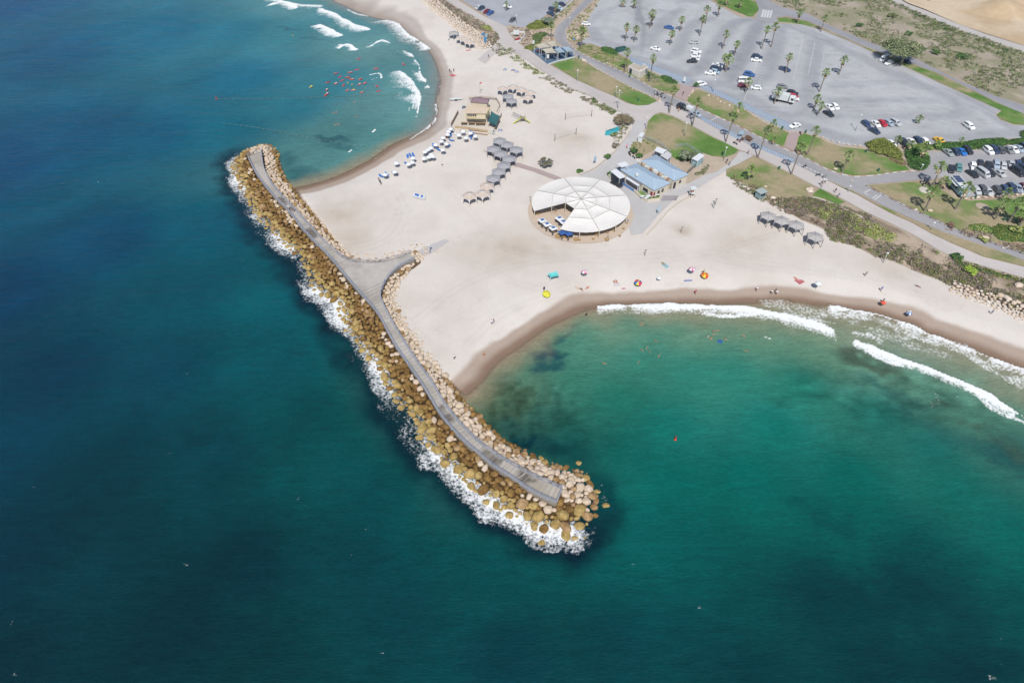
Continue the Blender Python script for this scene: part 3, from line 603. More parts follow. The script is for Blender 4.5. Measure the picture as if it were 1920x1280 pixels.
# lawns: green where watered, straw where not
GR = c3(112,146,76); GR2 = c3(92,130,60); GRd = c3(146,150,104); TAN = c3(178,164,134); TAN2 = c3(172,160,136)
def lawncol(green, tan, base=.5):
    def f(X, Y):
        n = fbm(X, Y, 6, 4); n2 = fbm(X + 77, Y, 1.8, 3)
        g = np.clip(base + .13 + (n - .5) * 1.7, 0, 1)
        g = np.maximum(g, blobs(X, Y, green)); g = g * (1 - blobs(X, Y, tan))
        g = np.clip(g + (n2 - .5) * .5, 0, 1)
        c = mixc(np.tile(TAN, (len(X), 1)), GRd, sstep(.15, .5, g)); c = mixc(c, GR, sstep(.42, .75, g)); return mixc(c, GR2, sstep(.75, 1., g) * .8)
    return f
lm = vmat('lawn_grass', nscale=2.5, amt=.22, nscale2=.5, amt2=.10, bump=.8, bscale=5, spec=.1)
LAWNS = [
 ('lawn',[(1035,121),(1078,109),(1090,113),(1117,130),(1156,151),(1187,167),(1225,185),(1233,190),(1222,196),(1200,199),(1183,195),(1165,187),(1117,166),(1079,149)],[(1060,122,7,.9),(1085,140,6,.7),(1190,188,8,.95),(1210,190,7,.9),(1050,128,6,.8),(1170,178,6,.7),(1100,152,5,.8)],[(1120,150,9,.8),(1140,158,8,.9),(1100,135,5,.5)],.35,'long narrow lawn between the promenade and the coast road'),
 ('lawn',[(1208,258),(1213,240),(1216,228),(1225,217),(1240,213),(1260,219),(1298,238),(1340,260),(1372,274),(1385,281),(1378,289),(1358,295),(1335,293),(1318,287),(1308,296),(1290,302),(1268,300),(1256,290),(1240,276),(1215,264)],[(1232,226,9,1),(1222,236,7,.9),(1290,250,8,.8),(1320,264,9,1),(1350,278,9,1),(1370,284,6,.9),(1280,296,9,1),(1262,290,6,.9),(1300,285,5,.7)],[(1255,240,8,.95),(1275,250,7,.8),(1240,262,8,.6)],.45,'curved green lawn behind the blue-roofed buildings'),
 ('garden_ground',[(1181,279),(1188,267),(1208,262),(1233,273),(1229,281),(1214,288),(1196,296)],[(1190,270,3,.8),(1225,277,4,.9),(1184,280,2,.8)],[(1205,278,6,1)],.3,'brown garden soil beside the service road'),
 ('dry_meadow',[(1080,93),(1088,86),(1111,85),(1157,103),(1180,113),(1218,135),(1275,161),(1278,167),(1270,180),(1259,179),(1226,165),(1174,137),(1120,113),(1085,97)],[(1140,100,5,.9),(1225,142,6,.9),(1245,150,6,.95),(1165,110,4,.5),(1240,163,4,.5)],[(1115,98,8,.5),(1225,157,7,.5)],.30,'dry scrubby meadow between the coast road and the big lot'),
 ('lawn',[(1292,181),(1297,171),(1310,169),(1396,207),(1433,231),(1460,241),(1478,250),(1474,262),(1468,275),(1455,270),(1417,252),(1373,230),(1340,216),(1300,197),(1288,190)],[(1310,180,5,.8),(1345,208,7,.95),(1400,220,5,.8),(1450,262,7,.9),(1425,240,5,.5),(1385,222,5,.4),(1465,262,5,.9)],[(1340,190,8,.9),(1365,200,6,.8),(1415,228,6,.8),(1440,240,5,.6)],.4,'lawn strip with palms beside the lower blue stalls'),
 ('lawn',[(1497,256),(1507,251),(1536,259),(1550,267),(1578,276),(1622,281),(1637,287),(1690,305),(1706,319),(1681,322),(1637,328),(1601,330),(1568,323),(1543,312),(1518,299),(1491,287)],[(1515,262,7,.95),(1540,272,6,.9),(1500,275,4,.9),(1530,300,4,.6),(1580,285,5,.7),(1600,312,8,.85),(1680,310,9,1),(1668,304,6,.95),(1590,322,5,.8),(1635,322,5,.6)],[(1545,292,9,.9),(1560,275,5,.9),(1625,305,8,.6),(1560,302,6,.7)],.45,'broad patchy lawn with palms below the big parking lot'),
 ('dry_lawn',[(1362,318),(1378,310),(1413,294),(1486,329),(1521,349),(1517,362),(1512,372),(1480,374),(1460,380),(1440,362),(1420,350),(1390,342),(1362,330)],[(1425,318,5,.9),(1440,326,4,.7),(1390,328,6,.7),(1428,343,5,.8),(1490,360,4,.7)],[(1400,305,6,.8),(1470,340,9,.7)],.22,'dry brownish lawn below the promenade'),
 ('lawn',[(1526,364),(1537,354),(1575,374),(1585,380),(1572,384),(1545,373),(1522,371)],[(1545,368,4,.7)],[],.5,'small green lawn wedge below the promenade'),
 ('park_lawn',[(1623,349),(1720,341),(1745,348),(1775,362),(1790,372),(1820,377),(1990,370),(1990,500),(1935,482),(1862,455),(1787,428),(1742,406),(1712,393),(1666,370)],[(1705,352,6,.9),(1755,372,7,.6),(1820,388,7,.9),(1830,405,7,1),(1850,382,7,.9),(1900,385,8,.8),(1900,400,7,.9),(1750,358,5,.8)],[(1660,362,9,.7),(1760,385,6,.6),(1860,420,9,.95),(1840,425,8,.8),(1790,400,8,.5)],.36,'palm park lawn with bare patches beside the crowded lot'),
 ('lawn',[(1338,0),(1357,12),(1405,32),(1413,31),(1423,19),(1420,8),(1400,-30),(1325,-30)],[(1380,15,12,.8)],[],.7,'green lawn island beside the roundabout'),
 ('grass_strip',[(1457,35),(1475,33),(1515,42),(1565,64),(1615,87),(1690,114),(1765,142),(1865,192),(1990,242),(1990,250),(1935,236),(1900,233),(1876,224),(1868,216),(1878,208),(1790,168),(1682,118),(1652,105),(1595,78),(1540,55),(1500,46),(1462,43)],[(1470,38,5,.9),(1900,222,9,.7),(1540,50,5,.6)],[],.50,'long green grass strip between the lot and the back road'),
 ('verge',[(1553,341),(1557,342),(1600,360),(1656,388),(1712,414),(1769,437),(1825,456),(1881,475),(1990,514),(1990,517),(1935,503),(1844,481),(1783,455),(1743,436),(1712,418),(1667,398),(1610,366)],[(1590,360,4,.7),(1650,391,5,.5),(1880,481,6,.5)],[(1620,372,5,.7),(1720,416,8,.8),(1800,450,8,.8)],.2,'narrow reddish dirt verge between the road and the promenade')]
for nm, pl, g_, t_, bs, lb in LAWNS:
    tag(sheet(nm, GB(pl), BZ + .13, lm, 1.1, lawncol(g_, t_, bs), wob=.25), lb, kind='structure')
def duneg(X, Y):
    n = fbm(X, Y, 5); return mixc(np.tile(c3(196,178,158), (len(X), 1)), c3(150,134,116), sstep(.4, .65, n))
DUNE = [(1440,378),(1462,372),(1480,372),(1512,370),(1540,375),(1570,385),(1620,401),(1672,426),(1722,451),(1763,477),(1804,492),(1850,505),(1935,531),(1990,545),(1990,610),(1935,588),(1900,580),(1860,560),(1790,530),(1780,535),(1735,515),(1680,490),(1640,480),(1600,460),(1560,452),(1545,430),(1500,410),(1470,392)]
tag(sheet('dune_soil', GB(DUNE), BZ + .05, vmat('dune_earth', nscale=2, amt=.12), 1.5, duneg, wob=1.2), 'brown dune soil under the coastal scrub', kind='structure')
DUNE2 = [(806,-14),(826,-14),(834,2),(881,29),(920,52),(934,66),(936,74),(922,88),(912,84),(895,62),(860,38),(830,20),(812,8)]
tag(sheet('dune_soil', GB(DUNE2), BZ + .05, MATS['dune_earth'], 1.5, duneg, wob=.6), 'brown dune soil beside the northern coast road', kind='structure')
FIELD = [(1395,-30),(1448,4),(1470,14),(1515,26),(1560,49),(1635,81),(1720,111),(1790,147),(1865,179),(1990,219),(1990,125),(1935,104),(1850,74),(1800,57),(1740,32),(1690,10),(1640,-14),(1600,-40)]
def fieldc(X, Y):
    n = fbm(X, Y, 10); n2 = fbm(X + 9, Y + 80, 4)
    c = mixc(np.tile(c3(178,166,150), (len(X), 1)), c3(156,152,124), sstep(.42, .66, n)); return mixc(c, c3(196,182,166), sstep(.55, .8, n2) * .6)
tag(sheet('wild_field', GB(FIELD), BZ + .07, MATS['dune_earth'], 2, fieldc, wob=.5), 'dry wild field behind the back road', kind='structure')
DROAD = [(1640,-14),(1690,10),(1740,32),(1800,57),(1850,74),(1935,104),(1990,125),(1990,110),(1935,91),(1850,65),(1800,47),(1735,20),(1702,8),(1665,-14)]
tag(sheet('dirt_road', GB(DROAD), BZ + .10, mat('pale_gravel', C(206,200,196), var=.1, vscale=1), 2), 'pale gravel road along the wild field', kind='structure')
QUA = [(1668,-14),(1702,8),(1735,20),(1800,47),(1850,65),(1935,91),(1990,110),(2100,110),(2000,-100),(1700,-100)]
def qz(X, Y): 
    h = np.zeros(len(X))
    for px, py, rx, hh in [(1880,20,16,5),(1915,8,18,6),(1850,8,12,3.5),(1835,-10,14,5)]:
        g = gp(px, py, BZ); d = np.hypot(X - g[0], (Y - g[1]) * 1.2) / rx; h = np.maximum(h, hh * np.clip(1 - d, 0, 1) * (1 + (fbm(X, Y, 5) - .5) * .6))
    return BZ + .08 + h + sstep(.3, .8, fbm(X, Y, 14)) * .5
def qc(X, Y):
    n = fbm(X, Y, 16); return mixc(np.tile(c3(220,202,176), (len(X), 1)), c3(206,182,150), sstep(.4, .65, n))
tag(sheet('sand_quarry', GB(QUA), 0, MATS['dry_dirt'], 2.0, qc, zf=qz), 'bare sandy ground with heaps beyond the field', kind='structure')

# painted markings: blue lines of the reserved stalls, white stall lines, arrows
def band(name, a0, a1, b0, b1, n, lab, z=BZ + .145, w=.16):
    A0, A1, B0, B1 = [GB([p])[0] for p in (a0, a1, b0, b1)]
    fill = MB(); fill.prism([tuple(A0), tuple(A1), tuple(B1), tuple(B0)], z - .02, z)
    o = fill.build(name, mat('faded_blue_paint', C(160,178,196), var=.14, vscale=.8, col2=C(186,188,194))); tag(o, lab, kind='structure')
    l = MB()
    for k in range(n + 1):
        t = k / n; p = A0 + (A1 - A0) * t; q = B0 + (B1 - B0) * min(1, t + .5 / n); d = (q - p); d = d / np.hypot(*d); s_ = np.array([-d[1], d[0]]) * w / 2
        l.prism([tuple(p - s_), tuple(p + s_), tuple(q + s_), tuple(q - s_)], z + .004, z + .012)
    l.bar((A0[0], A0[1], z + .01), (A1[0], A1[1], z + .01), .14, .02)
    o = l.build('stall_lines', mat('blue_line_paint', C(120,156,196), var=.2, vscale=1)); tag(o, 'blue painted lines over ' + lab, kind='structure')
band('blue_stalls', (1181,108), (1299,152), (1183,117), (1288,158), 34, 'the upper band of blue reserved stalls')
band('blue_stalls', (1316,158), (1488,236), (1316,166), (1478,245), 44, 'the lower band of blue reserved stalls')
band('blue_lane', (1313,218), (1392,258), (1316,226), (1385,263), 18, 'the blue painted kerb lane beside the road', BZ + .165)
band('blue_lane', (1410,267), (1490,300), (1408,274), (1484,305), 16, 'the next blue painted kerb lane down the road', BZ + .165)
wl = MB(); zz = BZ + .075
def wline(a, b, w=.13, z=None):
    p = GB([a])[0]; q = GB([b])[0]; wl.bar((p[0], p[1], z or zz), (q[0], q[1], z or zz), w, .012)
def hatch(a, b, n, dx, dy):
    for k in range(n):
        t = k / (n - 1); x = a[0] + (b[0] - a[0]) * t; y = a[1] + (b[1] - a[1]) * t; wline((x, y), (x + dx, y + dy))
for a, b in [((1482,45),(1660,115)),((1690,128),(1860,212))]: hatch(a, b, 34, 6, 7)
for a, b in [((1505,75),(1488,150)),((1528,80),(1515,140)),((1428,90),(1395,190)),((1545,100),(1538,150)),((1620,165),(1640,182)),((1698,160),(1722,178)),((1700,170),(1800,172)),((1560,180),(1690,178)),((1560,205),(1660,205)),((1765,190),(1790,210)),((1715,230),(1742,250))]: wline(a, b, .16)
for a, b, n in [((1500,80),(1490,120),9),((1525,85),(1512,135),9),((1590,150),(1680,148),14),((1600,175),(1700,172),16),((1640,200),(1780,196),20),((1640,232),(1790,226),22),((1300,70),(1286,118),9),((1372,95),(1352,130),7),((1435,115),(1420,155),8)]: hatch(a, b, n, 7, 1.5)
R = BZ + .115
for a, b in [((1330,228),(1346,220)),((1330,228),(1345,235)),((1346,220),(1360,227)),((1620,362),(1632,356)),((1640,375),(1652,366)),((1620,362),(1628,366)),((1645,366),(1636,372))]: wline(a, b, .35, R)
for k in range(4): wline((1432 + k * 5, 19 + k * .5), (1428 + k * 5, 33 + k * .5), .9, R)
for k in range(7): wline((1497 + k * 7, 308 + k * 3.1), (1501 + k * 7, 311 + k * 3.1), .5, BZ + .16)
tag(wl.build('road_markings', mat('worn_white_paint', C(222,222,226), var=.12)), 'worn white painted stall lines and road markings', kind='structure')

# kerbs
def kerb(name, line, lab, w=.3, h=.14, z=BZ + .08, seg=1.6, c1=None, c2=None):
    L = smooth_line(GB(line), 3); b = MB(); acc = 0; k = 0
    pts = [L[0]]
    for i in range(len(L) - 1):
        d = L[i + 1] - L[i]; n = max(1, int(round(np.hypot(*d) / seg)))
        for j in range(1, n + 1): pts.append(L[i] + d * j / n)
    for i in range(len(pts) - 1):
        b.cur = i % 2; b.bar((*pts[i], z + h / 2), (*pts[i + 1], z + h / 2), w, h)
    o = b.build(name, [c1 or mat('kerb_white', C(232,228,222), var=.1), c2 or mat('kerb_red', C(196,160,150), var=.15)])
    return tag(o, lab, kind='structure')
kerb('kerb', [(1063,77),(1078,93),(1100,106),(1120,114.5),(1177,139.5),(1226,166.5),(1259,180.5)], 'pink and white kerb along the dry meadow')
kerb('kerb', [(1285,191.5),(1317,206.5),(1340,217.5),(1373,231.5),(1417,253.5),(1450,269.5),(1480,283.5),(1518,300.5),(1543,314.5),(1568,324.5),(1601,331.5),(1637,329.5),(1681,323.5),(1729,320.5)], 'pink and white kerb along the lawns and the branch road')
kerb('kerb', [(1621,346.5),(1666,370.5),(1712,393.5),(1742,406.5),(1787,428.5),(1862,455.5),(1990,499)], 'pink and white kerb along the palm park', seg=2.2)
gk = mat('kerb_grey', C(206,200,194), var=.1)
for ln, lb in [([(1240,211),(1260,217),(1298,236),(1340,258),(1387,282)],'low grey kerb edging the curved lawn'),([(1422,295),(1486,327),(1522,346),(1575,371),(1624,398),(1674,421),(1722,446),(1763,471),(1804,487),(1844,499),(1990,541)],'low grey kerb on the seaward edge of the promenade'),([(1459,43),(1500,47),(1540,57),(1595,80),(1652,107),(1682,120),(1790,170),(1875,208)],'low grey kerb of the green strip')]:
    kerb('kerb', ln, lb, c1=gk, c2=gk, z=BZ + .07)
# ================================================================ BREAKWATER
def mound_z(x, y):
    d = seg_dist(x, y, BREAK, True); ds = land_d(x, y)
    h = np.minimum(1.5, -1.25 + .42 * d) + (fbm(x, y, 2.2) - .5) * .5
    h = np.where(ds > 0, np.maximum(h, .2), h); b = np.minimum(seg_dist(x, y, wL1), seg_dist(x, y, wL2)); return np.where(b < seg_dist(x, y, wSea), np.maximum(h, 1.9 - .40 * b), h)
def mcol(X, Y):
    a = seg_dist(X, Y, wSea); b = np.minimum(seg_dist(X, Y, wL1), seg_dist(X, Y, wL2)); s_ = sstep(-1.5, 1.5, b - a)
    n = fbm(X, Y, 3)
    return mixc(mixc(np.tile(c3(140,116,88), (len(X), 1)), c3(100,80,56), sstep(.4, .7, n)), mixc(np.tile(c3(84,64,34), (len(X), 1)), c3(52,40,24), sstep(.4, .7, n)), s_)
o = sheet('breakwater_core', BREAK, 0, vmat('rubble', nscale=3, amt=.3, nscale2=.6, amt2=.2, bump=1, bscale=4), .9, mcol, zf=mound_z)  # bed colour darkened to stand in for shade between the boulders
tag(o, 'rubble bed between the breakwater boulders, darkened for the shade in the gaps', kind='structure')

def walkcol(X, Y):
    n = fbm(X, Y, 5); n2 = fbm(X * .6 + Y * .8, (Y * .6 - X * .8) * 3, 3)
    c = mixc(np.tile(c3(198,192,186), (len(X), 1)), c3(174,168,160), sstep(.35, .7, n))
    c = mixc(c, c3(204,200,196), sstep(.55, .75, n2) * .6)
    far = sstep(100, 60, Y)
    c = mixc(c, c3(178,168,150), sstep(90, 70, Y) * .6)
    st = np.zeros(len(X))
    for px, py, ra in [(526,374,1.9),(531,380,1.7),(541,392,1.4),(580,434,1.9),(587,441,1.9),(828,762,1.0),(838,780,1.2),(845,786,.9),(912,848,1.5),(925,861,1.3),(983,893,1.7),(978,885,1.2),(1000,900,.8),(936,862,.8)]:
        g = gp(px, py, WZ); d = np.hypot(X - g[0], Y - g[1]) + (fbm(X, Y, 1.6) - .5) * 1.6; st = np.maximum(st, 1 - sstep(ra * .5, ra * 1.2, d))
    return mixc(c, c3(92,84,76), st * .85)
top = sheet('boardwalk', WALK, WZ, vmat('boardwalk_deck', nscale=2.5, amt=.08, nscale2=.6, amt2=.07, bump=.2, bscale=6), .7, walkcol)
tag(top, 'grey boardwalk deck forking along the top of the breakwater', kind='structure')
sb = MB(); sb.prism([tuple(p) for p in WALK], 1.0, WZ - .02); tag(sb.build('boardwalk_base', mat('concrete_side', C(168,160,150), var=.15)), 'concrete base carrying the boardwalk', kind='structure')
# cross joints and edge beams on the deck
jb = MB()
def nearest(Lp, p): return Lp[np.argmin(((Lp - p) ** 2).sum(1))]
def joints(line, other, every, z=WZ + .006):
    acc = 0
    for i in range(len(line) - 1):
        acc += np.hypot(*(line[i + 1] - line[i]))
        if acc > every:
            acc = 0; q = nearest(other, line[i])
            if np.hypot(*(q - line[i])) < 16: jb.bar((*line[i], z), (*q, z), .14, .015)
joints(wL2[8:], wSea, 5.5); joints(wL1[:-14], wSea, 6.5); plank = MB(); keepj = jb; jb = plank; joints(smooth_line(wL2[8:], 3), smooth_line(wSea, 2), .8, WZ + .003); joints(smooth_line(wL1[:-14], 3), smooth_line(wSea, 2), .8, WZ + .003); jb = keepj
for k_ in range(3): pass
tag(plank.build('plank_lines', mat('plank_gap', C(164,157,150), var=.2)), 'darker gaps between the boardwalk planks', kind='structure')
tag(jb.build('deck_joints', mat('joint_white', C(206,200,192))), 'pale joints across the boardwalk', kind='structure')
eb = MB()
for Ln in (wSea, wL1, wL2):
    for i in range(len(Ln) - 1): eb.bar((*Ln[i], WZ + .05), (*Ln[i + 1], WZ + .05), .14, .14)
tag(eb.build('deck_edge', mat('edge_beam', C(164,164,168), var=.1)), 'blue-grey edge beams of the boardwalk', kind='structure')

railm = mat('rail_paint', C(176,184,202), rough=.5, var=.1)
def railing(line, lab, z=WZ, spacing=2.0, off=.0):
    L = np.asarray(line); seg = np.hypot(*(L[1:] - L[:-1]).T); T = np.concatenate([[0], np.cumsum(seg)]); tot = T[-1]
    n = min(99, max(2, int(tot / spacing))); c = L.mean(0)
    pos = [np.array([np.interp(t, T, L[:, 0]), np.interp(t, T, L[:, 1])]) for t in np.linspace(0, tot, n)]
    root = empty('railing', (pos[0][0], pos[0][1], z)); tag(root, lab, 'railing', 'railings of the breakwater boardwalk')
    o0 = Vector(root.location)
    pm = MB(); pm.bar((0, 0, 0), (0, 0, 1.12), .11, .11); pm.bar((-.14, 0, .03), (.14, 0, .03), .3, .06); pme = pm.mesh('post', railm)
    for p in pos:
        q = link('post', pme, root); q.location = Vector((p[0], p[1], z)) - o0
    r = MB(); ws = MB()
    for a, b in zip(pos[:-1], pos[1:]):
        A = Vector((a[0], a[1], z)) - o0; B = Vector((b[0], b[1], z)) - o0
        r.bar(A + Vector((0, 0, 1.14)), B + Vector((0, 0, 1.14)), .09, .07)
        for h in (.35, .75): ws.bar(A + Vector((0, 0, h)), B + Vector((0, 0, h)), .06, .06)
    r.build('handrail', railm, root); ws.build('lower_rails', railm, root)
railing(wSea, 'long blue-grey railing on the seaward side of the boardwalk')
railing(wL1, 'blue-grey railing between the northern boardwalk arm and the beach')
railing(wL2, 'blue-grey railing between the southern boardwalk arm and the beach')
railing(np.array([wL2[-1], wSea[-1]]), 'short railing closing the southern end of the boardwalk', spacing=1.2)
railing(np.array([wSea[0], wL1[0]]), 'short railing closing the northern end of the boardwalk', spacing=1.2)

# boulders
def rockmat(name, c1, c2, c3_, wetz=None):
    m = bpy.data.materials.new(name); m.use_nodes = True; N = m.node_tree.nodes; L = m.node_tree.links; b = N['Principled BSDF']; b.inputs['Roughness'].default_value = .85; b.inputs['Specular IOR Level'].default_value = .25
    geo = N.new('ShaderNodeNewGeometry'); oi = N.new('ShaderNodeObjectInfo')
    n1 = N.new('ShaderNodeTexNoise'); n1.inputs['Scale'].default_value = .75; n1.inputs['Detail'].default_value = 5; L.new(geo.outputs['Position'], n1.inputs['Vector'])
    n2 = N.new('ShaderNodeTexNoise'); n2.inputs['Scale'].default_value = 3.5; n2.inputs['Detail'].default_value = 5; L.new(geo.outputs['Position'], n2.inputs['Vector'])
    r1 = N.new('ShaderNodeMapRange'); r1.inputs[1].default_value = .40; r1.inputs[2].default_value = .62; L.new(n1.outputs[0], r1.inputs[0])
    r2 = N.new('ShaderNodeMapRange'); r2.inputs[1].default_value = .50; r2.inputs[2].default_value = .72; L.new(n2.outputs[0], r2.inputs[0])
    m1 = N.new('ShaderNodeMix'); m1.data_type = 'RGBA'; m1.inputs[6].default_value = c1; m1.inputs[7].default_value = c2; L.new(r1.outputs[0], m1.inputs[0])
    m2 = N.new('ShaderNodeMix'); m2.data_type = 'RGBA'; L.new(m1.outputs[2], m2.inputs[6]); m2.inputs[7].default_value = c3_
    mm = N.new('ShaderNodeMath'); mm.operation = 'MULTIPLY'; mm.inputs[1].default_value = .7; L.new(r2.outputs[0], mm.inputs[0]); L.new(mm.outputs[0], m2.inputs[0])
    L.new(m2.outputs[2], b.inputs['Base Color'])
    bp = N.new('ShaderNodeBump'); bp.inputs['Strength'].default_value = .5; bp.inputs['Distance'].default_value = .15; L.new(n2.outputs[0], bp.inputs['Height']); L.new(bp.outputs[0], b.inputs['Normal'])
    return m
ROCK = {'cream': rockmat('limestone', C(230,212,192), C(214,194,170), C(188,164,138)), 'tan': rockmat('weathered_limestone', C(190,160,120), C(156,122,80), C(108,80,50)),
        'olive': rockmat('algae_limestone', C(196,170,112), C(168,142,84), C(120,96,54)), 'brown': rockmat('brown_algae_rock', C(162,128,74), C(122,92,48), C(68,50,28)),
        'white': rockmat('white_limestone', C(238,226,214), C(226,208,190), C(206,184,164))}
RK = ['cream', 'tan', 'olive', 'brown', 'white']
def rock_mesh(i, flat):
    rg = random.Random(100 + i); bm = bmesh.new()
    for k in range(15):
        z = 1 - 2 * (k + .5) / 15; a = k * 2.399 + rg.random() * .5; r = math.sqrt(max(0, 1 - z * z)); x = r * math.cos(a); y = r * math.sin(a)
        q = rg.uniform(.86, 1.06) / (abs(x) ** 3.4 + abs(y) ** 3.4 + abs(z) ** 3.4) ** (1 / 3.4) * .88; bm.verts.new((x * q, y * q * rg.uniform(.78, 1.), z * flat * q))
    g = bmesh.ops.convex_hull(bm, input=bm.verts)
    bmesh.ops.delete(bm, geom=[v for v in bm.verts if not v.link_faces], context='VERTS')
    bmesh.ops.dissolve_limit(bm, angle_limit=math.radians(14), verts=bm.verts, edges=bm.edges)
    bmesh.ops.bevel(bm, geom=list(bm.edges), offset=.09, segments=1, affect='EDGES', clamp_overlap=True)
    bmesh.ops.triangulate(bm, faces=bm.faces)
    me = bpy.data.meshes.new('boulder'); bm.to_mesh(me); bm.free(); return me
RMESH = [rock_mesh(i, random.choice([.55, .62, .7, .8])) for i in range(14)]
RDATA = []
for me in RMESH:
    v = np.zeros(len(me.vertices) * 3, np.float32); me.vertices.foreach_get('co', v)
    f = np.zeros(len(me.polygons) * 3, np.int32); me.polygons.foreach_get('vertices', f); RDATA.append((v.reshape(-1, 3), f.reshape(-1, 3)))
ROCKS = []   # (x, y, z, r, zone, place)
cell = {}
def far_enough(x, y, r, k=.86):
    ci, cj = int(x // 3), int(y // 3)
    for a in (-1, 0, 1):
        for b in (-1, 0, 1):
            for (u, v, q) in cell.get((ci + a, cj + b), ()):
                if (u - x) ** 2 + (v - y) ** 2 < ((r + q) * k) ** 2: return False
    cell.setdefault((ci, cj), []).append((x, y, r)); return True
x0, y0 = BREAK.min(0); x1, y1 = BREAK.max(0); n = 90000
cx = RNG.uniform(x0 - 1, x1 + 1, n); cy = RNG.uniform(y0 - 1, y1 + 1, n)
dd = seg_dist(cx, cy, BREAK, True); ii = inside(cx, cy, BREAK); dd = np.where(ii, dd, -dd); ww = seg_dist(cx, cy, WALK, True); wi = inside(cx, cy, WALK)
ok = (dd > .15) & ~wi & (ww > .45); cx = cx[ok]; cy = cy[ok]; dd = dd[ok]; ww = ww[ok]
sa = seg_dist(cx, cy, wSea); sb_ = np.minimum(seg_dist(cx, cy, wL1), seg_dist(cx, cy, wL2)); hd_ = np.hypot(cx - hd[0], cy - hd[1])
nz = fbm(cx, cy, 7); lds = land_d(cx, cy)
for ph in (0, 1):
    for i in range(len(cx)):
        x, y, d = cx[i], cy[i], dd[i]; sea_side = sa[i] < sb_[i]; near = 1 - min(1, max(0, (y - 75) / 60))
        if ph == 0: r = random.uniform(.66, 1.12) * (1 + .28 * near) * (1.18 if (sea_side and d < 5) else .92)
        else: r = random.uniform(.38, .62) * (1 + .2 * near)
        if d < r * .55: continue
        if sea_side and 4.0 < d and ww[i] > .9 and ph == 0: r *= .82
        if not far_enough(x, y, r, .58 + .16 * (sea_side and d < 3) if ph else .63 + .14 * (sea_side and d < 3)): continue
        z = min(1.95, -.55 + .42 * d) + random.uniform(-.12, .18)
        if lds[i] > 0: z = max(z, .9)
        if not sea_side: z = max(z, min(2.3, 2.3 - .40 * ww[i]))
        if sea_side:
            zone = 'olive' if d < 2.4 + nz[i] * 3.4 else ('brown' if d < 8 + (nz[i] - .5) * 8 or random.random() < .4 else 'tan')
            if zone == 'olive' and random.random() < .16: zone = 'brown'
            if zone == 'brown' and random.random() < .14: zone = 'tan'
            if ww[i] < 1.6 and nz[i] > .5 and random.random() < .5: zone = 'cream'
        else:
            zone = 'cream'
            if d < 1.8 and lds[i] < 0: zone = random.choice(['brown', 'olive', 'tan', 'tan', 'brown'])
            elif random.random() < .12: zone = 'tan'
            if hd_[i] < 9 and hd_[i] > 5.5 and (y < hd[1] - 1): zone = random.choice(['tan', 'olive', 'brown'])
        ROCKS.append((x, y, z, r, zone, 'sea' if sea_side else 'beach'))
for px, py, r in [(1016,1018,1.1),(1000,985,1.0),(1060,1001,1.6),(1078,1008,1.0),(1095,1008,.7),(1085,868,.9),(666,695,.5),(880,818,.6),(1136,948,1.0),(1140,925,.6),(848,880,.8)]:
    g = gp(px, py); ROCKS.append((g[0], g[1], -.25, r, 'olive', 'sea'))
def strip_rocks(line, width, r0, r1, zone, place, dens, z0=BZ - .1, slope=0.):
    L = G(line, BZ); seg = np.hypot(*(L[1:] - L[:-1]).T); T = np.concatenate([[0], np.cumsum(seg)])
    for _ in range(int(T[-1] * width * dens)):
        t = random.uniform(0, T[-1]); o_ = random.uniform(-.5, .5) * width; i = min(len(seg) - 1, int(np.searchsorted(T, t) - 1)); d = (L[i + 1] - L[i]) / seg[i]
        p = L[i] + d * (t - T[i]) + np.array([-d[1], d[0]]) * o_; r = random.uniform(r0, r1)
        if far_enough(p[0], p[1], r, .8): ROCKS.append((p[0], p[1], z0 + (o_ / width + .5) * slope, r, random.choice(zone), place))
strip_rocks([(1782,538),(1810,550),(1850,563),(1890,580),(1960,612),(2010,635)], 4.6, .38, .66, ['cream','cream','white'], 'rev', 14, slope=1.0)
strip_rocks([(1868,560),(1890,568),(1920,582),(1980,606)], 3.4, .7, 1.1, ['cream','white','cream'], 'rev', 6, z0=BZ + .6)
strip_rocks([(790,-14),(806,4),(828,24),(858,48),(884,66),(903,84),(908,92)], 6.8, .4, .7, ['white','white','cream'], 'north', 12, slope=.9)
strip_rocks([(997,56),(1003,70),(1000,80)], 3, .35, .6, ['cream','tan','white'], 'park', 4)
strip_rocks([(1010,76),(1030,74),(1038,72)], 3, .35, .7, ['cream','tan'], 'park', 4)
strip_rocks([(1066,72),(1085,68),(1100,72)], 4, .4, .8, ['cream','tan','white'], 'park', 4)
strip_rocks([(1190,288),(1204,268)], 0.1, .1, .2, ['cream'], 'park', 0)
strip_rocks([(775,461),(782,458)], 2, .3, .5, ['cream'], 'beach', 5, z0=BZ-.2)
strip_rocks([(786,489),(802,480),(818,472),(828,466)], 1.6, .25, .5, ['cream','white'], 'beach', 5, z0=BZ-.15)
cp = np.array([0, 0, CAM_H]); ap = [q[3] / np.linalg.norm(np.array(q[:3]) - cp) for q in ROCKS]
order = sorted(range(len(ROCKS)), key=lambda i: -ap[i])
big = set(order[:292])
LAB = {('olive','sea'): 'olive algae-coated boulder at the wave line of the breakwater', ('brown','sea'): 'wet dark brown boulder on the seaward slope of the breakwater',
 ('tan','sea'): 'weathered tan boulder below the seaward railing of the breakwater', ('cream','sea'): 'clean cream boulder on the seaward side of the boardwalk',
 ('cream','beach'): 'pale cream boulder on the sheltered bay side of the breakwater', ('tan','beach'): 'tan stained boulder on the sheltered bay side of the breakwater',
 ('olive','beach'): 'olive boulder at the bay waterline of the breakwater', ('brown','beach'): 'dark brown boulder at the bay waterline of the breakwater', }
PL = {'rev': 'limestone block of the rock wall at the foot of the dune scrub', 'north': 'limestone block of the embankment behind the north beach', 'park': 'landscaping rock near the shaded playground'}
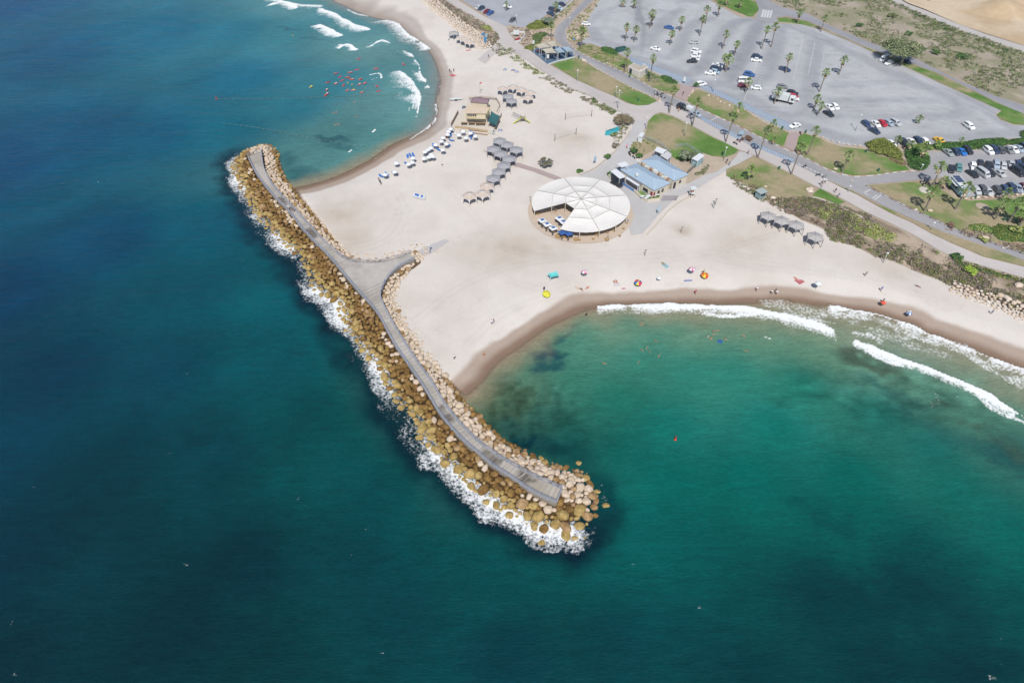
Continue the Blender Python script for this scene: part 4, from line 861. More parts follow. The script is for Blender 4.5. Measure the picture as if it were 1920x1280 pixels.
def sizew(r): return 'very large ' if r > 1.3 else ('large ' if r > 1.1 else ('' if r > .8 else 'small '))
Vs = []; Fs = []; Ms = []; off = 0
for i, (x, y, z, r, zone, place) in enumerate(ROCKS):
    k = random.randrange(14); q = Quaternion((0, 0, 1), random.uniform(0, 6.28)) @ Quaternion((1, 0, 0), random.uniform(-.35, .35)); st = random.uniform(.9, 1.25)
    sc_ = Vector((r * st, r / st ** .5, r * random.uniform(.85, 1.1))) * (1.04 if place != 'rev' else 1.1)
    if i in big:
        me = RMESH[k]; key = (k, zone)
        if key not in MATS:
            m2 = me.copy(); m2.materials.append(ROCK[zone]); MATS[key] = m2
        o = link('boulder', MATS[key]); o.location = (x, y, z); o.rotation_mode = 'QUATERNION'; o.rotation_quaternion = q; o.scale = sc_
        lab = sizew(r) + (LAB.get((zone, place)) or (zone.replace('olive', 'olive ') + ' ' + PL.get(place, 'rock on the breakwater')))
        tag(o, lab, 'boulder', lab.replace('boulder', 'boulders').replace(' block ', ' blocks '))
    else:
        v, f = RDATA[k]; M = np.array(q.to_matrix()); vv = (v * np.array(sc_)) @ M.T + np.array([x, y, z])
        Vs.append(vv); Fs.append(f + off); Ms.append(np.full(len(f), RK.index(zone))); off += len(v)
me = np_mesh('boulders', np.vstack(Vs), np.vstack(Fs), [ROCK[k] for k in RK], mi=np.concatenate(Ms))
tag(link('boulders', me), 'mass of smaller and farther limestone boulders lining the breakwater', 'boulders', kind='stuff')
print('ROCKS', len(ROCKS))
# ================================================================ BUILDERS
# ---- cars
GLASS = mat('car_glass', (.02, .028, .035, 1), rough=.08, spec=.8); TYRE = mat('tyre_rubber', (.02, .02, .02, 1), rough=.9)
LAMP = mat('headlight_glass', (.6, .6, .6, 1), rough=.15); TAIL = mat('tail_light', (.35, .02, .02, 1), rough=.25); RIM = mat('wheel_rim', (.35, .35, .36, 1), rough=.35, metal=.7)
PAINT = {}
CARC = {'white': (.72,.73,.74), 'black': (.02,.022,.028), 'navy': (.025,.04,.085), 'dark blue': (.03,.055,.13), 'blue': (.03,.10,.30), 'bright blue': (.02,.15,.48), 'light blue': (.32,.42,.52), 'silver': (.42,.44,.46), 'grey': (.20,.21,.22), 'dark grey': (.075,.08,.088),
        'red': (.42,.015,.03), 'maroon': (.16,.015,.035), 'yellow': (.70,.42,.02), 'green': (.10,.22,.20), 'teal': (.08,.20,.20), 'silver blue': (.30,.36,.44), 'grey green': (.26,.30,.29)}
def paint(c):
    if c not in PAINT:
        m = bpy.data.materials.new('paint_' + c.replace(' ', '_')); m.use_nodes = True; b = m.node_tree.nodes['Principled BSDF']
        b.inputs['Base Color'].default_value = (*CARC[c], 1); b.inputs['Roughness'].default_value = .38; b.inputs['Coat Weight'].default_value = .6; b.inputs['Coat Roughness'].default_value = .12; PAINT[c] = m
    return PAINT[c]
# side profiles: x from tail to nose, belt height, roof height (equal where there is no cabin)
PROF = {
 'sedan': (4.55, 1.78, [(-2.27,.55,.55),(-2.22,.86,.86),(-1.75,.95,.95),(-1.35,.96,1.00),(-.75,.96,1.40),(.15,.95,1.45),(.62,.94,1.36),(1.18,.92,.95),(1.80,.82,.82),(2.18,.70,.70),(2.27,.50,.50)]),
 'hatch': (4.1, 1.74, [(-2.05,.55,.55),(-2.02,.95,.95),(-1.92,.98,1.02),(-1.50,.98,1.42),(-.5,.96,1.50),(.30,.96,1.46),(.80,.94,1.20),(1.18,.92,.95),(1.75,.80,.80),(2.0,.66,.66),(2.05,.5,.5)]),
 'suv': (4.6, 1.86, [(-2.3,.6,.6),(-2.27,1.05,1.05),(-2.18,1.08,1.12),(-1.85,1.08,1.62),(-.6,1.06,1.72),(.35,1.06,1.68),(.85,1.04,1.38),(1.22,1.02,1.06),(1.9,.95,.95),(2.24,.80,.80),(2.3,.55,.55)]),
 'van': (5.2, 1.95, [(-2.6,.6,.6),(-2.58,1.15,1.15),(-2.54,1.2,1.9),(-1.5,1.2,2.05),(.2,1.2,2.05),(1.3,1.18,1.95),(1.75,1.15,1.55),(2.1,1.12,1.15),(2.45,.95,.95),(2.57,.75,.75),(2.6,.5,.5)]),
}
def car_parts(kind):
    L, Wd, pr = PROF[kind]; w = Wd / 2; bm = MB(); secs = []
    for x, b, r in pr:
        e = min(1, (L / 2 - abs(x)) / .5); ww = w * (.86 + .14 * math.sqrt(max(0, e))); cab = r > b + .02; wr = ww * (.80 if cab else .90)
        zl = .26; secs.append([(x, -ww * .96, zl), (x, -ww, .55 if b > .5 else b), (x, -ww * .97, b), (x, -wr, r), (x, wr, r), (x, ww * .97, b), (x, ww, .55 if b > .5 else b), (x, ww * .96, zl)])
    for s_ in secs: bm.v += s_
    n = 8
    for i in range(len(secs) - 1):
        for j in range(n):
            a = i * n + j; b_ = i * n + (j + 1) % n; bm.f.append((a, b_, b_ + n, a + n)); bm.m.append(0)
    bm.f.append(tuple(range(n))); bm.m.append(0); bm.f.append(tuple((len(secs) - 1) * n + j for j in reversed(range(n)))); bm.m.append(0)
    g = {'window': [], 'windscreen': MB(), 'rear_window': MB()}
    side = {-1: MB(), 1: MB()}; cab = [i for i, p in enumerate(pr) if p[2] > p[1] + .2]; f0, f1 = cab[0], cab[-1]
    def lerp(a, b, t): return [a[k] + (b[k] - a[k]) * t for k in range(3)]
    # end windows span from the last cabin section to the neighbour outside it
    for nm, i, j in (('rear_window', f0, f0 - 1), ('windscreen', f1, f1 + 1)):
        A = secs[i]; B = secs[j]; a1, a2 = A[3], A[4]; b1, b2 = B[3], B[4]; sx = .03 if nm == 'windscreen' else -.03
        q = [lerp(b1, a1, .04), lerp(b2, a2, .04), lerp(b2, a2, .93), lerp(b1, a1, .93)]
        q = [[p[0] + sx, p[1] * .92, p[2] + .02] for p in q]
        g[nm].quad(*(q if nm == 'windscreen' else q[::-1]))
    for sg in (-1, 1):
        for i in range(f0, f1):
            A = secs[i]; B = secs[i + 1]; ka, kb = (2, 3) if sg < 0 else (5, 4)
            q = [lerp(A[ka], A[kb], .14), lerp(B[ka], B[kb], .14), lerp(B[ka], B[kb], .88), lerp(A[ka], A[kb], .88)]
            q = [[p[0], p[1] + sg * .015, p[2] + .005] for p in q]; q[0][0] += .04; q[3][0] += .04; q[1][0] -= .04; q[2][0] -= .04
            side[sg].quad(*(q if sg < 0 else q[::-1]))
    wh = MB(); wh.lathe([(.30, -.11), (.33, -.08), (.33, .08), (.30, .11)], 14)
    for k in range(len(wh.v)): x, y, z = wh.v[k]; wh.v[k] = (x, z, y)
    rm = MB(); rm.lathe([(.19, -.115), (.2, 0), (.19, .118)], 10)
    for k in range(len(rm.v)): x, y, z = rm.v[k]; rm.v[k] = (x, z, y)
    hl = MB(); hl.box(-.04, .04, -.16, .16, -.07, .07)
    return dict(L=L, w=w, body=bm.mesh('body', [], smooth=False, bevel=.035), wheel=wh.mesh('wheel', TYRE), rim=rm.mesh('rim', RIM), head=hl.mesh('headlight', LAMP), tail=hl.mesh('tail_light', TAIL),
                ws=g['windscreen'].mesh('windscreen', GLASS), rw=g['rear_window'].mesh('rear_window', GLASS), s0=side[-1].mesh('side_window', GLASS), s1=side[1].mesh('side_window', GLASS), nose=pr[-2], tailp=pr[1])
CP = {k: car_parts(k) for k in PROF}; PROTO = {}
def car(px, py, hx, hy, colr, kind, label, group, zoff=0.0):
    """px,py photo position of the car's foot, (hx,hy) photo direction of its nose"""
    a = gp(px, py, BZ); b = gp(px + hx, py + hy, BZ); rz = math.atan2(b[1] - a[1], b[0] - a[0]); key = (colr, kind)
    if key not in PROTO:
        d = CP[kind]; r = empty('parked_car'); bme = d['body'].copy(); bme.materials.clear(); bme.materials.append(paint(colr)); link('body', bme, r)
        for nm, me in (('windscreen', d['ws']), ('rear_window', d['rw']), ('side_window', d['s0']), ('side_window', d['s1'])): link(nm, me, r)
        for sx in (-1, 1):
            for sy in (-1, 1):
                w_ = link('wheel', d['wheel'], r); w_.location = (sx * d['L'] * .30, sy * (d['w'] - .10), .33); link('rim', d['rim'], w_)
        for sy in (-1, 1):
            h = link('headlight', d['head'], r); h.location = (d['nose'][0] - .02, sy * (d['w'] - .28), d['nose'][1] - .08)
            t = link('tail_light', d['tail'], r); t.location = (d['tailp'][0] + .0, sy * (d['w'] - .26), .78)
        PROTO[key] = r; o = r
    else: o = dup(PROTO[key])
    o.location = (a[0], a[1], BZ + .07 + zoff); o.rotation_euler = (0, 0, rz)
    tag(o, label, 'van' if kind == 'van' else 'car', group); return o

# ---- palms
TRUNK = mat('palm_trunk', C(150,140,128), var=.25, vscale=3, bump=.6, bscale=6)
def leafmat(name, c1, c2, rnd=.15):
    m = mat(name, c1, rough=.6, col2=c2, vscale=1.8, rnd=rnd, spec=.3); return m
FROND = leafmat('palm_frond', C(150,172,104,1.1), C(98,126,66,1.05)); FROND2 = leafmat('bright_palm_frond', C(168,192,106,1.1), C(112,148,68,1.1)); DEAD = mat('dead_frond', C(190,170,138,1.2), var=.35, vscale=2, rnd=.12)
def palm_crown(seed, R=1.7, n=26):
    rg = random.Random(seed); g = MB(); d = MB()
    for k in range(n):
        a = 2.399 * k + rg.uniform(-.2, .2); el = math.radians(rg.uniform(-28, 72)) if k > 3 else math.radians(80); L = R * rg.uniform(.55, .8)
        dr = Vector((math.cos(a) * math.cos(el), math.sin(a) * math.cos(el), math.sin(el))); base = Vector((0, 0, .1)); tip = base + dr * L
        g.bar(base, tip, .045); sd_ = dr.cross(Vector((0, 0, 1))); sd_ = sd_.normalized() if sd_.length > .01 else Vector((1, 0, 0)); up = sd_.cross(dr).normalized()
        for j in range(9):                       # fan of pointed leaflets that fold and droop
            t = (j - 4) / 4 * 1.35; dd = (dr * math.cos(t) + sd_ * math.sin(t)).normalized(); l2 = R * rg.uniform(.42, .58) * (1 - .25 * abs(t) / 1.35)
            w = (sd_ * math.cos(t) - dr * math.sin(t)) * .085; m_ = tip + dd * l2 * .55 + up * (.04 + .03 * (j % 2)); e = tip + dd * l2 + Vector((0, 0, -.16 - .3 * rg.random() * l2))
            g.quad(tip - w * .3, m_ - w, m_ + w, tip + w * .3); g.tri(m_ - w, e, m_ + w)
    for k in range(34):                          # skirt of dead fronds hanging under the crown
        a = rg.uniform(0, 6.283); z = rg.uniform(-1.7, .0); r0 = .2; L = rg.uniform(.5, 1.0) * (1 + z * .2); dr = Vector((math.cos(a) * .55, math.sin(a) * .55, -.85)).normalized()
        p = Vector((math.cos(a) * r0, math.sin(a) * r0, z)); q = p + dr * L; s_ = Vector((-math.sin(a), math.cos(a), 0)) * .16
        d.quad(p - s_ * .4, q - s_, q + s_, p + s_ * .4); d.tri(q - s_, q + dr * .35, q + s_)
    return g, d
CR = []
for sdd in range(3):
    g, d = palm_crown(sdd); CR.append((g.mesh('crown', FROND), d.mesh('dead_skirt', DEAD), g.mesh('crown', FROND2)))
def palm(base, top, label, group, sc=1.0, bright=0, skirt=True, zb=BZ + .1):
    b = gp(base[0], base[1], zb); best = None
    for h in np.arange(1.0, 16, .1):            # height from the crown's place in the photo, the trunk may lean a little
        g_ = gp(top[0], top[1], zb + h); dxy = g_ - b
        c_ = np.hypot(*dxy)
        if best is None or c_ < best[0]: best = (c_, h, dxy)
    c_, h, dxy = best; lean = dxy if c_ < .22 * h else dxy * (.22 * h / c_)
    r = empty('palm_tree', (b[0], b[1], zb)); tag(r, label, 'palm tree', group); t = MB(); rg = random.Random(int(base[0] * 7 + base[1]))
    pts = [(lean[0] * s_ ** 1.4, lean[1] * s_ ** 1.4, h * s_) for s_ in (0, .08, .3, .55, .8, 1.0)]
    t.tube([(0, 0, -.1)] + pts, [.36 * sc, .32 * sc, .25 * sc, .2 * sc, .19 * sc, .18 * sc, .17 * sc], 8); t.build('trunk', TRUNK, r, smooth=True)
    k = rg.randrange(3); c = link('crown', CR[k][2] if bright else CR[k][0], r); c.location = pts[-1]; c.rotation_euler = (rg.uniform(-.1, .1), rg.uniform(-.1, .1), rg.uniform(0, 6)); c.scale = (sc * .95,) * 3
    if skirt: s_ = link('dead_skirt', CR[k][1], r); s_.location = pts[-1]; s_.scale = (sc, sc, sc * .9); s_.rotation_euler = (0, 0, rg.uniform(0, 6))
    return r

# ---- leafy masses (numpy): many leaf-sized faces on and in a set of mounds
def leaves(centres, K, size, pal, flat=1.0, seed=1, palw=None, fill=.35):
    """centres: (x, y, z, rx, ry, rz) ; returns verts, faces, colours"""
    rg = np.random.default_rng(seed); c = np.repeat(np.asarray(centres, float), K, 0); n = len(c)
    u = rg.normal(size=(n, 3)); u /= np.linalg.norm(u, axis=1)[:, None]; u[:, 2] = np.abs(u[:, 2]) * .95 + .02 if flat else u[:, 2]
    rad = rg.uniform(fill, 1, n) ** .5; lump = .78 + .3 * rg.random(n)
    p = c[:, :3] + u * c[:, 3:6] * (rad * lump)[:, None]
    nrm = u + rg.normal(size=(n, 3)) * .75; nrm /= np.linalg.norm(nrm, axis=1)[:, None]
    t = np.cross(nrm, rg.normal(size=(n, 3))); t /= np.linalg.norm(t, axis=1)[:, None]; b = np.cross(nrm, t); s_ = (size * rg.uniform(.6, 1.4, n))[:, None]
    V = np.stack([p - t * s_ * .5 - b * s_ * .35, p + t * s_ * .6 - b * s_ * .1, p + t * s_ * .35 + b * s_ * .5, p - t * s_ * .3 + b * s_ * .4], 1).reshape(-1, 3)
    Fc = np.arange(4 * n).reshape(n, 4); pal = np.asarray(pal); 
    ci = rg.choice(len(pal), len(centres), p=palw); cc_ = pal[ci]; cc_ = np.repeat(cc_, K, 0) * rg.uniform(.75, 1.2, (n, 1)); mixm = rg.random(n) < .25; cc_[mixm] = pal[rg.integers(0, len(pal), mixm.sum())]
    return V, Fc, np.repeat(cc_, 4, 0)
LEAFM = vmat('leaf', rough=.7, nscale=.6, amt=.18, nscale2=0, amt2=0, bump=0, spec=.25)
def leaf_obj(name, centres, K, size, pal, parent=None, seed=1, palw=None, fill=.35):
    V, Fc, cc_ = leaves(centres, K, size, pal, seed=seed, palw=palw, fill=fill); me = np_mesh(name, V, Fc, LEAFM, cc_); return link(name, me, parent)
def scatter(poly, n, seed, maxdens=None):
    rg = np.random.default_rng(seed); a = poly.min(0); b = poly.max(0); x = rg.uniform(a[0], b[0], n * 6); y = rg.uniform(a[1], b[1], n * 6); ok = inside(x, y, poly); x = x[ok]; y = y[ok]
    if maxdens is not None:
        k = maxdens(x, y) > rg.random(len(x)); x = x[k]; y = y[k]
    return x[:n], y[:n]

# ---- people
SKIN = mat('skin', C(206,160,130), rough=.6, rnd=.2); HAIR = mat('hair', (.03, .022, .018, 1)); CL = {}
def cloth(c):
    if c not in CL:
        cc_ = {'black': (.03,.03,.035), 'white': (.7,.7,.7), 'blue': (.06,.14,.42), 'red': (.5,.04,.05), 'grey': (.2,.2,.22), 'green': (.1,.3,.15), 'pink': (.6,.25,.35), 'navy': (.02,.03,.10), 'orange': (.65,.22,.05), 'yellow': (.65,.6,.1), 'beige': (.45,.38,.3), 'teal': (.1,.4,.42)}[c]
        CL[c] = mat('cloth_' + c, (*cc_, 1), rough=.9)
    return CL[c]
def person_mesh(pose):
    J = {'pelvis': (0,0,.95), 'waist': (0,0,1.12), 'chest': (0,0,1.32), 'neck': (0,0,1.48), 'head': (0,.01,1.60), 'crown': (0,0,1.72)}
    def limb(side, pose):
        s_ = side
        if pose == 'walk': hip = (s_*.10,0,.90); knee = (s_*.11,.16*s_,.50); ank = (s_*.10,.10*s_-.12 if s_>0 else -.30,.09); toe = (ank[0],ank[1]+.16,.04)
        else: hip = (s_*.10,0,.90); knee = (s_*.12,.02,.50); ank = (s_*.13,0,.09); toe = (s_*.15,.16,.04)
        sh = (s_*.19,0,1.42)
        if pose == 'swim': el = (s_*.42,.12,1.38); wr = (s_*.62,.26,1.34)
        elif pose == 'walk': el = (s_*.25,-.12*s_,1.16); wr = (s_*.24,.02-.2*s_,.94)
        elif pose == 'lie': el = (s_*.32,.0,1.18); wr = (s_*.30,.0,.94)
        else: el = (s_*.25,-.02,1.15); wr = (s_*.25,.08,.92)
        return hip, knee, ank, toe, sh, el, wr
    V = [J['pelvis'], J['waist'], J['chest'], J['neck'], J['head'], J['crown']]; R = [.145, .125, .155, .055, .088, .07]; E = [(0,1),(1,2),(2,3),(3,4),(4,5)]
    for s_ in (-1, 1):
        hip, knee, ank, toe, sh, el, wr = limb(s_, pose); i = len(V); V += [hip, knee, ank, toe]; R += [.095, .062, .042, .035]; E += [(0,i),(i,i+1),(i+1,i+2),(i+2,i+3)]
        j = len(V); V += [sh, el, wr]; R += [.06, .043, .030]; E += [(2,j),(j,j+1),(j+1,j+2)]
        d = (Vector(wr) - Vector(el)).normalized(); side_ = Vector((0, 1, 0)); p = Vector(wr) + d * .07; k = len(V); V.append(tuple(p)); R.append(.033); E.append((j+2, k))
        for f in range(4):
            q0 = p + side_ * (f - 1.5) * .022 + d * .03; q1 = q0 + d * (.045 + .008 * (1.5 - abs(f - 1.5))) + Vector((-s_ * .012, 0, 0)); a = len(V); V += [tuple(q0), tuple(q1)]; R += [.010, .008]; E += [(k, a), (a, a+1)]
        a = len(V); V += [tuple(Vector(wr) + d * .05 + side_ * .045)]; R += [.010]; E += [(k, a)]
    me = bpy.data.meshes.new('person'); me.from_pydata([tuple(v) for v in V], E, []); o = bpy.data.objects.new('tmp', me); COL.objects.link(o)
    sk = o.modifiers.new('s', 'SKIN'); sk.use_smooth_shade = True; lay = me.skin_vertices[0].data
    for i, r in enumerate(R): lay[i].radius = (r * (1.15 if i < 3 else 1), r * (.8 if i < 3 else 1))
    lay[0].use_root = True; sb2 = o.modifiers.new('u', 'SUBSURF'); sb2.levels = 1
    dg = bpy.context.evaluated_depsgraph_get(); m2 = bpy.data.meshes.new_from_object(o.evaluated_get(dg)); bpy.data.objects.remove(o); bpy.data.meshes.remove(me); m2.materials.clear(); m2.materials.append(SKIN)
    return m2
def shell(me, pred, off, name):
    bm = bmesh.new(); bm.from_mesh(me); bm.normal_update(); kill = [f for f in bm.faces if not pred(f.calc_center_median())]; bmesh.ops.delete(bm, geom=kill, context='FACES')
    for v in bm.verts: v.co += v.normal * off
    m2 = bpy.data.meshes.new(name); bm.to_mesh(m2); bm.free(); m2.materials.clear(); m2.polygons.foreach_set('use_smooth', [True] * len(m2.polygons)); return m2
PM = {}
for ps in ('stand', 'walk', 'swim', 'lie'):
    b = person_mesh(ps)
    hair = shell(b, lambda c: c.z > 1.60 and c.y < .06 or c.z > 1.68, .018, 'hair'); hair.materials.append(HAIR)
    PM[ps] = (b, hair, shell(b, lambda c: .74 < c.z < 1.06 and abs(c.x) < .21, .02, 'shorts'), shell(b, lambda c: 1.02 < c.z < 1.47 and abs(c.x) < .26, .02, 'shirt'))
CMESH = {}
def person(px, py, pose, rz, label, group=None, shorts='navy', shirt=None, z=None, lie=False, xyz=None):
    p = Vector(xyz) if xyz is not None else P(px, py); b, hair, sh, st = PM[pose]
    o = link('person', b); zz = p.z if z is None else z
    o.location = (p.x, p.y, zz); o.rotation_euler = (0, 0, rz)
    if lie: o.rotation_euler = (math.radians(-90 if lie > 0 else 90), 0, rz); o.location.z += .14
    link('hair', hair, o)
    for nm, me, c in (('shorts', sh, shorts), ('shirt', st, shirt)):
        if c is None: continue
        k = (nm, pose, c)
        if k not in CMESH: m2 = me.copy(); m2.materials.append(cloth(c)); CMESH[k] = m2
        link(nm, CMESH[k], o)
    tag(o, label, 'person', group); return o
# ================================================================ CARS
def fB(x, y): return (1080 + x / 4.8, y / 4.8)
def fC(x, y): return (1440 + x / 4.0, y / 4.0)
def fF(x, y): return (1600 + x / 5.334, 240 + y / 5.334)
def fP(x, y): return (860 + x / 8.727, y / 8.727)
gA = 'cars parked in the big lot'
RT = (10, 1.2); LF = (-10, -1.2)
for (p, hd__, c, k, lab) in [
 (fB(90,230), (10,.5), 'white', 'hatch', 'white hatchback alone at the left edge of the big lot'),
 (fB(835,262), (10,2), 'blue', 'sedan', 'deep blue sedan parked alone between two palms'),
 (fB(713,453), (10,2.5), 'white', 'sedan', 'white sedan alone above the blue stalls, below the blue sedan'),
 (fB(1060,395), (-10,0), 'silver', 'hatch', 'silver hatchback at the top of the short parked column'),
 (fB(1078,477), (10,2), 'white', 'suv', 'white car, second of the column below the silver hatchback'),
 (fB(1075,517), (10,1.5), 'white', 'hatch', 'white car, third of the column below the silver hatchback'),
 (fB(1065,545), (10,1), 'white', 'hatch', 'white car tucked behind the black one in the short column'),
 (fB(1040,566), (-10,0), 'black', 'hatch', 'black hatchback at the bottom of the short parked column'),
 (fB(1270,602), (10,1.5), 'white', 'sedan', 'white sedan beside the leafy palm, top of four parked cars'),
 (fB(1257,634), (10,3), 'navy', 'suv', 'navy suv below the white sedan near the leafy palm'),
 (fB(1248,660), (10,3), 'light blue', 'hatch', 'light blue hatchback wedged between navy and white cars'),
 (fB(1205,672), (-10,-1), 'white', 'sedan', 'white sedan at the bottom left of the four by the leafy palm'),
 (fB(1625,528), (10,2), 'navy', 'suv', 'navy suv directly above a white sedan in mid lot'),
 (fB(1620,555), (10,1), 'white', 'sedan', 'white sedan directly below a navy suv in mid lot'),
 (fB(1556,685), (10,2), 'blue', 'suv', 'blue suv above the white van in the big lot'),
 (fB(1512,742), (10,0), 'white', 'van', 'white panel van between the blue suv and the maroon car'),
 (fB(1500,785), (10,.5), 'maroon', 'hatch', 'maroon hatchback under the little palm in the big lot'),
 (fB(1617,805), (-10,-1), 'white', 'hatch', 'white hatchback alone right of the little palm'),
 (fB(1122,772), (10,-1.5), 'white', 'suv', 'white off-roader parked beside the brick path'),
 (fC(125,532), (10,3), 'dark blue', 'sedan', 'dark blue sedan lying half in a palm shadow'),
 (fC(105,662), (10,1), 'grey', 'hatch', 'grey car behind the palm above the refuse truck'),
 (fC(70,698), (10,-2), 'silver', 'hatch', 'silver car half hidden by a palm behind the truck'),
 (fC(178,712), (10,2), 'black', 'suv', 'black suv above the red car right of the truck'),
 (fC(185,735), (10,2), 'red', 'hatch', 'red car squeezed between the black suv and white car'),
 (fC(190,753), (10,1), 'white', 'hatch', 'white car below the red one right of the truck'),
 (fC(455,816), (10,7), 'white', 'sedan', 'left one of two white cars parked side by side'),
 (fC(498,812), (8,7), 'white', 'hatch', 'right one of two white cars parked side by side'),
 (fC(450,864), (10,6), 'black', 'sedan', 'black sedan just below the two white cars'),
 (fC(200,955), (-10,3), 'white', 'sedan', 'white sedan at the end of the lower blue stalls'),
 (fC(730,942), (9,7), 'dark blue', 'hatch', 'dark blue hatchback at the left end of the row of five'),
 (fC(803,941), (9,7.5), 'white', 'sedan', 'white sedan second in the row of five'),
 (fC(852,938), (9,6), 'red', 'hatch', 'bright red car in the middle of the row of five'),
 (fC(898,936), (9,5), 'silver blue', 'hatch', 'blue-grey car right of the bright red one'),
 (fC(950,933), (9,5), 'silver', 'suv', 'silver suv at the right end of the row of five'),
 (fC(792,993), (9,5), 'navy', 'sedan', 'navy sedan alone below the row of five'),
 (fC(1500,958), (9,6), 'white', 'suv', 'white suv alone far right in the big lot'),
 (fC(880,1086), (9,6), 'silver blue', 'hatch', 'blue-grey car tucked behind the olive hedge'),
 (fC(922,1088), (8,8), 'white', 'sedan', 'white sedan at the right end of the olive hedge'),
 (fC(1012,1085), (9,8), 'black', 'suv', 'black suv in the row between hedge and yellow car'),
 (fC(1067,1075), (9,7.5), 'white', 'sedan', 'white sedan between the black suv and navy car'),
 (fC(1120,1072), (9,7), 'navy', 'suv', 'navy suv between two white cars above the green hedge'),
 (fC(1172,1073), (9,7), 'white', 'hatch', 'white hatchback right of the navy suv above the hedge'),
 (fC(1280,1066), (10,6), 'yellow', 'sedan', 'bright yellow car parked against the green hedge'),
 (fC(866,455), (-10,6.5), 'white', 'van', 'white van under the big broad tree'),
 (fC(902,484), (-10,4), 'white', 'hatch', 'small white car beside the van under the big tree'),
 (fC(1032,470), (10,6), 'navy', 'sedan', 'dark sedan on the back road right of the big tree')]:
    car(*p, *hd__, c, k, lab, gA)
g2 = 'cars parked in the far northern lot'
for (p, hd__, c, k, lab) in [(fP(330,148), (-8,4), 'silver', 'hatch', 'silver car behind the dark blue one at the far left'), (fP(372,160), (-8,4), 'navy', 'hatch', 'dark navy hatchback in front of the silver car far left'),
 (fP(460,216), (-8,4), 'maroon', 'hatch', 'maroon hatchback beside the blue one in the far lot'), (fP(520,240), (-8,4), 'blue', 'hatch', 'blue hatchback beside the maroon one in the far lot'),
 (fP(882,352), (-8,5), 'dark grey', 'hatch', 'dark grey car alone near the coast road junction'), (fP(800,132), (9,2), 'white', 'sedan', 'white car behind the short palm in the far lot'),
 (fP(1505,245), (9,4), 'dark blue', 'sedan', 'dark blue sedan nearest the round bush'), (fP(1540,185), (9,3), 'navy', 'suv', 'navy suv behind the palm by the white kerb'),
 (fP(1600,200), (9,4), 'black', 'hatch', 'black car right of the palm by the white kerb'), (fP(1640,155), (9,3), 'light blue', 'hatch', 'pale blue car between two dark ones by the white kerb'), (fP(1680,92), (9,3), 'navy', 'sedan', 'navy sedan topmost along the white kerb')]:
    car(*p, *hd__, c, k, lab, g2)
g3 = 'vehicles standing on the coast road'
car(1279, 204, 10, 4.5, 'black', 'suv', 'black suv towing a white trailer on the coast road', g3)
car(1304, 217, 10, 5, 'silver blue', 'sedan', 'silver-blue sedan behind the trailer on the coast road', g3, .05)
car(1156, 348, 10, 5, 'black', 'hatch', 'black car parked in front of the white awning', g3, .06)
g4 = 'cars in the crowded lot'
def row(name, lst, hx, hy):
    od = ['leftmost', 'second', 'third', 'fourth', 'fifth', 'sixth', 'seventh', 'eighth', 'ninth', 'tenth', 'eleventh', 'twelfth']; n = len(lst)
    for i, (x, y, c, k) in enumerate(lst):
        place = 'leftmost' if i == 0 else ('rightmost' if i == n - 1 else od[i] + ' from the left')
        kd = {'sedan': 'sedan', 'hatch': 'hatchback', 'suv': 'suv', 'van': 'van'}[k]
        car(*fF(x, y), hx, hy, c, k, f'{c} {kd}, {place} in the {name} of crowded lot', g4, .02)
row('hedge row', [(940,262,'grey green','sedan'),(1012,256,'navy','hatch'),(1070,252,'bright blue','sedan'),(1130,242,'black','suv'),(1340,245,'white','suv'),(1397,236,'navy','suv'),(1462,238,'dark grey','hatch'),(1540,235,'grey','sedan'),(1592,230,'white','sedan'),(1645,224,'silver blue','sedan'),(1705,214,'navy','suv'),(1760,208,'grey','hatch')], 9, 7)
row('second row', [(968,430,'black','hatch'),(1045,415,'teal','hatch'),(1188,398,'white','hatch'),(1258,388,'black','suv'),(1340,393,'black','hatch'),(1417,386,'silver blue','suv'),(1490,396,'silver','hatch'),(1568,378,'silver','sedan'),(1640,376,'dark blue','sedan'),(1700,364,'black','suv'),(1765,360,'grey','hatch')], 3, 10)
row('third row', [(1180,475,'black','sedan'),(1282,472,'silver','van'),(1342,464,'black','suv'),(1452,470,'silver','sedan'),(1632,458,'black','van'),(1705,430,'navy','suv'),(1770,430,'white','hatch')], 10, 7)
row('front row', [(1220,642,'silver','hatch'),(1287,642,'dark grey','suv'),(1335,650,'silver','sedan'),(1432,638,'dark grey','hatch'),(1508,630,'dark blue','hatch'),(1568,620,'navy','suv'),(1632,618,'silver blue','sedan'),(1698,612,'maroon','hatch'),(1765,605,'white','hatch')], 8, 9)

# ---- refuse truck, trailer, food truck, pickup, motorbikes
WHT = mat('white_panel', C(232,238,240), var=.04); BLKM = mat('black_parts', (.02,.02,.022,1), rough=.6); GLS2 = mat('tinted_glass', (.03,.04,.05,1), rough=.1)
def frame_at(px, py, hx, hy):
    a = gp(px, py, BZ); b = gp(px + hx, py + hy, BZ); return (a[0], a[1], BZ + .08), math.atan2(b[1] - a[1], b[0] - a[0])
def wheels(root, xs, w, r=.48):
    wm = MB(); wm.lathe([(r * .9, -.15), (r, -.1), (r, .1), (r * .9, .15)], 14)
    for k in range(len(wm.v)): x, y, z = wm.v[k]; wm.v[k] = (x, z, y)
    me = wm.mesh('wheel', TYRE)
    for x in xs:
        for s_ in (-1, 1): q = link('wheel', me, root); q.location = (x, s_ * w, r)
l_, a_ = frame_at(*fC(115,765), 10, 2.2)
t = empty('refuse_truck', l_, a_); tag(t, 'white refuse truck with ribbed body parked in front of the palm', 'truck')
b = MB(); b.prism([(-4.2,-1.25),(-4.6,-.9),(-4.6,.9),(-4.2,1.25),(1.6,1.25),(1.6,-1.25)], .9, 3.2); b.build('cargo_body', WHT, t, bevel=.08)
b = MB()
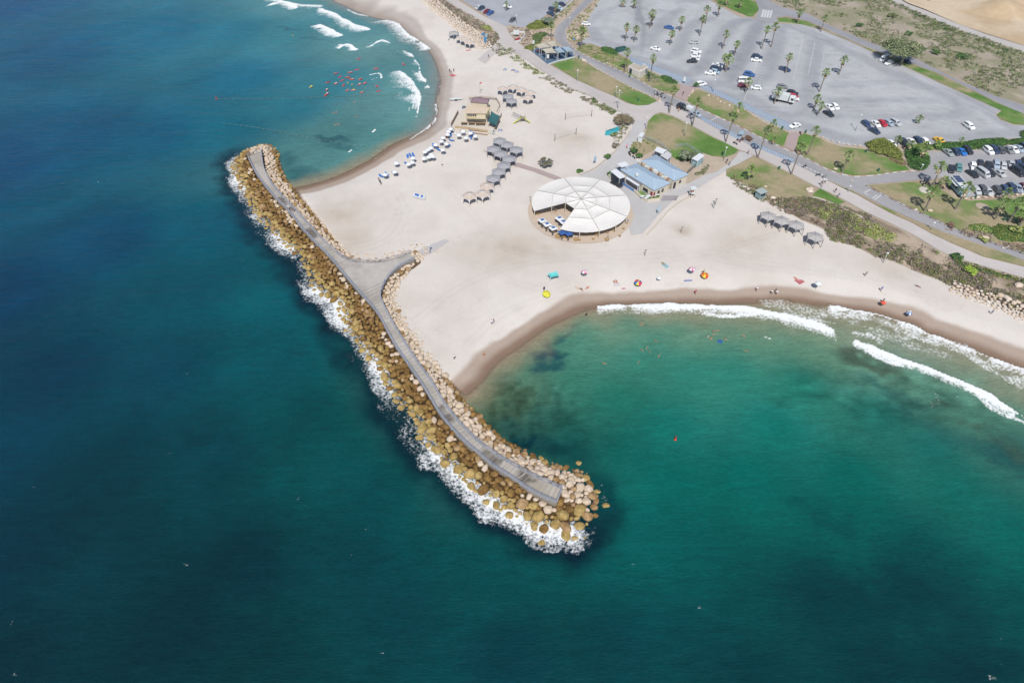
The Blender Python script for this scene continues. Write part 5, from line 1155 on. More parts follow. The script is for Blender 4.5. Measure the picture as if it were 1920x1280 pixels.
for k in range(8): x = -3.9 + k * .76; b.box(x, x + .1, -1.3, 1.3, .95, 3.26)
b.build('ribs', mat('grey_rib', C(196,204,208)), t)
b = MB(); b.prism([(1.9,-1.2),(1.9,1.2),(3.7,1.15),(3.9,.9),(3.9,-.9),(3.7,-1.15)], .7, 2.75); b.build('cab', WHT, t, bevel=.1)
b = MB(); b.box(3.85, 3.94, -1.0, 1.0, 1.6, 2.45); b.build('windscreen', GLS2, t)
for s_ in (-1, 1): b = MB(); b.box(2.5, 3.5, s_ * 1.21 - .02, s_ * 1.21 + .02, 1.6, 2.4); b.build('side_window', GLS2, t)
b = MB(); b.box(-4.3, 3.7, -.9, .9, .5, .9); b.build('chassis', BLKM, t); wheels(t, (-3.2, -2.1, 2.9), 1.1)
l_, a_ = frame_at(1292.5, 208.5, 10, 4.5)
t = empty('trailer', l_, a_); tag(t, 'small white box trailer between the black suv and the silver car', 'trailer')
b = MB(); b.box(-1.3, 1.2, -.9, .9, .5, 1.75); b.build('box_body', WHT, t, bevel=.06); b = MB(); b.bar((1.2, 0, .5), (2.2, 0, .45), .1); b.bar((-1.3, 0, .45), (1.2, 0, .45), 1.2, .1); b.build('drawbar', BLKM, t); wheels(t, (-.2,), .9, .32)
l_, a_ = frame_at(*fF(1040,640), 110, 130)
t = empty('food_truck', l_, a_ ); tag(t, 'pale blue food truck with solar panels on its white roof', 'truck')
PB_ = mat('pale_blue_panel', C(168,206,220), var=.06)
b = MB(); b.box(-4.2, 2.6, -1.25, 1.25, .5, 3.0); b.build('body', PB_, t, bevel=.06)
b = MB(); b.box(-4.4, 2.75, -1.4, 1.4, 3.02, 3.14); b.build('roof', WHT, t)
b = MB()
for k in range(3): b.box(-4.2 + k * 1.3, -3.05 + k * 1.3, -1.1, 1.1, 3.16, 3.22)
b.build('solar_panel', mat('solar_cell', C(70,84,120), rough=.25), t)
b = MB(); b.box(2.62, 4.0, -1.15, 1.15, .6, 2.0); b.build('cab', PB_, t, bevel=.2)
b = MB(); b.quad((3.98,-1.0,1.35), (3.98,1.0,1.35), (3.2,1.0,2.05), (3.2,-1.0,2.05)); b.build('windscreen', GLS2, t)
b = MB(); b.box(-3.2, .8, -1.28, -1.24, 1.3, 2.4); b.build('serving_hatch', BLKM, t)
b = MB(); b.quad((-3.4,-1.28,2.5), (1.0,-1.28,2.5), (1.0,-2.3,2.75), (-3.4,-2.3,2.75)); b.quad((-3.4,-2.3,2.72), (1.0,-2.3,2.72), (1.0,-1.28,2.47), (-3.4,-1.28,2.47)); b.build('awning', mat('awning_white', C(220,226,230)), t); wheels(t, (-2.8, 2.9), 1.15, .42)
l_, a_ = frame_at(*fB(402,462), 10, -2)
t = empty('skip_container', l_, a_); tag(t, 'dark teal open container at the lower left edge of the big lot', 'container')
SK = mat('teal_steel', C(60,112,110), var=.2); b = MB(); b.prism([(-2.0,-.9),(2.0,-.9),(2.0,.9),(-2.0,.9)], .15, .3)
for q in [((-2.2,-1,.2),(2.2,-1,.2)),((-2.2,1,.2),(2.2,1,.2)),((-2.2,-1,.2),(-2.2,1,.2)),((2.2,-1,.2),(2.2,1,.2))]: b.bar((q[0][0],q[0][1],.85), (q[1][0],q[1][1],.85), .12, 1.3)
b.build('hull', SK, t); b = MB()
for k in range(5): b.bar((-1.8 + k * .9, -1.08, .2), (-1.8 + k * .9, -1.08, 1.5), .1); b.bar((-1.8 + k * .9, 1.08, .2), (-1.8 + k * .9, 1.08, 1.5), .1)
b.build('stiffeners', mat('dark_teal_steel', C(46,88,90)), t); b = MB(); b.box(-1.9, 1.9, -.8, .8, .3, .9); b.build('contents', mat('dark_rubbish', C(66,72,78), var=.5, vscale=4), t)
def motorbike(px, py, hx, hy, lab, colr=(.04,.05,.07,1)):
    l_, a_ = frame_at(px, py, hx, hy); t = empty('motorbike', l_, a_); tag(t, lab, 'motorbike', 'two-wheelers by the roads')
    for x in (-.65, .65):
        w_ = MB(); w_.lathe([(.2,-.05),(.31,-.04),(.31,.04),(.2,.05)], 14)
        for k in range(len(w_.v)): u, v, z = w_.v[k]; w_.v[k] = (u, z, v)
        q = w_.build('wheel', TYRE, t); q.location = (x, 0, .31)
    b = MB(); b.tube([(-.65,0,.35),(-.2,0,.55),(.25,0,.6),(.65,0,.33)], [.06,.12,.14,.05], 7); b.tube([(.4,0,.62),(.62,0,.95)], .04, 6); b.build('frame', mat('bike_paint_' + str(int(colr[2] * 100)), colr, rough=.4), t, smooth=True)
    b = MB(); b.tube([(-.75,0,.74),(-.3,0,.78),(.05,0,.72)], [.08,.13,.08], 8); b.build('seat', BLKM, t, smooth=True)
    b = MB(); b.bar((.58,-.35,.98), (.58,.35,.98), .05); b.build('handlebar', BLKM, t)
for i, (x, y, hx, hy, lab) in enumerate([(1230,176,8,3,'dark motorbike at the corner of the long lawn'),(1234,181,8,3,'motorbike beside the rocks at the lawn corner'),(1241,178,8,-3,'motorbike nearest the road by the rocks'),(1243,184,8,2,'silver motorbike left of the plaza'),
    (1181,292,6,8,'motorbike in front of the shrubs by the service road'),(1188,297,7,6,'second motorbike by the shrubs near the blue roof'),(1179,290,4,9,'motorbike leaning near the low wall'),(1161,351,10,5,'motorbike with white seat beside the black car'),
    (1508,314,9,-4,'motorbike with green top box on the promenade edge'),(1545,333,9,-4,'white motorbike farther down the promenade edge'),(1533,330,9,-2,'dark motorbike between two others on the promenade'),(1378,271,9,4,'motorbike beside the brown bush'),(1384,266,9,5,'red motorbike beside the brown bush'),
    (1500,252,5,8,'motorbike at the top of the second brick path'),(1272,206,9,2,'scooter parked behind the black suv')]):
    motorbike(x, y, hx, hy, lab, (.5,.5,.52,1) if 'white' in lab or 'silver' in lab else ((.3,.04,.04,1) if 'red' in lab else (.04,.05,.07,1)))

# ================================================================ PALMS
gp1 = 'palms standing in the big lot'; gp2 = 'palms along the promenade and lawns'; gp3 = 'palms around the crowded lot'; gp4 = 'palms in the far lot and scrub'
def palms(lst, grp):
    for it in lst: palm(*it[:3], grp, **(it[3] if len(it) > 3 else {}))
palms([(fB(413,68), fB(425,15), 'short palm at the top left edge of the big lot'), (fB(518,78), fB(525,25), 'palm right of the short top left one'),
 (fB(443,370), fB(460,245), 'palm with earth bed, left of the lower pair'), (fB(520,380), fB(545,265), 'palm, right of the lower left pair'),
 (fB(660,255), fB(690,125), 'taller palm of the touching pair by the pale island', {'sc': 1.1}), (fB(676,240), fB(686,160), 'lower palm of the touching pair by the pale island', {'sc': .9}),
 (fB(935,283), fB(955,182), 'palm right of the deep blue sedan'), (fB(843,408), fB(865,308), 'palm below the deep blue sedan'),
 (fB(1112,325), fB(1145,172), 'tall slender palm above the silver hatchback'), (fB(1165,215), fB(1183,85), 'palm directly above the tall slender one'), (fB(1273,152), fB(1295,45), 'palm on the grassy point near the top lawn', {'sc': 1.15}),
 (fB(1318,440), fB(1355,308), 'palm above the four cars, left of the pair'), (fB(1422,503), fB(1450,405), 'palm right of the tall one above the four cars', {'sc': 1.05}),
 (fB(1345,648), fB(1372,535), 'thick leafy palm beside the four parked cars', {'sc': 1.35}), (fB(1330,620), fB(1343,520), 'thin palm half hidden by the thick leafy one', {'sc': .9}),
 (fB(1668,442), fB(1725,268), 'left palm of the tall leaning pair'), (fB(1755,425), fB(1797,242), 'right palm of the tall leaning pair', {'sc': 1.1}),
 (fC(130,550), fC(162,432), 'palm standing behind the dark blue sedan'), (fB(1522,835), fB(1555,738), 'little palm beside the white van'),
 (fC(46,778), fC(78,688), 'palm at the tail of the refuse truck'), (fC(530,562), fC(570,455), 'palm with big crown in the right half of the lot', {'sc': 1.15}), (fC(385,690), fC(437,548), 'tall leaning palm left of the big crowned one', {'sc': 1.05}),
 (fC(345,825), fC(370,740), 'left palm of the two beside the two white cars'), (fC(368,868), fC(402,795), 'right palm of the two beside the two white cars', {'sc': .9}), (fC(1130,930), fC(1138,890), 'small bushy palm alone low in the big lot', {'skirt': False, 'sc': .85})], gp1)
palms([(fB(437,652), fB(465,470), 'tall palm at the end of the dry meadow by the container'), (fB(660,742), fB(697,528), 'very tall palm beside the cream toilet block'), (fB(42,442), fB(65,280), 'palm near the curve of the coast road'),
 ((1254.5,212), (1264.6,169), 'slim palm leftmost on the promenade edge'), ((1298,236), (1309,191), 'slim palm with a green bin at its foot'), ((1360.4,267), (1377,219), 'slim palm on the promenade edge by the white-edged lawn tip'),
 ((1381,225), (1386,202), 'bushy palm in the middle of the lawn strip', {'sc': 1.15}), ((1420.7,296), (1439.4,244), 'slim palm beside the path to the beach'), ((1440,254), (1451,231), 'short palm behind the double trunk on the lawn strip', {'sc': .85}),
 ((1483.6,327), (1502,277), 'slim palm before the row of white pavement marks'), ((1505,291), (1503,276), 'short leafy palm at the corner of the broad lawn', {'sc': 1.0, 'skirt': False, 'bright': 1}), ((1512.8,292), (1530.5,246), 'tall palm with brown skirt on the broad lawn'),
 ((1579,323), (1592.5,291), 'palm with grey trunk right on the broad lawn', {'sc': 1.1}), ((1403,338), (1409,319), 'bright green palm on the dry lawn below the promenade', {'bright': 1, 'skirt': False, 'sc': 1.15}),
 ((1448,272), (1452,262), 'small dry palm by the lower blue lane', {'sc': .7})], gp2)
palms([((1680.6,273), (1684.4,261), 'short palm at the gap beside the black suv', {'sc': .8, 'skirt': False}), ((1701,282), (1709,272), 'low palm at the top of the round hedge', {'sc': .95}), ((1723.7,303), (1735,279), 'stout palm rising from the round green hedge', {'sc': 1.35}), ((1756,279), (1758,270), 'low bright palm above the long hedge', {'bright': 1, 'sc': .8, 'skirt': False}),
 ((1798,274), (1803,263), 'small palm sticking out of the long hedge', {'sc': .7, 'skirt': False}), ((1748,350), (1764,314), 'palm leaning over the motorbike group', {'sc': 1.2}), ((1763,355), (1772.5,340), 'short bushy palm left of the food truck', {'sc': 1.05}),
 ((1733,396), (1750,359), 'palm with pale trunk nearest the coast road', {'sc': 1.3}), ((1791,393), (1813.7,353), 'palm with pale trunk right of the food truck', {'sc': 1.3}), ((1865,412), (1883,383), 'crooked palm right of the stone ring', {'sc': 1.3}),
 ((1890.6,417), (1915,380), 'palm at the right edge with its foot on a dirt ring', {'sc': 1.3}), ((1881,378), (1890,362), 'greyish palm behind the crooked one', {'sc': 1.0}), ((1911,424), (1921,402), 'round leafy palm at the right edge', {'sc': 1.2, 'bright': 1})], gp3)
palms([((1038.7,40), (1042,10), 'palm beside the row of dark cars by the kerb'), ((1033,75), (1034,46), 'palm with brown crown near the round bush', {'sc': .9}), ((948.5,21), (949.4,8), 'short palm in front of the white car', {'sc': .8}), ((1088.7,94), (1090,57), 'dry-looking palm by the tall lamp near the shaded playground', {'sc': .9}),
 ((1363,11), (1362,-1), 'left palm on the top lawn island'), ((1387,16), (1389,3), 'right palm on the top lawn island', {'sc': 1.1}), (fC(222,178), fC(240,100), 'palm at the tip of the long grass strip', {'sc': 1.1}), (fC(395,238), fC(430,140), 'second palm along the long grass strip')], gp4)

# ================================================================ TREES, HEDGES, SCRUB
BR = 1.45
GRN = [C(96,110,66,BR)[:3], C(120,128,84,BR)[:3], C(84,98,58,BR)[:3], C(140,146,102,BR)[:3]]
GREY = [C(150,144,134,BR)[:3], C(122,112,104,BR)[:3], C(172,166,152,BR)[:3], C(104,92,84,BR)[:3]]
OLV = [C(118,128,62,BR)[:3], C(92,108,52,BR)[:3], C(142,146,78,BR)[:3]]
DGR = [C(72,108,54,BR)[:3], C(56,88,46,BR)[:3], C(94,128,66,BR)[:3]]
YGR = [C(150,160,92,BR)[:3], C(128,144,80,BR)[:3], C(170,172,110,BR)[:3]]
RDB = [C(138,112,100,BR)[:3], C(112,88,80,BR)[:3], C(160,132,116,BR)[:3]]
def tree(px, py, R, Hh, label, pal, name='broadleaf_tree', n=26, K=110, size=.34, trunks=1, cat='tree', seed=1, group=None):
    b = gp(px, py, BZ); r = empty(name, (b[0], b[1], BZ + .1)); tag(r, label, cat, group); rg = np.random.default_rng(seed); cs = []
    for k in range(n):
        a = rg.uniform(0, 6.28); q = R * .78 * math.sqrt(rg.random()); z = Hh * (.58 + .30 * (1 - (q / R) ** 2) * rg.random()); s_ = R * rg.uniform(.22, .38); cs.append((q * math.cos(a), q * math.sin(a), z, s_, s_, s_ * .7))
    leaf_obj('crown', cs, K, size, pal, r, seed, fill=.25)
    t = MB()
    for k in range(trunks):
        a = 6.28 * k / trunks + .5; o_ = R * .25 * (trunks > 1); bx, by = o_ * math.cos(a), o_ * math.sin(a); tr = max(.06, R * .07)
        t.tube([(bx, by, -.1), (bx * 1.2, by * 1.2, Hh * .25), (bx * 1.6, by * 1.6, Hh * .5)], [tr, tr * .8, tr * .55], 8)
        for j in range(5): c = cs[(k * 5 + j) % n]; t.tube([(bx * 1.4, by * 1.4, Hh * .38), (c[0] * .6 + bx * .3, c[1] * .6 + by * .3, c[2] * .8), (c[0], c[1], c[2])], [tr * .5, tr * .3, tr * .12], 6)
    t.build('trunk', TRUNK, r, smooth=True); return r
tree(1684, 118, 8.6, 8.5, 'big broad grey-green tree at the edge of the parking lot', [C(132,142,104,BR)[:3], C(110,120,88,BR)[:3], C(152,158,120,BR)[:3], C(94,104,76,BR)[:3]], n=60, K=150, size=.42, trunks=3, seed=5)
tree(1026, 48, 2.9, 3.4, 'round grey-green bush tree beside the dark cars', [C(108,122,110,BR)[:3], C(88,102,94,BR)[:3], C(128,140,122,BR)[:3]], n=22, K=110, seed=6)
tree(1286, 302, 3.1, 3.4, 'grey leafy tree on the grass behind the blue roofs', [C(140,150,126,BR)[:3], C(118,128,104,BR)[:3], C(96,108,86,BR)[:3]], n=20, K=100, seed=7)
tree(1169, 232, 4.4, 1.7, 'low spreading brown bush tree where promenade and road meet', [C(136,128,100,BR)[:3], C(112,106,84,BR)[:3], C(120,104,88,BR)[:3]], n=30, K=90, size=.3, trunks=2, seed=8)
tree(1022, 312, 2.6, 2.2, 'dark windblown shrub beside the pinkish beach path', [C(128,124,112,BR)[:3], C(104,100,92,BR)[:3], C(112,116,90,BR)[:3]], n=16, K=80, seed=9, name='shrub', cat='shrub')
for i, (px, py, R, Hh, lab, pal) in enumerate([(1189,288,1.9,1.6,'green shrub at the corner of the brown garden',DGR),(1198,296,1.4,1.3,'green shrub nearest the upper blue roof',DGR),(1139,298,1.3,1.4,'green bush alone on the sand beside the service road',DGR),(1151,255,1.4,.9,'small bush above the service road wall',GRN),(1154,276,1.6,.9,'dry shrub on the sand beside the service road',GREY),
   (1087,323,1.3,.5,'low green plant in the sand above the round tent',DGR),(1305,164,1.3,1.7,'dark green bush at the start of the lawn strip',DGR),(1383,258,0.1,.1,'',DGR),(1399,264,2.0,1.1,'brown dry bush on the promenade by the slim palm',[C(122,92,70,BR)[:3],C(96,72,56,BR)[:3]]),(1815,511,2.3,1.1,'bright yellow-green bush standing out of the grey scrub',[C(166,190,84,BR)[:3],C(142,168,66,BR)[:3]]),
   (1792,484,1.9,.9,'dark green bush beside the end of the promenade scrub',DGR),(1908,418,1.6,1.8,'green bush beside the leafy palm at the right edge',DGR),(1901,436,1.9,2.0,'feathery green shrub above the dark hedge',YGR),(1740,1,2.0,1.6,'dark shrub patch at the top of the wild field',DGR),(1611,51,1.9,1.4,'round green bush in the wild field left of the tree',DGR),(1752,102,2.6,1.5,'dark green bush group right of the big tree',DGR),(1728,95,2.0,1.3,'green bush just right of the big tree',DGR),(1804,110,3.6,1.5,'wide dark green thicket in the wild field',DGR),(1672,33,2.8,1.3,'pale green bush cluster in the wild field',GRN),(1702,66,2.,1.2,'green bush behind the big tree',DGR),
   (1783,425,1.6,.9,'reddish dry bush next to the park path',RDB),(1841,452,1.5,.8,'small green clump beside the park path',YGR)]):
    if lab: tree(px, py, R, Hh, lab, pal, name='shrub', n=14, K=70, size=.26, cat='shrub', seed=20 + i, group='shrubs around the beach park')
def hedge(name, poly, h, label, pal, seed, cat='hedge', n=260, K=75, size=.24, group=None):
    """clipped mass: a domed dark core under a skin of leaves"""
    pg = GB(poly); x, y = scatter(pg, n, seed); e = seg_dist(x, y, pg, True); hh = h * (.45 + .55 * sstep(0, 2.0, e)); cs = [(a, b, BZ + .1 + q * .35, 1.0, 1.0, q * .72) for a, b, q in zip(x, y, hh)]
    c0 = pg.mean(0); r = empty(name, (c0[0], c0[1], BZ + .1)); tag(r, label, cat, group)
    V, Fc, cc_ = leaves(cs, K, size, pal, seed=seed, fill=.6); V[:, :2] -= c0; V[:, 2] -= BZ + .1; link('foliage', np_mesh('foliage', V, Fc, LEAFM, cc_), r)
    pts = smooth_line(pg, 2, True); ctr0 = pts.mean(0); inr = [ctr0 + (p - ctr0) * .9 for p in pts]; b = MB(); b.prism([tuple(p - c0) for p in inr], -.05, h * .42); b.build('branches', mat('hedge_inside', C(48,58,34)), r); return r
hedge('hedge', [(1624,273),(1640,267),(1655,267),(1668,275),(1682,285),(1688,295),(1680,299),(1650,290),(1632,283)], 2.6, 'big olive-green mounded hedge between lawn and lot', OLV, 41, n=330)
hedge('hedge', [(1668,300),(1688,297),(1698,306),(1690,311)], .5, 'low dry end of the olive hedge', OLV + RDB, 42, n=40)
hedge('hedge', [(1699,286),(1712,280),(1728,282),(1738,296),(1739,309),(1729,319),(1720,320),(1706,314),(1702,303)], 2.0, 'round dark green hedge around the stout palm', DGR, 43, n=260)
hedge('hedge', [(1700,280),(1720,273),(1748,276),(1748,281),(1728,281),(1712,282)], 1.6, 'short hedge linking the round and the long hedge', OLV + DGR, 44, n=120)
hedge('hedge', [(1750,276),(1770,272),(1800,272),(1830,267),(1870,264),(1888,267),(1889,273),(1850,278),(1810,282),(1768,283),(1750,281)], 2.1, 'long green clipped hedge above the crowded lot', DGR, 45, n=420)
hedge('hedge', [(1894,267),(1935,260),(1960,258),(1960,270),(1935,272),(1896,274)], 2.0, 'green hedge continuing to the right edge', DGR, 46, n=160)
hedge('hedge', [(1914,250),(1935,246),(1935,256),(1915,257)], 1.8, 'dark bush at the upper right corner of the lot', DGR, 47, n=40)
hedge('hedge', [(1864,428),(1875,424),(1895,426),(1935,432),(1960,440),(1960,458),(1935,456),(1900,452),(1874,450),(1864,440)], .8, 'wide low dark green hedge in the palm park', DGR + OLV, 48, n=330)
hedge('hedge', [(1819,425),(1845,423),(1857,430),(1857,437),(1835,432),(1822,431)], .7, 'low green planting beside the park path', DGR + YGR, 49, n=110)
hedge('hedge', [(1129,91),(1138,90),(1150,94),(1158,103),(1145,102),(1132,97)], .9, 'green mound of creeping plants by the container', DGR, 50, n=90)
hedge('hedge', [(1240,143),(1255,146),(1268,156),(1262,158),(1246,152)], .6, 'green creeping plants beside the brick path', DGR, 51, n=70)
hedge('hedge', [(904,50),(915,49),(922,55),(920,58),(908,55)], .6, 'bright olive cushion plant in the northern scrub', YGR, 52, n=50)
hedge('hedge', [(990,50),(1005,40),(1016,40),(1030,48),(1022,53),(1000,56),(990,54)], .8, 'olive ground cover below the round bush tree', OLV, 53, n=120)
hedge('hedge', [(1000,68),(1015,62),(1026,64),(1015,72),(1012,80),(1002,82)], .7, 'green planting left of the coast road curve', GRN + DGR, 54, n=90)
hedge('hedge', [(985,90),(1000,84),(1012,82),(1020,82),(1004,88),(998,94),(988,94)], .5, 'olive planting behind the shaded playground', OLV, 55, n=60)
def scrub(name, poly, n, K, r0, r1, h, pal, label, seed, dens=None, size=.26, world=False):
    pg = np.asarray(poly) if world else GB(poly); x, y = scatter(pg, n, seed, dens); rg = np.random.default_rng(seed); r = rg.uniform(r0, r1, len(x)) ** 1.0; z = np.full(len(x), BZ + .05)
    cs = np.c_[x, y, z, r, r, np.minimum(h, r * .75) * rg.uniform(.6, 1.2, len(x))]
    o = leaf_obj(name, cs, K, size, pal, None, seed, fill=.3); return tag(o, label, 'scrub', kind='stuff')
dn = lambda s_, lo, hi, off: (lambda x, y: sstep(lo, hi, fbm(x + off, y, s_)))
scrub('dune_scrub', DUNE, 1500, 26, .5, 1.25, .9, [C(128,118,110,BR)[:3], C(108,98,92,BR)[:3], C(146,134,124,BR)[:3], C(124,104,94,BR)[:3]] + GRN[:2] + OLV[:1], 'grey-brown dry scrub covering the dune beside the beach', 61, dn(7, .28, .55, 0))
scrub('green_dune_plants', [(1530,395),(1560,388),(1600,402),(1660,432),(1700,450),(1690,462),(1640,450),(1590,425),(1545,412)], 190, 28, .6, 1.3, .8, YGR, 'yellow-green plants along the upper edge of the dune scrub', 62, dn(5, .35, .6, 33))
scrub('green_dune_plants', [(1780,478),(1800,488),(1850,506),(1935,530),(1935,536),(1860,516),(1800,498)], 90, 28, .6, 1.1, .7, OLV + DGR, 'green plants bordering the promenade at the right', 63)
scrub('reddish_plants', [(1370,322),(1395,345),(1425,350),(1445,372),(1430,378),(1400,360),(1375,345)], 90, 24, .5, 1.0, .5, RDB + GRN, 'reddish and green beach plants around the small teal hut', 64)
scrub('reddish_plants', [(1445,382),(1475,374),(1505,380),(1530,400),(1545,425),(1525,420),(1500,405),(1465,398)], 170, 24, .4, .9, .5, RDB + GREY, 'reddish brown creeping plants behind the grey pavilions', 65, dn(4, .3, .55, 5))
def lmk(line, w): 
    L = GB(line); d = np.gradient(L, axis=0); d /= np.hypot(*d.T)[:, None]; nrm_ = np.c_[-d[:, 1], d[:, 0]]; return np.vstack([L + nrm_ * w / 2, (L - nrm_ * w / 2)[::-1]])
scrub('verge_plants', lmk([(962,106),(985,124),(1000,133),(1012,141)], 3.4), 60, 26, .5, 1.1, 1.0, YGR + GRN, 'yellow-green plants between the sand and the promenade', 66, world=True)
scrub('verge_plants', lmk([(1012,142),(1035,152),(1060,168),(1085,177),(1105,188),(1130,202),(1152,214)], 4.2), 150, 26, .45, 1.1, .9, GRN + GREY + RDB[:1], 'dry greenish plants in a strip along the promenade', 67, world=True, dens=dn(4, .3, .5, 8))
scrub('verge_plants', lmk([(1110,190),(1128,198),(1150,212)], 3.0), 50, 26, .6, 1.1, .9, GRN + DGR[2:], 'greener clump at the end of the plant strip', 68, world=True)
scrub('verge_plants', [(1152,262),(1162,236),(1180,235),(1172,248),(1160,270),(1150,284)], 45, 22, .4, .8, .5, GRN + GREY, 'sparse plants beside the upper service road', 69)
scrub('island_plants', [(922,95),(934,83),(950,88),(968,96),(955,104),(935,106)], 70, 24, .5, 1.0, .7, GREY + GRN + OLV[:1], 'grey-green plants on the little island by the beach access', 70)
scrub('northern_scrub', DUNE2, 430, 24, .5, 1.2, .8, GREY + RDB[:1] + GRN[:1], 'grey-brown scrub above the northern embankment', 71, dn(5, .25, .5, 4))
scrub('junction_scrub', [(948,50),(975,53),(992,56),(1000,70),(985,88),(965,77),(955,62)], 60, 22, .4, .9, .5, RDB + GREY, 'brown dry plants at the northern junction', 72, dn(3, .35, .5, 4))
scrub('roadside_plants', [(1118,0),(1131,-10),(1111,24),(1101,40),(1099,55),(1106,67),(1085,82),(1066,78),(1064,60),(1080,35)], 150, 20, .4, .9, .4, GRN + YGR + OLV, 'green roadside plants right of the curved road', 73, dn(4, .3, .5, 14))
scrub('roadside_plants', [(1040,54),(1044,40),(1065,25),(1088,0),(1092,-10),(1075,0),(1050,18),(1030,30),(1020,45),(1025,58),(1034,62)], 110, 20, .4, .9, .5, GRN + YGR + GREY[:1], 'green roadside plants left of the curved road', 74)
scrub('meadow_plants', [(1085,93),(1111,87),(1157,104),(1178,112),(1172,128),(1120,112)], 110, 20, .4, .9, .4, GRN + OLV + GREY[:1], 'scrubby plants in the dry meadow left of the toilet block', 75, dn(4, .35, .55, 24))
scrub('meadow_plants', [(1222,138),(1260,156),(1275,164),(1266,178),(1226,162),(1208,150)], 100, 20, .4, .8, .4, GRN + GREY, 'scrubby plants in the dry meadow right of the toilet block', 76, dn(4, .35, .55, 54))
scrub('park_scrub', [(1770,430),(1800,432),(1815,428),(1858,440),(1858,455),(1820,446),(1790,434)], 80, 22, .4, .8, .4, GREY + RDB, 'grey dry scrub beside the coast road kerb', 77)
scrub('park_scrub', [(1868,452),(1935,462),(1960,470),(1960,484),(1935,480),(1880,462)], 90, 22, .4, .8, .4, GREY + RDB, 'grey dry scrub below the wide hedge', 78)
scrub('field_scrub', FIELD, 2600, 14, .5, 1.5, .9, GRN + GRN + DGR[2:] + GREY[:2] + [C(104,122,84,BR)[:3]], 'scattered green and grey scrub of the wild field', 79, dn(8, .36, .6, 40), size=.34)
scrub('road_hedge_plants', [(1650,0),(1675,3),(1700,14),(1740,34),(1800,60),(1850,76),(1935,106),(1960,118),(1960,126),(1930,112),(1840,82),(1780,62),(1730,38),(1690,18)], 330, 16, .7, 1.5, 1.1, DGR + GRN, 'green bushes lining the gravel road', 80, dn(6, .25, .5, 90), size=.32)
scrub('dune_plants', [(1180,280),(1186,268),(1206,263),(1228,274),(1214,284),(1196,292)], 30, 20, .3, .6, .4, GRN + OLV, 'weeds in the brown garden', 81)
scrub('dune_plants', [(1302,328),(1318,318),(1330,308),(1324,322),(1312,332)], 35, 20, .4, .9, .7, GRN + GREY[:1], 'scrub on the slope right of the upper blue roof', 82)

# ---- cream rocks edging the lawns and lots
krm = []
for k in range(6): m2 = RMESH[k].copy(); m2.materials.append(ROCK['white' if k % 2 else 'cream']); krm.append(m2)
def kerb_rocks(line, n, r, lab, grp, jit=.3, var=.3):
    L = GB(line); seg = np.hypot(*(L[1:] - L[:-1]).T); T = np.concatenate([[0], np.cumsum(seg)])
    for k in range(n):
        t = T[-1] * (k + .5) / n; p = np.array([np.interp(t, T, L[:, 0]), np.interp(t, T, L[:, 1])]) + RNG.uniform(-jit, jit, 2)
        o = link('rock', random.choice(krm)); rr = r * random.uniform(1 - var, 1 + var); o.location = (p[0], p[1], BZ + .15 + rr * .2); o.scale = (rr * 1.25, rr * .9, rr * .8); o.rotation_euler = (0, 0, random.uniform(0, 6.28)); tag(o, lab, 'rock', grp)
kerb_rocks([(1090,112),(1100,118)], 4, .75, 'flat white rock beside the playground end of the coast road', 'white rocks by the playground')
kerb_rocks([(1104,120),(1117,129),(1156,150),(1187,167),(1225,184)], 27, .42, 'cream rock in the line between the long lawn and the coast road', 'rocks along the long lawn')
kerb_rocks([(1228,182),(1238,188),(1236,192)], 5, .45, 'pale rock at the right tip of the long lawn', 'rocks at the lawn tip')
kerb_rocks([(1136,118),(1158,127)], 7, .35, 'white rock in the dry meadow left of the toilet block', 'rocks in the dry meadow')
kerb_rocks([(1300,168),(1296,176),(1292,182)], 6, .5, 'cream rock at the left end of the lawn strip', 'rocks at the lawn strip end')
kerb_rocks([(1326,178),(1345,188),(1370,200),(1398,208),(1433,231),(1450,240)], 16, .42, 'cream rock between the lower blue stalls and the lawn strip', 'rocks below the blue stalls')
kerb_rocks([(1476,248),(1497,249),(1515,249)], 5, .4, 'cream rock at the top of the second brick path', 'rocks at the brick path')
kerb_rocks([(1538,256),(1550,262),(1568,267),(1590,273),(1618,275)], 8, .5, 'cream rock along the top edge of the broad lawn', 'rocks above the broad lawn')
kerb_rocks([(1806,375),(1825,372),(1850,371),(1880,369),(1905,367),(1925,365)], 10, .6, 'white rock in front of the crowded lot front row', 'white rocks before the crowded lot')
kerb_rocks([(1519,352),(1516,362)], 4, .85, 'big cream rock beside the dirt gap below the promenade', 'big rocks below the promenade', jit=.4)
for px, py, r, lab in [(1566,318,.8,'big pale rock at the foot of the grey palm'),(1743,396,.85,'yellowish rock beside the pale palm trunk'),(1847,447,1.1,'large flat white rock in the scrub by the coast road'),(1717,394,.5,'white rock on the kerb below the pale palm'),(1435,351,.6,'pale rock on the slope above the teal hut'),(1449,372,.8,'cream rock right of the teal hut'),(1453,381,.6,'blue-white rock at the edge of the sand'),(1909,536,1.2,'pair of pale boulders at the right edge below the promenade'),(1597,340,.35,'small white stone on the road fork'),(1265,221,.3,'white stone on the curved lawn'),(1880,466,.4,'white stone at the path end by the coast road')]:
    p = GB([(px, py)])[0]; o = link('rock', random.choice(krm)); o.location = (p[0], p[1], BZ + .2 + r * .15); o.scale = (r * 1.3, r, r * .7); o.rotation_euler = (0, 0, random.uniform(-.4, .4)); tag(o, lab, 'rock')
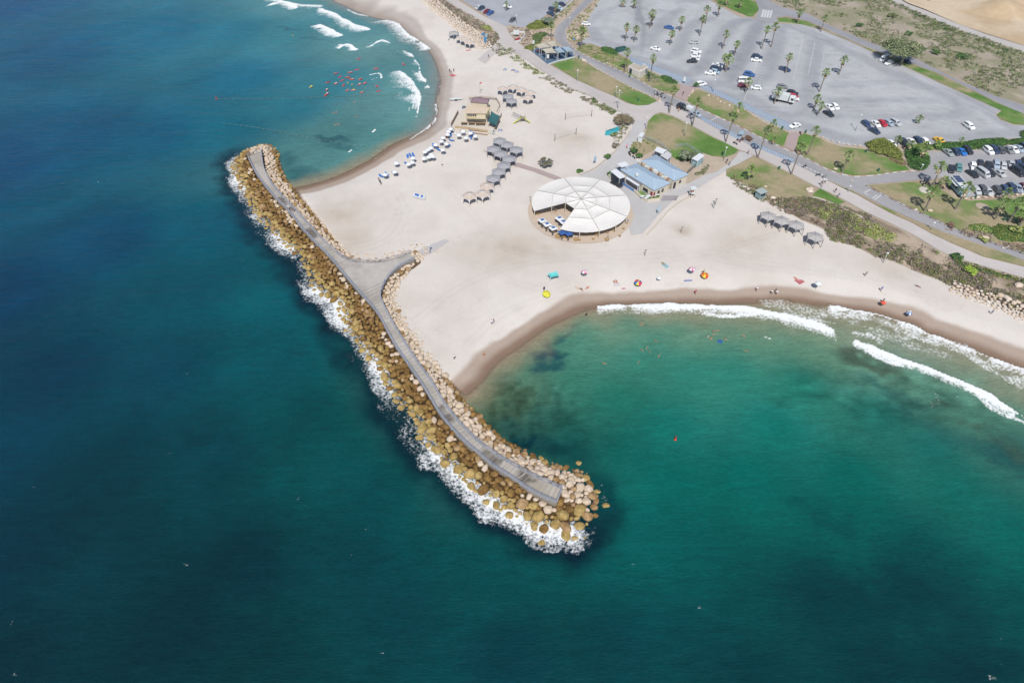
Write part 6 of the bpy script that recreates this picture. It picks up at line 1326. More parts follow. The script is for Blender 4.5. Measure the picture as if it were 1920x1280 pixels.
# ================================================================ ROUND TENT
FAB = mat('white_shade_fabric', C(240,237,233,1.06), var=.05, vscale=.9, rough=.85); POLE = mat('cream_pole', C(226,214,192)); DKR = mat('seam_dark', C(150,152,156))
cT = (gp(997, 392, 3.2) + gp(1182, 392, 3.2)) / 2; yb = gp(1090, 441, 3.2)[1]; yt = gp(1090, 336, 3.2)[1]; RT_ = abs(gp(1182, 392, 3.2)[0] - gp(997, 392, 3.2)[0]) / 2; cT[1] = yb + RT_ * 1.0
tent = empty('round_tent', (cT[0], cT[1], BZ)); tag(tent, 'huge round white shade tent with one open sector', 'tent')
def ring(r, k, z, sub=2): a = math.radians(17 + 45 * k / sub); return (r * math.cos(a), r * math.sin(a), z)
RAD = [(0.0, 4.35), (5.0, 3.95), (9.3, 3.55), (RT_, 2.95)]
def zat(r): return np.interp(r, [x[0] for x in RAD], [x[1] for x in RAD])
def panel(r0, r1, k0, k1, nm='shade_panel'):
    """fabric panel between two radii and two directions (in 1/8 turns), sagging a little, with thickness"""
    b = MB(); na, nr = 6, 4; P_ = []
    for i in range(nr + 1):
        for j in range(na + 1):
            u = i / nr; v = j / na; A = Vector(ring(1, k0 * 2, 0)); B = Vector(ring(1, k1 * 2, 0)); d = (A * (1 - v) + B * v); d0 = d if r0 > 0 else d
            r = r0 + (r1 - r0) * u; ch = d.normalized() * (d.length * (1 - u) + u) if r1 > 12 else d
            p = (d * (1 - u) * r0 + ch * u * r1) if True else None
            sag = .28 * math.sin(math.pi * v) * math.sin(math.pi * u) + (.22 * math.sin(math.pi * v) if False else 0)
            P_.append((p.x, p.y, zat(r) - sag))
    c = Vector((sum(p[0] for p in P_) / len(P_), sum(p[1] for p in P_) / len(P_), 0)); P_ = [((p[0] - c.x) * .988 + c.x, (p[1] - c.y) * .985 + c.y, p[2]) for p in P_]
    b.v = P_ + [(p[0], p[1], p[2] - .06) for p in P_]; n = len(P_)
    for i in range(nr):
        for j in range(na):
            a = i * (na + 1) + j; q = (a, a + na + 1, a + na + 2, a + 1); b.f.append(q); b.f.append(tuple(n + x for x in reversed(q))); b.m += [0, 0]
    for i in list(range(na)): b.f.append((i, i + 1, n + i + 1, n + i)); b.m.append(0); a = nr * (na + 1) + i; b.f.append((a + 1, a, n + a, n + a + 1)); b.m.append(0)
    for i in range(nr):
        a = i * (na + 1); a2 = a + na + 1; b.f.append((a2, a, n + a, n + a2)); b.m.append(0); a += na; a2 += na; b.f.append((a, a2, n + a2, n + a)); b.m.append(0)
    return b.build(nm, FAB, tent, smooth=False)
for k in range(8):
    panel(.25, 5.0, k, k + 1)
    if k != 4: panel(5.0, 9.3, k, k + 1); panel(9.3, RT_, k, k + 1)
cab = MB()
for k in range(8):
    cab.bar(ring(.3, k * 2, 4.42), ring(5, k * 2, 4.02), .07); 
    cab.bar(ring(5, k * 2, 4.02), ring(9.3, k * 2, 3.62), .07); cab.bar(ring(9.3, k * 2, 3.62), ring(RT_, k * 2, 3.02), .07)
    for r in (5.0, 9.3): cab.bar(ring(r, k * 2, zat(r) + .05), ring(r, k * 2 + 2, zat(r) + .05), .06)
cab.build('cables', DKR, tent)
for r, kk in [(0.01, [0]), (5.0, range(8)), (9.3, range(8)), (RT_ - .1, [x / 2 for x in range(16)])]:
    for k in kk:
        z = float(zat(r)); m_ = MB(); x, y, _ = ring(r, k * 2, 0); m_.tube([(x, y, -.1), (x, y, z + (.5 if r < 1 else .22))], .11, 8); m_.build('mast', POLE, tent)
sandm = mat('tent_sand', C(214,196,178), var=.08)
ang = np.linspace(0, 2 * math.pi, 60, endpoint=False); rr = RT_ + 1.1
tag(sheet('tent_floor', np.c_[cT[0] + rr * np.cos(ang), cT[1] - .3 + rr * np.sin(ang)], BZ + .16, sandm, 2), 'darker trodden sand under the round tent', kind='structure')
UW = mat('umbrella_white', C(238,242,246)); UB = mat('umbrella_blue', C(52,96,170)); WOOD = mat('brown_wood', C(170,140,104), var=.2); CHR = mat('dark_chair', C(92,92,100))
def table_set(px, py, lab, blue=False):
    p = P(px, py, BZ + 2.1); r = empty('table_set', (p.x, p.y, BZ + .16)); tag(r, lab, 'table set', 'umbrella tables at the round tent')
    u = MB(); s_ = 1.05
    for (a, b_) in (((-s_,-s_),(s_,-s_)),((s_,-s_),(s_,s_)),((s_,s_),(-s_,s_)),((-s_,s_),(-s_,-s_))): u.tri((a[0],a[1],1.95), (b_[0],b_[1],1.95), (0,0,2.35)); u.tri((b_[0],b_[1],1.92), (a[0],a[1],1.92), (0,0,2.3))
    q = u.build('parasol', UB if blue else UW, r); q.rotation_euler = (0, 0, .5)
    c = MB(); c.tri((-.5,-.5,2.20), (.5,-.5,2.20), (0,0,2.42)); c.tri((.5,-.5,2.20), (.5,.5,2.20), (0,0,2.42)); c.tri((-.5,.5,2.20), (-.5,-.5,2.20), (0,0,2.42)); q = c.build('parasol_cap', UB, r); q.rotation_euler = (0, 0, .5)
    t = MB(); t.tube([(0,0,0),(0,0,2.0)], .04, 6); t.build('pole', POLE, r); t = MB(); t.lathe([(.55,.68),(.58,.74)], 14); t.build('tabletop', WOOD, r)
    for k in range(3):
        a = 2.1 * k + .4; x, y = 1.05 * math.cos(a), 1.05 * math.sin(a); c = MB(); c.box(-.24,.24,-.24,.24,.40,.46); c.box(-.24,.24,.2,.25,.46,.9)
        for sx in (-.2,.2):
            for sy in (-.2,.2): c.box(sx-.02,sx+.02,sy-.02,sy+.02,0,.4)
        q = c.build('chair', CHR, r); q.location = (x, y, 0); q.rotation_euler = (0, 0, a - 1.57)
def fT(x, y): return (980 + x / 8.727, 390 + y / 8.727)
for (x, y, lab, bl) in [(320,200,'white parasol table farthest left in the open sector',False),(398,262,'white parasol table in the middle of the left three',False),(500,325,'white parasol table nearest the open edge of the tent',False),(600,165,'white parasol table at the back of the open sector',False),(665,222,'white parasol table beside the right edge of the open sector',False),(650,395,'blue parasol table at the tent front, left one',True),(752,412,'blue parasol table at the tent front, right one',True)]:
    table_set(*fT(x, y), lab, bl)
for i, (x, y) in enumerate([(870,520),(930,525),(1155,510),(1380,520),(1590,460),(1650,340),(565,470),(600,490),(700,485),(650,465),(1000,440),(1100,440),(1210,435),(1390,410),(1490,370),(250,90),(540,60)]):
    p = P(*fT(x, y), BZ + .3); c = MB(); c.lathe([(.2,0),(.26,.05),(.34,.40),(.40,.44),(.0,.44)] if i % 3 else [(.5,.0),(.62,.1),(.66,.62),(.0,.66)], 10)
    o = c.build('stool' if i % 3 else 'wicker_table', mat('wicker', C(190,158,112), var=.2), None, smooth=False); o.location = (p.x, p.y, BZ + .16)
    tag(o, 'small round wicker stool under the edge of the round tent' if i % 3 else 'round wicker table under the edge of the round tent', 'stool' if i % 3 else 'table', 'wicker stools at the tent' if i % 3 else 'wicker tables at the tent')

# ================================================================ HEXAGONAL PAVILIONS
PGR = mat('grey_shade_cloth', C(178,178,184), var=.08, vscale=3); PTN = mat('tan_shade_cloth', C(214,196,182), var=.08, vscale=3); PWT = mat('white_steel', C(236,238,242)); PGS = mat('grey_steel', C(158,158,166)); PLT = mat('light_grey_shade_cloth', C(194,190,188), var=.08, vscale=3)
def pav_mesh(kind):
    roofm, fr_ = {'grey': (PGR, PGS), 'tan': (PTN, PWT), 'pale': (PLT, PGS)}[kind]; R = 2.45; hz = 2.55; top = 3.15; V6 = [(R * math.cos(math.pi / 3 * k), R * math.sin(math.pi / 3 * k)) for k in range(6)]
    r = MB()
    for k in range(6):
        a, b_ = V6[k], V6[(k + 1) % 6]; r.tri((a[0], a[1], hz), (b_[0], b_[1], hz), (0, 0, top)); r.tri((b_[0], b_[1], hz - .05), (a[0], a[1], hz - .05), (0, 0, top - .05))
        r.quad((a[0], a[1], hz - .05), (b_[0], b_[1], hz - .05), (b_[0], b_[1], hz), (a[0], a[1], hz))
    out = [('roof', r.mesh('roof', roofm))]
    for k in range(6):
        a, b_ = Vector((*V6[k], 0)), Vector((*V6[(k + 1) % 6], 0)); p = MB(); p.bar(a, a + Vector((0, 0, hz)), .13); out.append(('post', p.mesh('post', fr_)))
    rb = MB()
    for k in range(6): rb.bar((V6[k][0], V6[k][1], hz + .04), (0, 0, top + .04), .08 if kind == 'tan' else .05)
    rb.lathe([(.2, top - .02), (.12, top + .12)], 8); out.append(('ribs', rb.mesh('ribs', fr_)))
    ar = MB()
    for k in range(6):                                  # arched valance between the posts
        a, b_ = Vector((*V6[k], 0)), Vector((*V6[(k + 1) % 6], 0)); n = 8; pr = None
        for j in range(n + 1):
            t = j / n; q = a.lerp(b_, t); zl = hz - .95 * (2 * t - 1) ** 4 - .10
            cur = (Vector((q.x, q.y, hz)), Vector((q.x, q.y, zl)))
            if pr: 
                for o_ in (.02, -.02):
                    d = Vector((q.x, q.y, 0)).normalized() * o_; f = (pr[0] + d, cur[0] + d, cur[1] + d, pr[1] + d); ar.quad(*(f if o_ < 0 else f[::-1]))
            pr = cur
    out.append(('arches', ar.mesh('arches', fr_))); return out
PV = {k: pav_mesh(k) for k in ('grey', 'tan', 'pale')}
def pav(px, py, kind, lab, grp, rz=math.pi / 2, sc=1.0):
    p = P(px, py, BZ + 3.0); r = empty('shade_pavilion', (p.x, p.y, BZ + .02), rz); r.scale = (sc,) * 3; tag(r, lab, 'pavilion', grp)
    for nm, me in PV[kind]: link(nm, me, r)
def fV(x, y): return (840 + x / 8.53, 240 + y / 8.53)
for x, y, k, lab in [(825,185,'grey','grey hexagonal pavilion topmost of the long cluster, by the white sunbed stack'),(945,248,'grey','grey pavilion in the middle of the right-hand three'),(1092,330,'grey','grey pavilion at the right end with orange things beneath'),
  (725,318,'grey','grey pavilion at the left end above the brick path'),(842,392,'grey','grey pavilion straddling the brick path'),(975,472,'grey','grey pavilion beside the brick path heading right'),(892,580,'grey','grey pavilion, third from the tan ones'),(810,678,'grey','grey pavilion, second from the tan ones'),(722,785,'grey','grey pavilion touching the first tan one'),
  (620,912,'tan','tan pavilion with white arches touching the grey ones'),(555,1028,'tan','tan pavilion in the middle of the lower three'),(345,1062,'tan','tan pavilion at the lower left end of the cluster')]:
    pav(*fV(x, y), k, lab, 'hexagonal shade pavilions in the long cluster')
def fA(x, y): return (800 + x / 5.819, y / 5.819)
for x, y, k, lab in [(828,952,'tan','tan white-arched pavilion leftmost of the northern arc'),(942,935,'tan','tan white-arched pavilion second in the northern arc'),(1035,968,'tan','tan white-arched pavilion in the middle of the northern arc'),(1132,998,'tan','tan white-arched pavilion rightmost of the northern arc'),(1105,1050,'tan','tan white-arched pavilion lowest of the northern arc'),
  (888,1035,'grey','upper grey pavilion of the pair inside the northern arc'),(925,1085,'grey','lower grey pavilion of the pair inside the northern arc'),
  (295,345,'pale','grey pavilion at the far north beach'),(370,398,'tan','tan pavilion next to the grey one on the far north beach'),(420,420,'tan','middle tan pavilion on the far north beach'),(470,448,'tan','tan pavilion nearest the beach access, far north beach')]:
    pav(*fA(x, y), k, lab, 'hexagonal shade pavilions on the north beach', sc=.93)
def fG(x, y): return (1340 + x / 5.333, 300 + y / 5.333)
for x, y, lab in [(540,545,'pale grey pavilion leftmost below the dune'),(675,590,'pale grey pavilion in the middle of the three below the dune'),(822,635,'pale grey pavilion right of the three below the dune'),(1012,752,'pale grey pavilion standing alone below the dune')]:
    pav(*fG(x, y), 'pale', lab, 'pavilions at the foot of the dune', rz=.25, sc=1.0)

# ================================================================ BUILDINGS WITH BLUE ROOFS
BLR = mat('blue_grey_roof', C(178,200,220), rough=.55, var=.05, vscale=.6); CRM = mat('cream_wall', C(232,222,204), var=.06); RDF = mat('red_frame', C(150,40,50)); WRF = mat('white_awning', C(236,240,246)); DKI = mat('dark_interior', C(52,58,74))
def wpt(x, y, z): g = gp(x, y, z); return (g[0], g[1])
def slab(name, pts, z0, z1, m, parent, loc):
    b = MB(); b.prism([(p[0] - loc[0], p[1] - loc[1]) for p in pts], z0 - loc[2], z1 - loc[2]); return b.build(name, m, parent)
def hip_building(name, lab, corners, eave, rise, wallm, hip=4.0):
    """corners: four photo points of the eaves, in order around (front-left, front-right, back-right, back-left)"""
    Q = [np.array(wpt(x, y, BZ + eave)) for x, y in corners]; c = sum(Q) / 4; loc = (c[0], c[1], BZ); r = empty(name, loc); tag(r, lab, 'building'); q = [p - c for p in Q]
    wl_ = [p * .955 for p in q]; b = MB(); b.prism([tuple(p) for p in wl_], 0, eave - .02); b.build('wall', wallm, r)
    m1 = (q[0] + q[3]) / 2; m2 = (q[1] + q[2]) / 2; d = (m2 - m1); L = np.hypot(*d); d = d / L; r1 = m1 + d * hip; r2 = m2 - d * hip
    z = eave; h = eave + rise; T = lambda p, zz: (p[0], p[1], zz); b = MB()
    b.quad(T(q[0], z), T(q[1], z), T(r2, h), T(r1, h)); b.quad(T(q[2], z), T(q[3], z), T(r1, h), T(r2, h)); b.tri(T(q[1], z), T(q[2], z), T(r2, h)); b.tri(T(q[3], z), T(q[0], z), T(r1, h))
    b.prism([tuple(p) for p in q], z - .22, z - .01, top=False); ro = b.build('roof', BLR, r)
    s_ = MB()                                                   # standing seams and ridge cap
    for k in range(1, 30):
        t = k / 30; lo = q[0] + (q[1] - q[0]) * t; u = min(1, t * L / hip, (1 - t) * L / hip); hi = np.array([*(lo + ((m1 + d * L * t) - lo) * u)]); s_.bar(T(lo, z + .03), T(hi, z + .03 + rise * u), .05, .05)
        lo = q[3] + (q[2] - q[3]) * t; hi = lo + ((m1 + d * L * t) - lo) * u; s_.bar(T(lo, z + .03), T(hi, z + .03 + rise * u), .05, .05)
    s_.build('roof_seams', mat('roof_seam', C(168,190,212), rough=.5), ro); s_ = MB(); s_.bar(T(r1, h + .03), T(r2, h + .03), .22, .1)
    for a, b2 in ((q[0], r1), (q[3], r1), (q[1], r2), (q[2], r2)): s_.bar(T(a, z + .04), T(b2, h + .04), .18, .07)
    s_.build('ridge_cap', mat('ridge_blue', C(200,218,232), rough=.5), ro); return r, q, c
r, q, c = hip_building('cafe_building', 'long blue-roofed cafe building nearest the round tent', [(1163,318),(1227,357),(1257,343),(1193,306)], 3.4, 1.0, CRM)
def openings(r, q, specs, eave):
    for (i, t0, t1, z0, z1, nm, m) in specs:
        a = q[i] * .955; b_ = q[(i + 1) % 4] * .955; d = b_ - a; n = np.array([d[1], -d[0]]); n = n / np.hypot(*n); 
        if n @ (a + b_) < 0: n = -n
        p = a + d * t0 + n * .02; s_ = a + d * t1 + n * .02; fb_ = MB(); fb_.bar((*p, (z0 + z1) / 2), (*s_, (z0 + z1) / 2), .1, z1 - z0); w_ = fb_.build(nm, m, r)
openings(r, q, [(1,.02,.12,.1,2.3,'door',RDF),(0,.92,.98,.8,2.3,'window',RDF),(1,.28,.42,1.0,2.2,'window',GLS2),(1,.55,.68,1.0,2.2,'window',GLS2),(0,.70,.84,1.0,2.2,'window',GLS2)], 3.4)
m_ = MB(); m_.tube([(-5.5,2.6,3.8),(-5.5,2.6,6.0)], .12, 7); m_.bar((-5.8,2.6,5.9), (-5.2,2.6,5.9), .1); m_.build('antenna', PWT, r); m_ = MB(); m_.box(-3.2,-2.3,-.9,-.2,4.0,4.7); m_.build('roof_unit', WHT, r)
r2_, q2, c2 = hip_building('service_building', 'blue-roofed building behind the cafe building', [(1201,302),(1264,339),(1291,327),(1230,290)], 3.4, 1.0, CRM)
openings(r2_, q2, [(1,.05,.22,.1,2.3,'door',DKI),(1,.45,.6,1.2,2.2,'window',GLS2)], 3.4)
m_ = MB(); rgx = random.Random(4)
for k in range(16):
    t = k / 15; x = 1196 + (1256 - 1196) * t; y = 304 + (341 - 304) * t; p = P(x, y, BZ + 2.6); s_ = rgx.uniform(.3, .7); o = MB(); o.box(-s_, s_, -s_ * .7, s_ * .7, 0, rgx.uniform(.5, 1.1)); o.box(-s_ * .8, s_ * .8, -s_ * .5, s_ * .5, -2.5, 0)
    q_ = o.build('equipment_box', [WHT, CRM, mat('rust_unit', C(180,130,104)), mat('beige_unit', C(206,196,176))][k % 4], None); q_.location = (p.x, p.y, BZ + 2.6); q_.rotation_euler = (0, 0, -.6); tag(q_, 'rooftop machine box in the gap between the two blue roofs', 'machine', 'equipment in the roof gap')
b = MB(); A = [wpt(1194,304,BZ+2.4), wpt(1259,344,BZ+2.4), wpt(1263,341,BZ+2.4), wpt(1200,302,BZ+2.4)]; ctr_p = np.mean(A, 0); b.prism([(p[0]-ctr_p[0], p[1]-ctr_p[1]) for p in A], 0, 2.4)
o = b.build('service_corridor', mat('dirty_flat_roof', C(190,182,168), var=.25, vscale=1.2)); o.location = (ctr_p[0], ctr_p[1], BZ); tag(o, 'dirty flat-roofed corridor between the two blue roofs', 'building')
# flat canopies round the cafe
def canopy(name, lab, pts, z, m, posts=True, cat='canopy', drop=.0, thick=.14, und=None):
    Q = [np.array(wpt(x, y, BZ + z)) for x, y in pts]; c = sum(Q) / len(Q); r = empty(name, (c[0], c[1], BZ)); tag(r, lab, cat); b = MB(); b.prism([tuple(p - c) for p in Q], z - thick, z); b.build('roof', m, r)
    if posts:
        for p in Q: k = (p - c) * .94; b = MB(); b.tube([(*k, 0), (*k, z - thick)], .07, 6); b.build('post', und or PWT, r)
    return r, [p - c for p in Q]
canopy('canopy', 'white flat canopy behind the cafe, touching its blue roof', [(1156,307),(1172,303),(1180,309),(1166,314)], 3.0, WRF)
cr, cq = canopy('canopy', 'white flat awning over the dark cafe corner', [(1145,321),(1155,316),(1174,331),(1162,335)], 3.1, WRF)
b = MB(); b.prism([tuple(p * .85) for p in cq], .1, 2.6); b.build('dark_bar', DKI, cr)
canopy('canopy', 'long narrow white awning on the terrace side of the cafe', [(1173,334),(1176,331),(1200,346),(1197,349)], 2.9, WRF)
canopy('canopy', 'dark slatted roof between long awning and blue roof', [(1176,331),(1182,329),(1206,344),(1201,347)], 3.0, mat('slatted_grey', C(140,138,140), var=.15))
b = MB(); A = [wpt(1166,340,BZ), wpt(1175,334,BZ), wpt(1201,350,BZ), wpt(1192,357,BZ)]; ctr_p = np.mean(A, 0); b.prism([(p[0]-ctr_p[0], p[1]-ctr_p[1]) for p in A], 0, .3); o = b.build('terrace', mat('terrace_boards', C(190,182,176), var=.1)); o.location = (ctr_p[0], ctr_p[1], BZ); tag(o, 'raised grey terrace in front of the cafe', 'terrace')
def wall(name, lab, pts, h, m, w=.25, cat='wall', z=BZ + .1, group=None, parts=None):
    L = np.array([gp(x, y, z) for x, y in pts]); c = L[0]; b = MB()
    for a, d in zip(L[:-1], L[1:]): b.bar((*(a - c), h / 2), (*(d - c), h / 2), w, h)
    o = b.build(name, m); o.location = (c[0], c[1], z); tag(o, lab, cat, group); return o
wall('banner_rail', 'blue banner rail along the cafe terrace', [(1165,345),(1179,354),(1188,360)], 1.0, mat('banner_blue', C(120,160,214), var=.1), .08, 'banner')
wall('garden_wall', 'low cream wall round the little cafe garden', [(1190,361),(1200,370),(1213,379),(1236,376),(1240,364)], .9, CRM, .35)
wall('garden_wall', 'low cream wall at the left corner of the cafe', [(1141,331),(1150,340),(1160,346)], .8, CRM, .35)
tag(sheet('garden_lawn', np.array([wpt(x, y, BZ) for x, y in [(1193,360),(1204,355),(1222,366),(1238,366),(1235,373),(1214,376),(1203,369)]]), BZ + .3, lm, .8, lambda X, Y: np.tile(c3(120,150,84), (len(X), 1)) * (0.8 + .4 * fbm(X, Y, 2))[:, None]), 'small green cafe garden', kind='structure')
for i, (x, y) in enumerate([(1205,372),(1211,374),(1216,371),(1224,370),(1231,368),(1210,362),(1218,366)]):
    p = P(x, y, BZ + .3); b = MB(); b.lathe([(.06,0),(.06,.68),(.62,.70),(.66,.76),(.0,.76)], 12, sx=1.3); o = b.build('garden_table', WHT if i < 5 else mat('pale_green_top', C(190,214,204))); o.location = (p.x, p.y, BZ + .3); tag(o, 'white oval table in the cafe garden' if i < 5 else 'pale green table in the cafe garden', 'table', 'white garden tables' if i < 5 else 'pale green garden tables')
hedge('hedge', [(1142,328),(1148,324),(1160,334),(1160,343),(1150,338)], 1.3, 'green planting against the cafe corner', DGR, 90, n=60)
canopy('canopy', 'cluster of white shade sails behind the upper blue roof', [(1227,282),(1232,275),(1250,281),(1242,289)], 3.2, WRF); canopy('canopy', 'second white sail right behind the upper blue roof', [(1238,291),(1252,284),(1259,292),(1252,300)], 3.0, mat('greyish_awning', C(214,216,220)))
b = MB(); A = [wpt(1240,300,BZ), wpt(1252,308,BZ), wpt(1258,300,BZ), wpt(1248,293,BZ)]; cp_ = np.mean(A, 0); b.prism([(p[0]-cp_[0], p[1]-cp_[1]) for p in A], 0, 2.2); o = b.build('kiosk', mat('kiosk_wall', C(206,196,194), var=.15)); o.location = (cp_[0], cp_[1], BZ); tag(o, 'low kiosk body under the white sails', 'kiosk')
kr, kq = canopy('kiosk', 'white-topped hut with pale blue side behind the cafe lawn', [(1297,297),(1312,287),(1321,292),(1308,302)], 2.8, WRF, cat='kiosk'); b = MB(); b.prism([tuple(p * .8) for p in kq], .0, 2.4); b.build('body', mat('pale_blue_wall', C(170,206,214)), kr)
kr, kq = canopy('kiosk', 'small white ticket hut beside the service road', [(1196,256),(1202,248),(1209,249),(1205,257)], 2.4, WHT, posts=False, cat='kiosk'); b = MB(); b.prism([tuple(p * .85) for p in kq], .0, 2.26); b.build('body', WHT, kr)
# wire fence behind the lawn
def fence(name, lab, pts, h, m, sp=2.5, rails=3, w=.06, cat='fence', group=None, z=BZ + .1, panel_m=None):
    L = np.array([gp(x, y, z) for x, y in pts]); seg = np.hypot(*(L[1:] - L[:-1]).T); T = np.concatenate([[0], np.cumsum(seg)]); n = max(2, min(60, int(T[-1] / sp) + 1)); pos = [np.array([np.interp(t, T, L[:, 0]), np.interp(t, T, L[:, 1])]) for t in np.linspace(0, T[-1], n)]
    c = pos[0]; r = empty(name, (c[0], c[1], z)); tag(r, lab, cat, group); pm = MB(); pm.bar((0, 0, 0), (0, 0, h), w * 1.5); me = pm.mesh('post', m)
    for p in pos: q = link('post', me, r); q.location = (p[0] - c[0], p[1] - c[1], 0)
    b = MB()
    for a, d in zip(pos[:-1], pos[1:]):
        for k in range(rails): zz = h * (k + 1) / rails - .04; b.bar((*(a - c), zz), (*(d - c), zz), w, w)
    b.build('rails', m, r); return r
WIRE = mat('fence_wire', C(176,184,190))
fence('fence', 'thin wire fence curving behind the brown garden', [(1208,260),(1222,266),(1240,274),(1256,288)], 1.5, WIRE, 2.2, 4)
fence('fence', 'thin wire fence beside the grey tree', [(1266,278),(1285,273),(1300,283),(1316,294)], 1.4, WIRE, 2.4, 4)
fence('fence', 'dark fence on the slope right of the upper blue roof', [(1289,326),(1304,313),(1318,305)], 1.6, mat('dark_fence', C(120,118,112)), 2, 4, .08)
fence('railing', 'low dark rail beside the park along the coast road', [(1623,349),(1668,373),(1714,396),(1745,410),(1790,432),(1864,459),(1935,483)], .6, mat('dark_rail', C(96,98,100)), 3, 1, .08, 'railing')

# toilet block: low cream L with parapets
tb = empty('toilet_block', (*wpt(1194,140,BZ), BZ)); tag(tb, 'low cream toilet block with flat roof beside the tall palm', 'building'); c_ = np.array(wpt(1194,140,BZ))
def rel(pts, z=BZ): return [tuple(np.array(wpt(x, y, z)) - c_) for x, y in pts]
b = MB(); b.prism(rel([(1177,136),(1197,147),(1207,139),(1187,130)]), 0, 2.6); b.prism(rel([(1197,146.5),(1200,148),(1214,139),(1204,132)]), 0, 2.9); b.build('wall', mat('pale_cream_wall', C(238,232,222), var=.04), tb)
b = MB(); b.prism(rel([(1179,136),(1196,145),(1205,139),(1188,131)]), 2.61, 2.66); b.prism(rel([(1201,145),(1212,138.6),(1204,134),(1198,141)]), 2.91, 2.96); b.build('roof', mat('dusty_roof', C(200,190,176), var=.12), tb)
b = MB(); a, d = rel([(1180,137.6),(1184,139.8)]); b.bar((*a, 1.1), (*d, 1.1), .3, 2.0); b.build('door', DKI, tb)
# small huts
th = frame_at(1424,372,10,-3); t = empty('lifeguard_hut', th[0], th[1]); tag(t, 'small teal-grey hut with sloping roof on the dune edge', 'hut'); tg = mat('teal_grey_panel', C(150,176,176), var=.1); b = MB(); b.box(-1.2,1.2,-1,1,.5,2.5); b.build('wall', tg, t); b = MB(); b.prism([(-1.45,-1.3),(1.45,-1.3),(1.45,1.3),(-1.45,1.3)], 2.52, 2.66); b.build('roof', mat('hut_roof', C(178,192,190)), t); b = MB(); b.box(-.9,.9,-1.04,-1.0,1.3,2.1); b.build('window', GLS2, t)
for sx in (-1,1):
    for sy in (-.8,.8): b = MB(); b.box(sx-.08,sx+.08,sy-.08,sy+.08,-.1,.5); b.build('leg', POLE, t)
def tower(px, py, lab, z=1.4):
    p = P(px, py, BZ); t = empty('lifeguard_chair', (p.x, p.y, BZ), .3); tag(t, lab, 'lifeguard chair', 'lookouts on the sand'); b = MB(); b.box(-.7,.7,-.6,.6,z,z+.12); b.build('platform', WHT, t); b = MB(); b.box(-.9,.9,-.8,.8,z+1.7,z+1.82); b.build('roof', WHT, t)
    for sx in (-.6,.6):
        for sy in (-.5,.5): b = MB(); b.bar((sx*1.3,sy*1.3,0), (sx,sy,z+1.7), .09); b.build('leg', POLE, t)
    b = MB(); b.box(-.4,.4,.1,.5,z+.12,z+.55); b.build('seat', mat('red_seat', C(190,90,80)), t)
tower(1297, 369, 'white and red roofed lookout at the sand edge by the service road')
# slatted beach mat, sign boards, boat
b = MB(); Q = [np.array(wpt(x, y, BZ)) for x, y in [(1239,377),(1243,368),(1272,368),(1268,376)]]
for k in range(9):
    t = k / 8; a = Q[0] + (Q[1] - Q[0]) * t; d = Q[3] + (Q[2] - Q[3]) * t; b.bar((*a, BZ + .16), (*d, BZ + .16), .16, .05)
o = b.build('slatted_mat', mat('mat_slats', C(166,160,166))); tag(o, 'grey slatted mat beside the cafe garden', 'mat')

# ================================================================ BEACH CAFE ON STILTS WITH DECK
def fQ(x, y): return (840 + x / 14.225, 170 + y / 14.225)
cq0 = P(*fQ(700, 900), BZ); cafe = empty('beach_bar', (cq0.x, cq0.y, BZ)); tag(cafe, 'yellowish wooden beach bar tower with flat roof and deck', 'building'); cc0 = np.array([cq0.x, cq0.y])
def rq(pts, z): return [tuple(gp(*fQ(x, y), BZ + z) - cc0) for x, y in pts]
DECK = mat('deck_boards', C(228,218,204), var=.10, vscale=2); PINE = mat('pine_boards', C(236,222,190), var=.12, vscale=2); TANR = mat('tan_flat_roof', C(224,198,168), var=.06, vscale=1, col2=C(230,216,198)); PALEW = mat('pale_board_wall', C(234,222,196), var=.05)
b = MB(); b.prism(rq([(110,960),(290,640),(560,250),(1280,250),(1390,480),(1330,640),(1400,700),(1200,1080),(1060,1150),(560,1080),(190,1030)], .5), -.1, .5); b.build('deck', DECK, cafe)
b = MB(); b.prism(rq([(470,790),(1040,870),(1110,650),(560,560)], .5), .5, 3.0); b.build('ground_floor', PALEW, cafe)
top = rq([(455,600),(1040,605),(1105,450),(620,385),(480,440)], 5.4); b = MB(); b.prism(top, 5.2, 5.42); b.build('roof', TANR, cafe)
cx_, cy_ = np.mean(top, 0); inn = [(cx_ + (x - cx_) * .86, cy_ + (y - cy_) * .86) for x, y in top]; b = MB(); b.prism(inn, 3.0, 5.2); uf = b.build('upper_floor', PINE, cafe)
f0, f1 = np.array(inn[0]), np.array(inn[1]); d = f1 - f0
for k in range(5): a = f0 + d * (.04 + .10 * k); e = f0 + d * (.11 + .10 * k); b = MB(); b.bar((a[0], a[1] - .04, 4.4), (e[0], e[1] - .04, 4.4), .1, .8); b.build('window', DKI, uf)
b = MB(); b.bar((f0[0], f0[1] - .05, 3.55), (f0[0] + d[0] * .52, f0[1] + d[1] * .52 - .05, 3.55), .12, .5); b.build('balcony_board', mat('yellow_board', C(230,210,164), var=.15), cafe)
b = MB(); a_, e_ = rq([(1040,600),(1120,440)], 5.4); b.bar((*a_, 5.5), (*e_, 5.5), .16, .16); q0, q1 = rq([(1040,650),(1140,480)], 5.0); b.bar((*q0, 4.9), (*q1, 4.9), .12); b.build('side_rail', mat('yellow_rail', C(224,208,150)), cafe)
prf = rq([(580,310),(1060,345),(1110,240),(845,165),(655,190)], 4.0); b = MB(); mid = np.mean(prf, 0)
ridge = [(prf[4][0] * .5 + prf[0][0] * .5 + 1.2, prf[4][1] * .5 + prf[0][1] * .5, 4.7), (prf[2][0] - .6, (prf[1][1] + prf[2][1]) / 2, 4.7)]
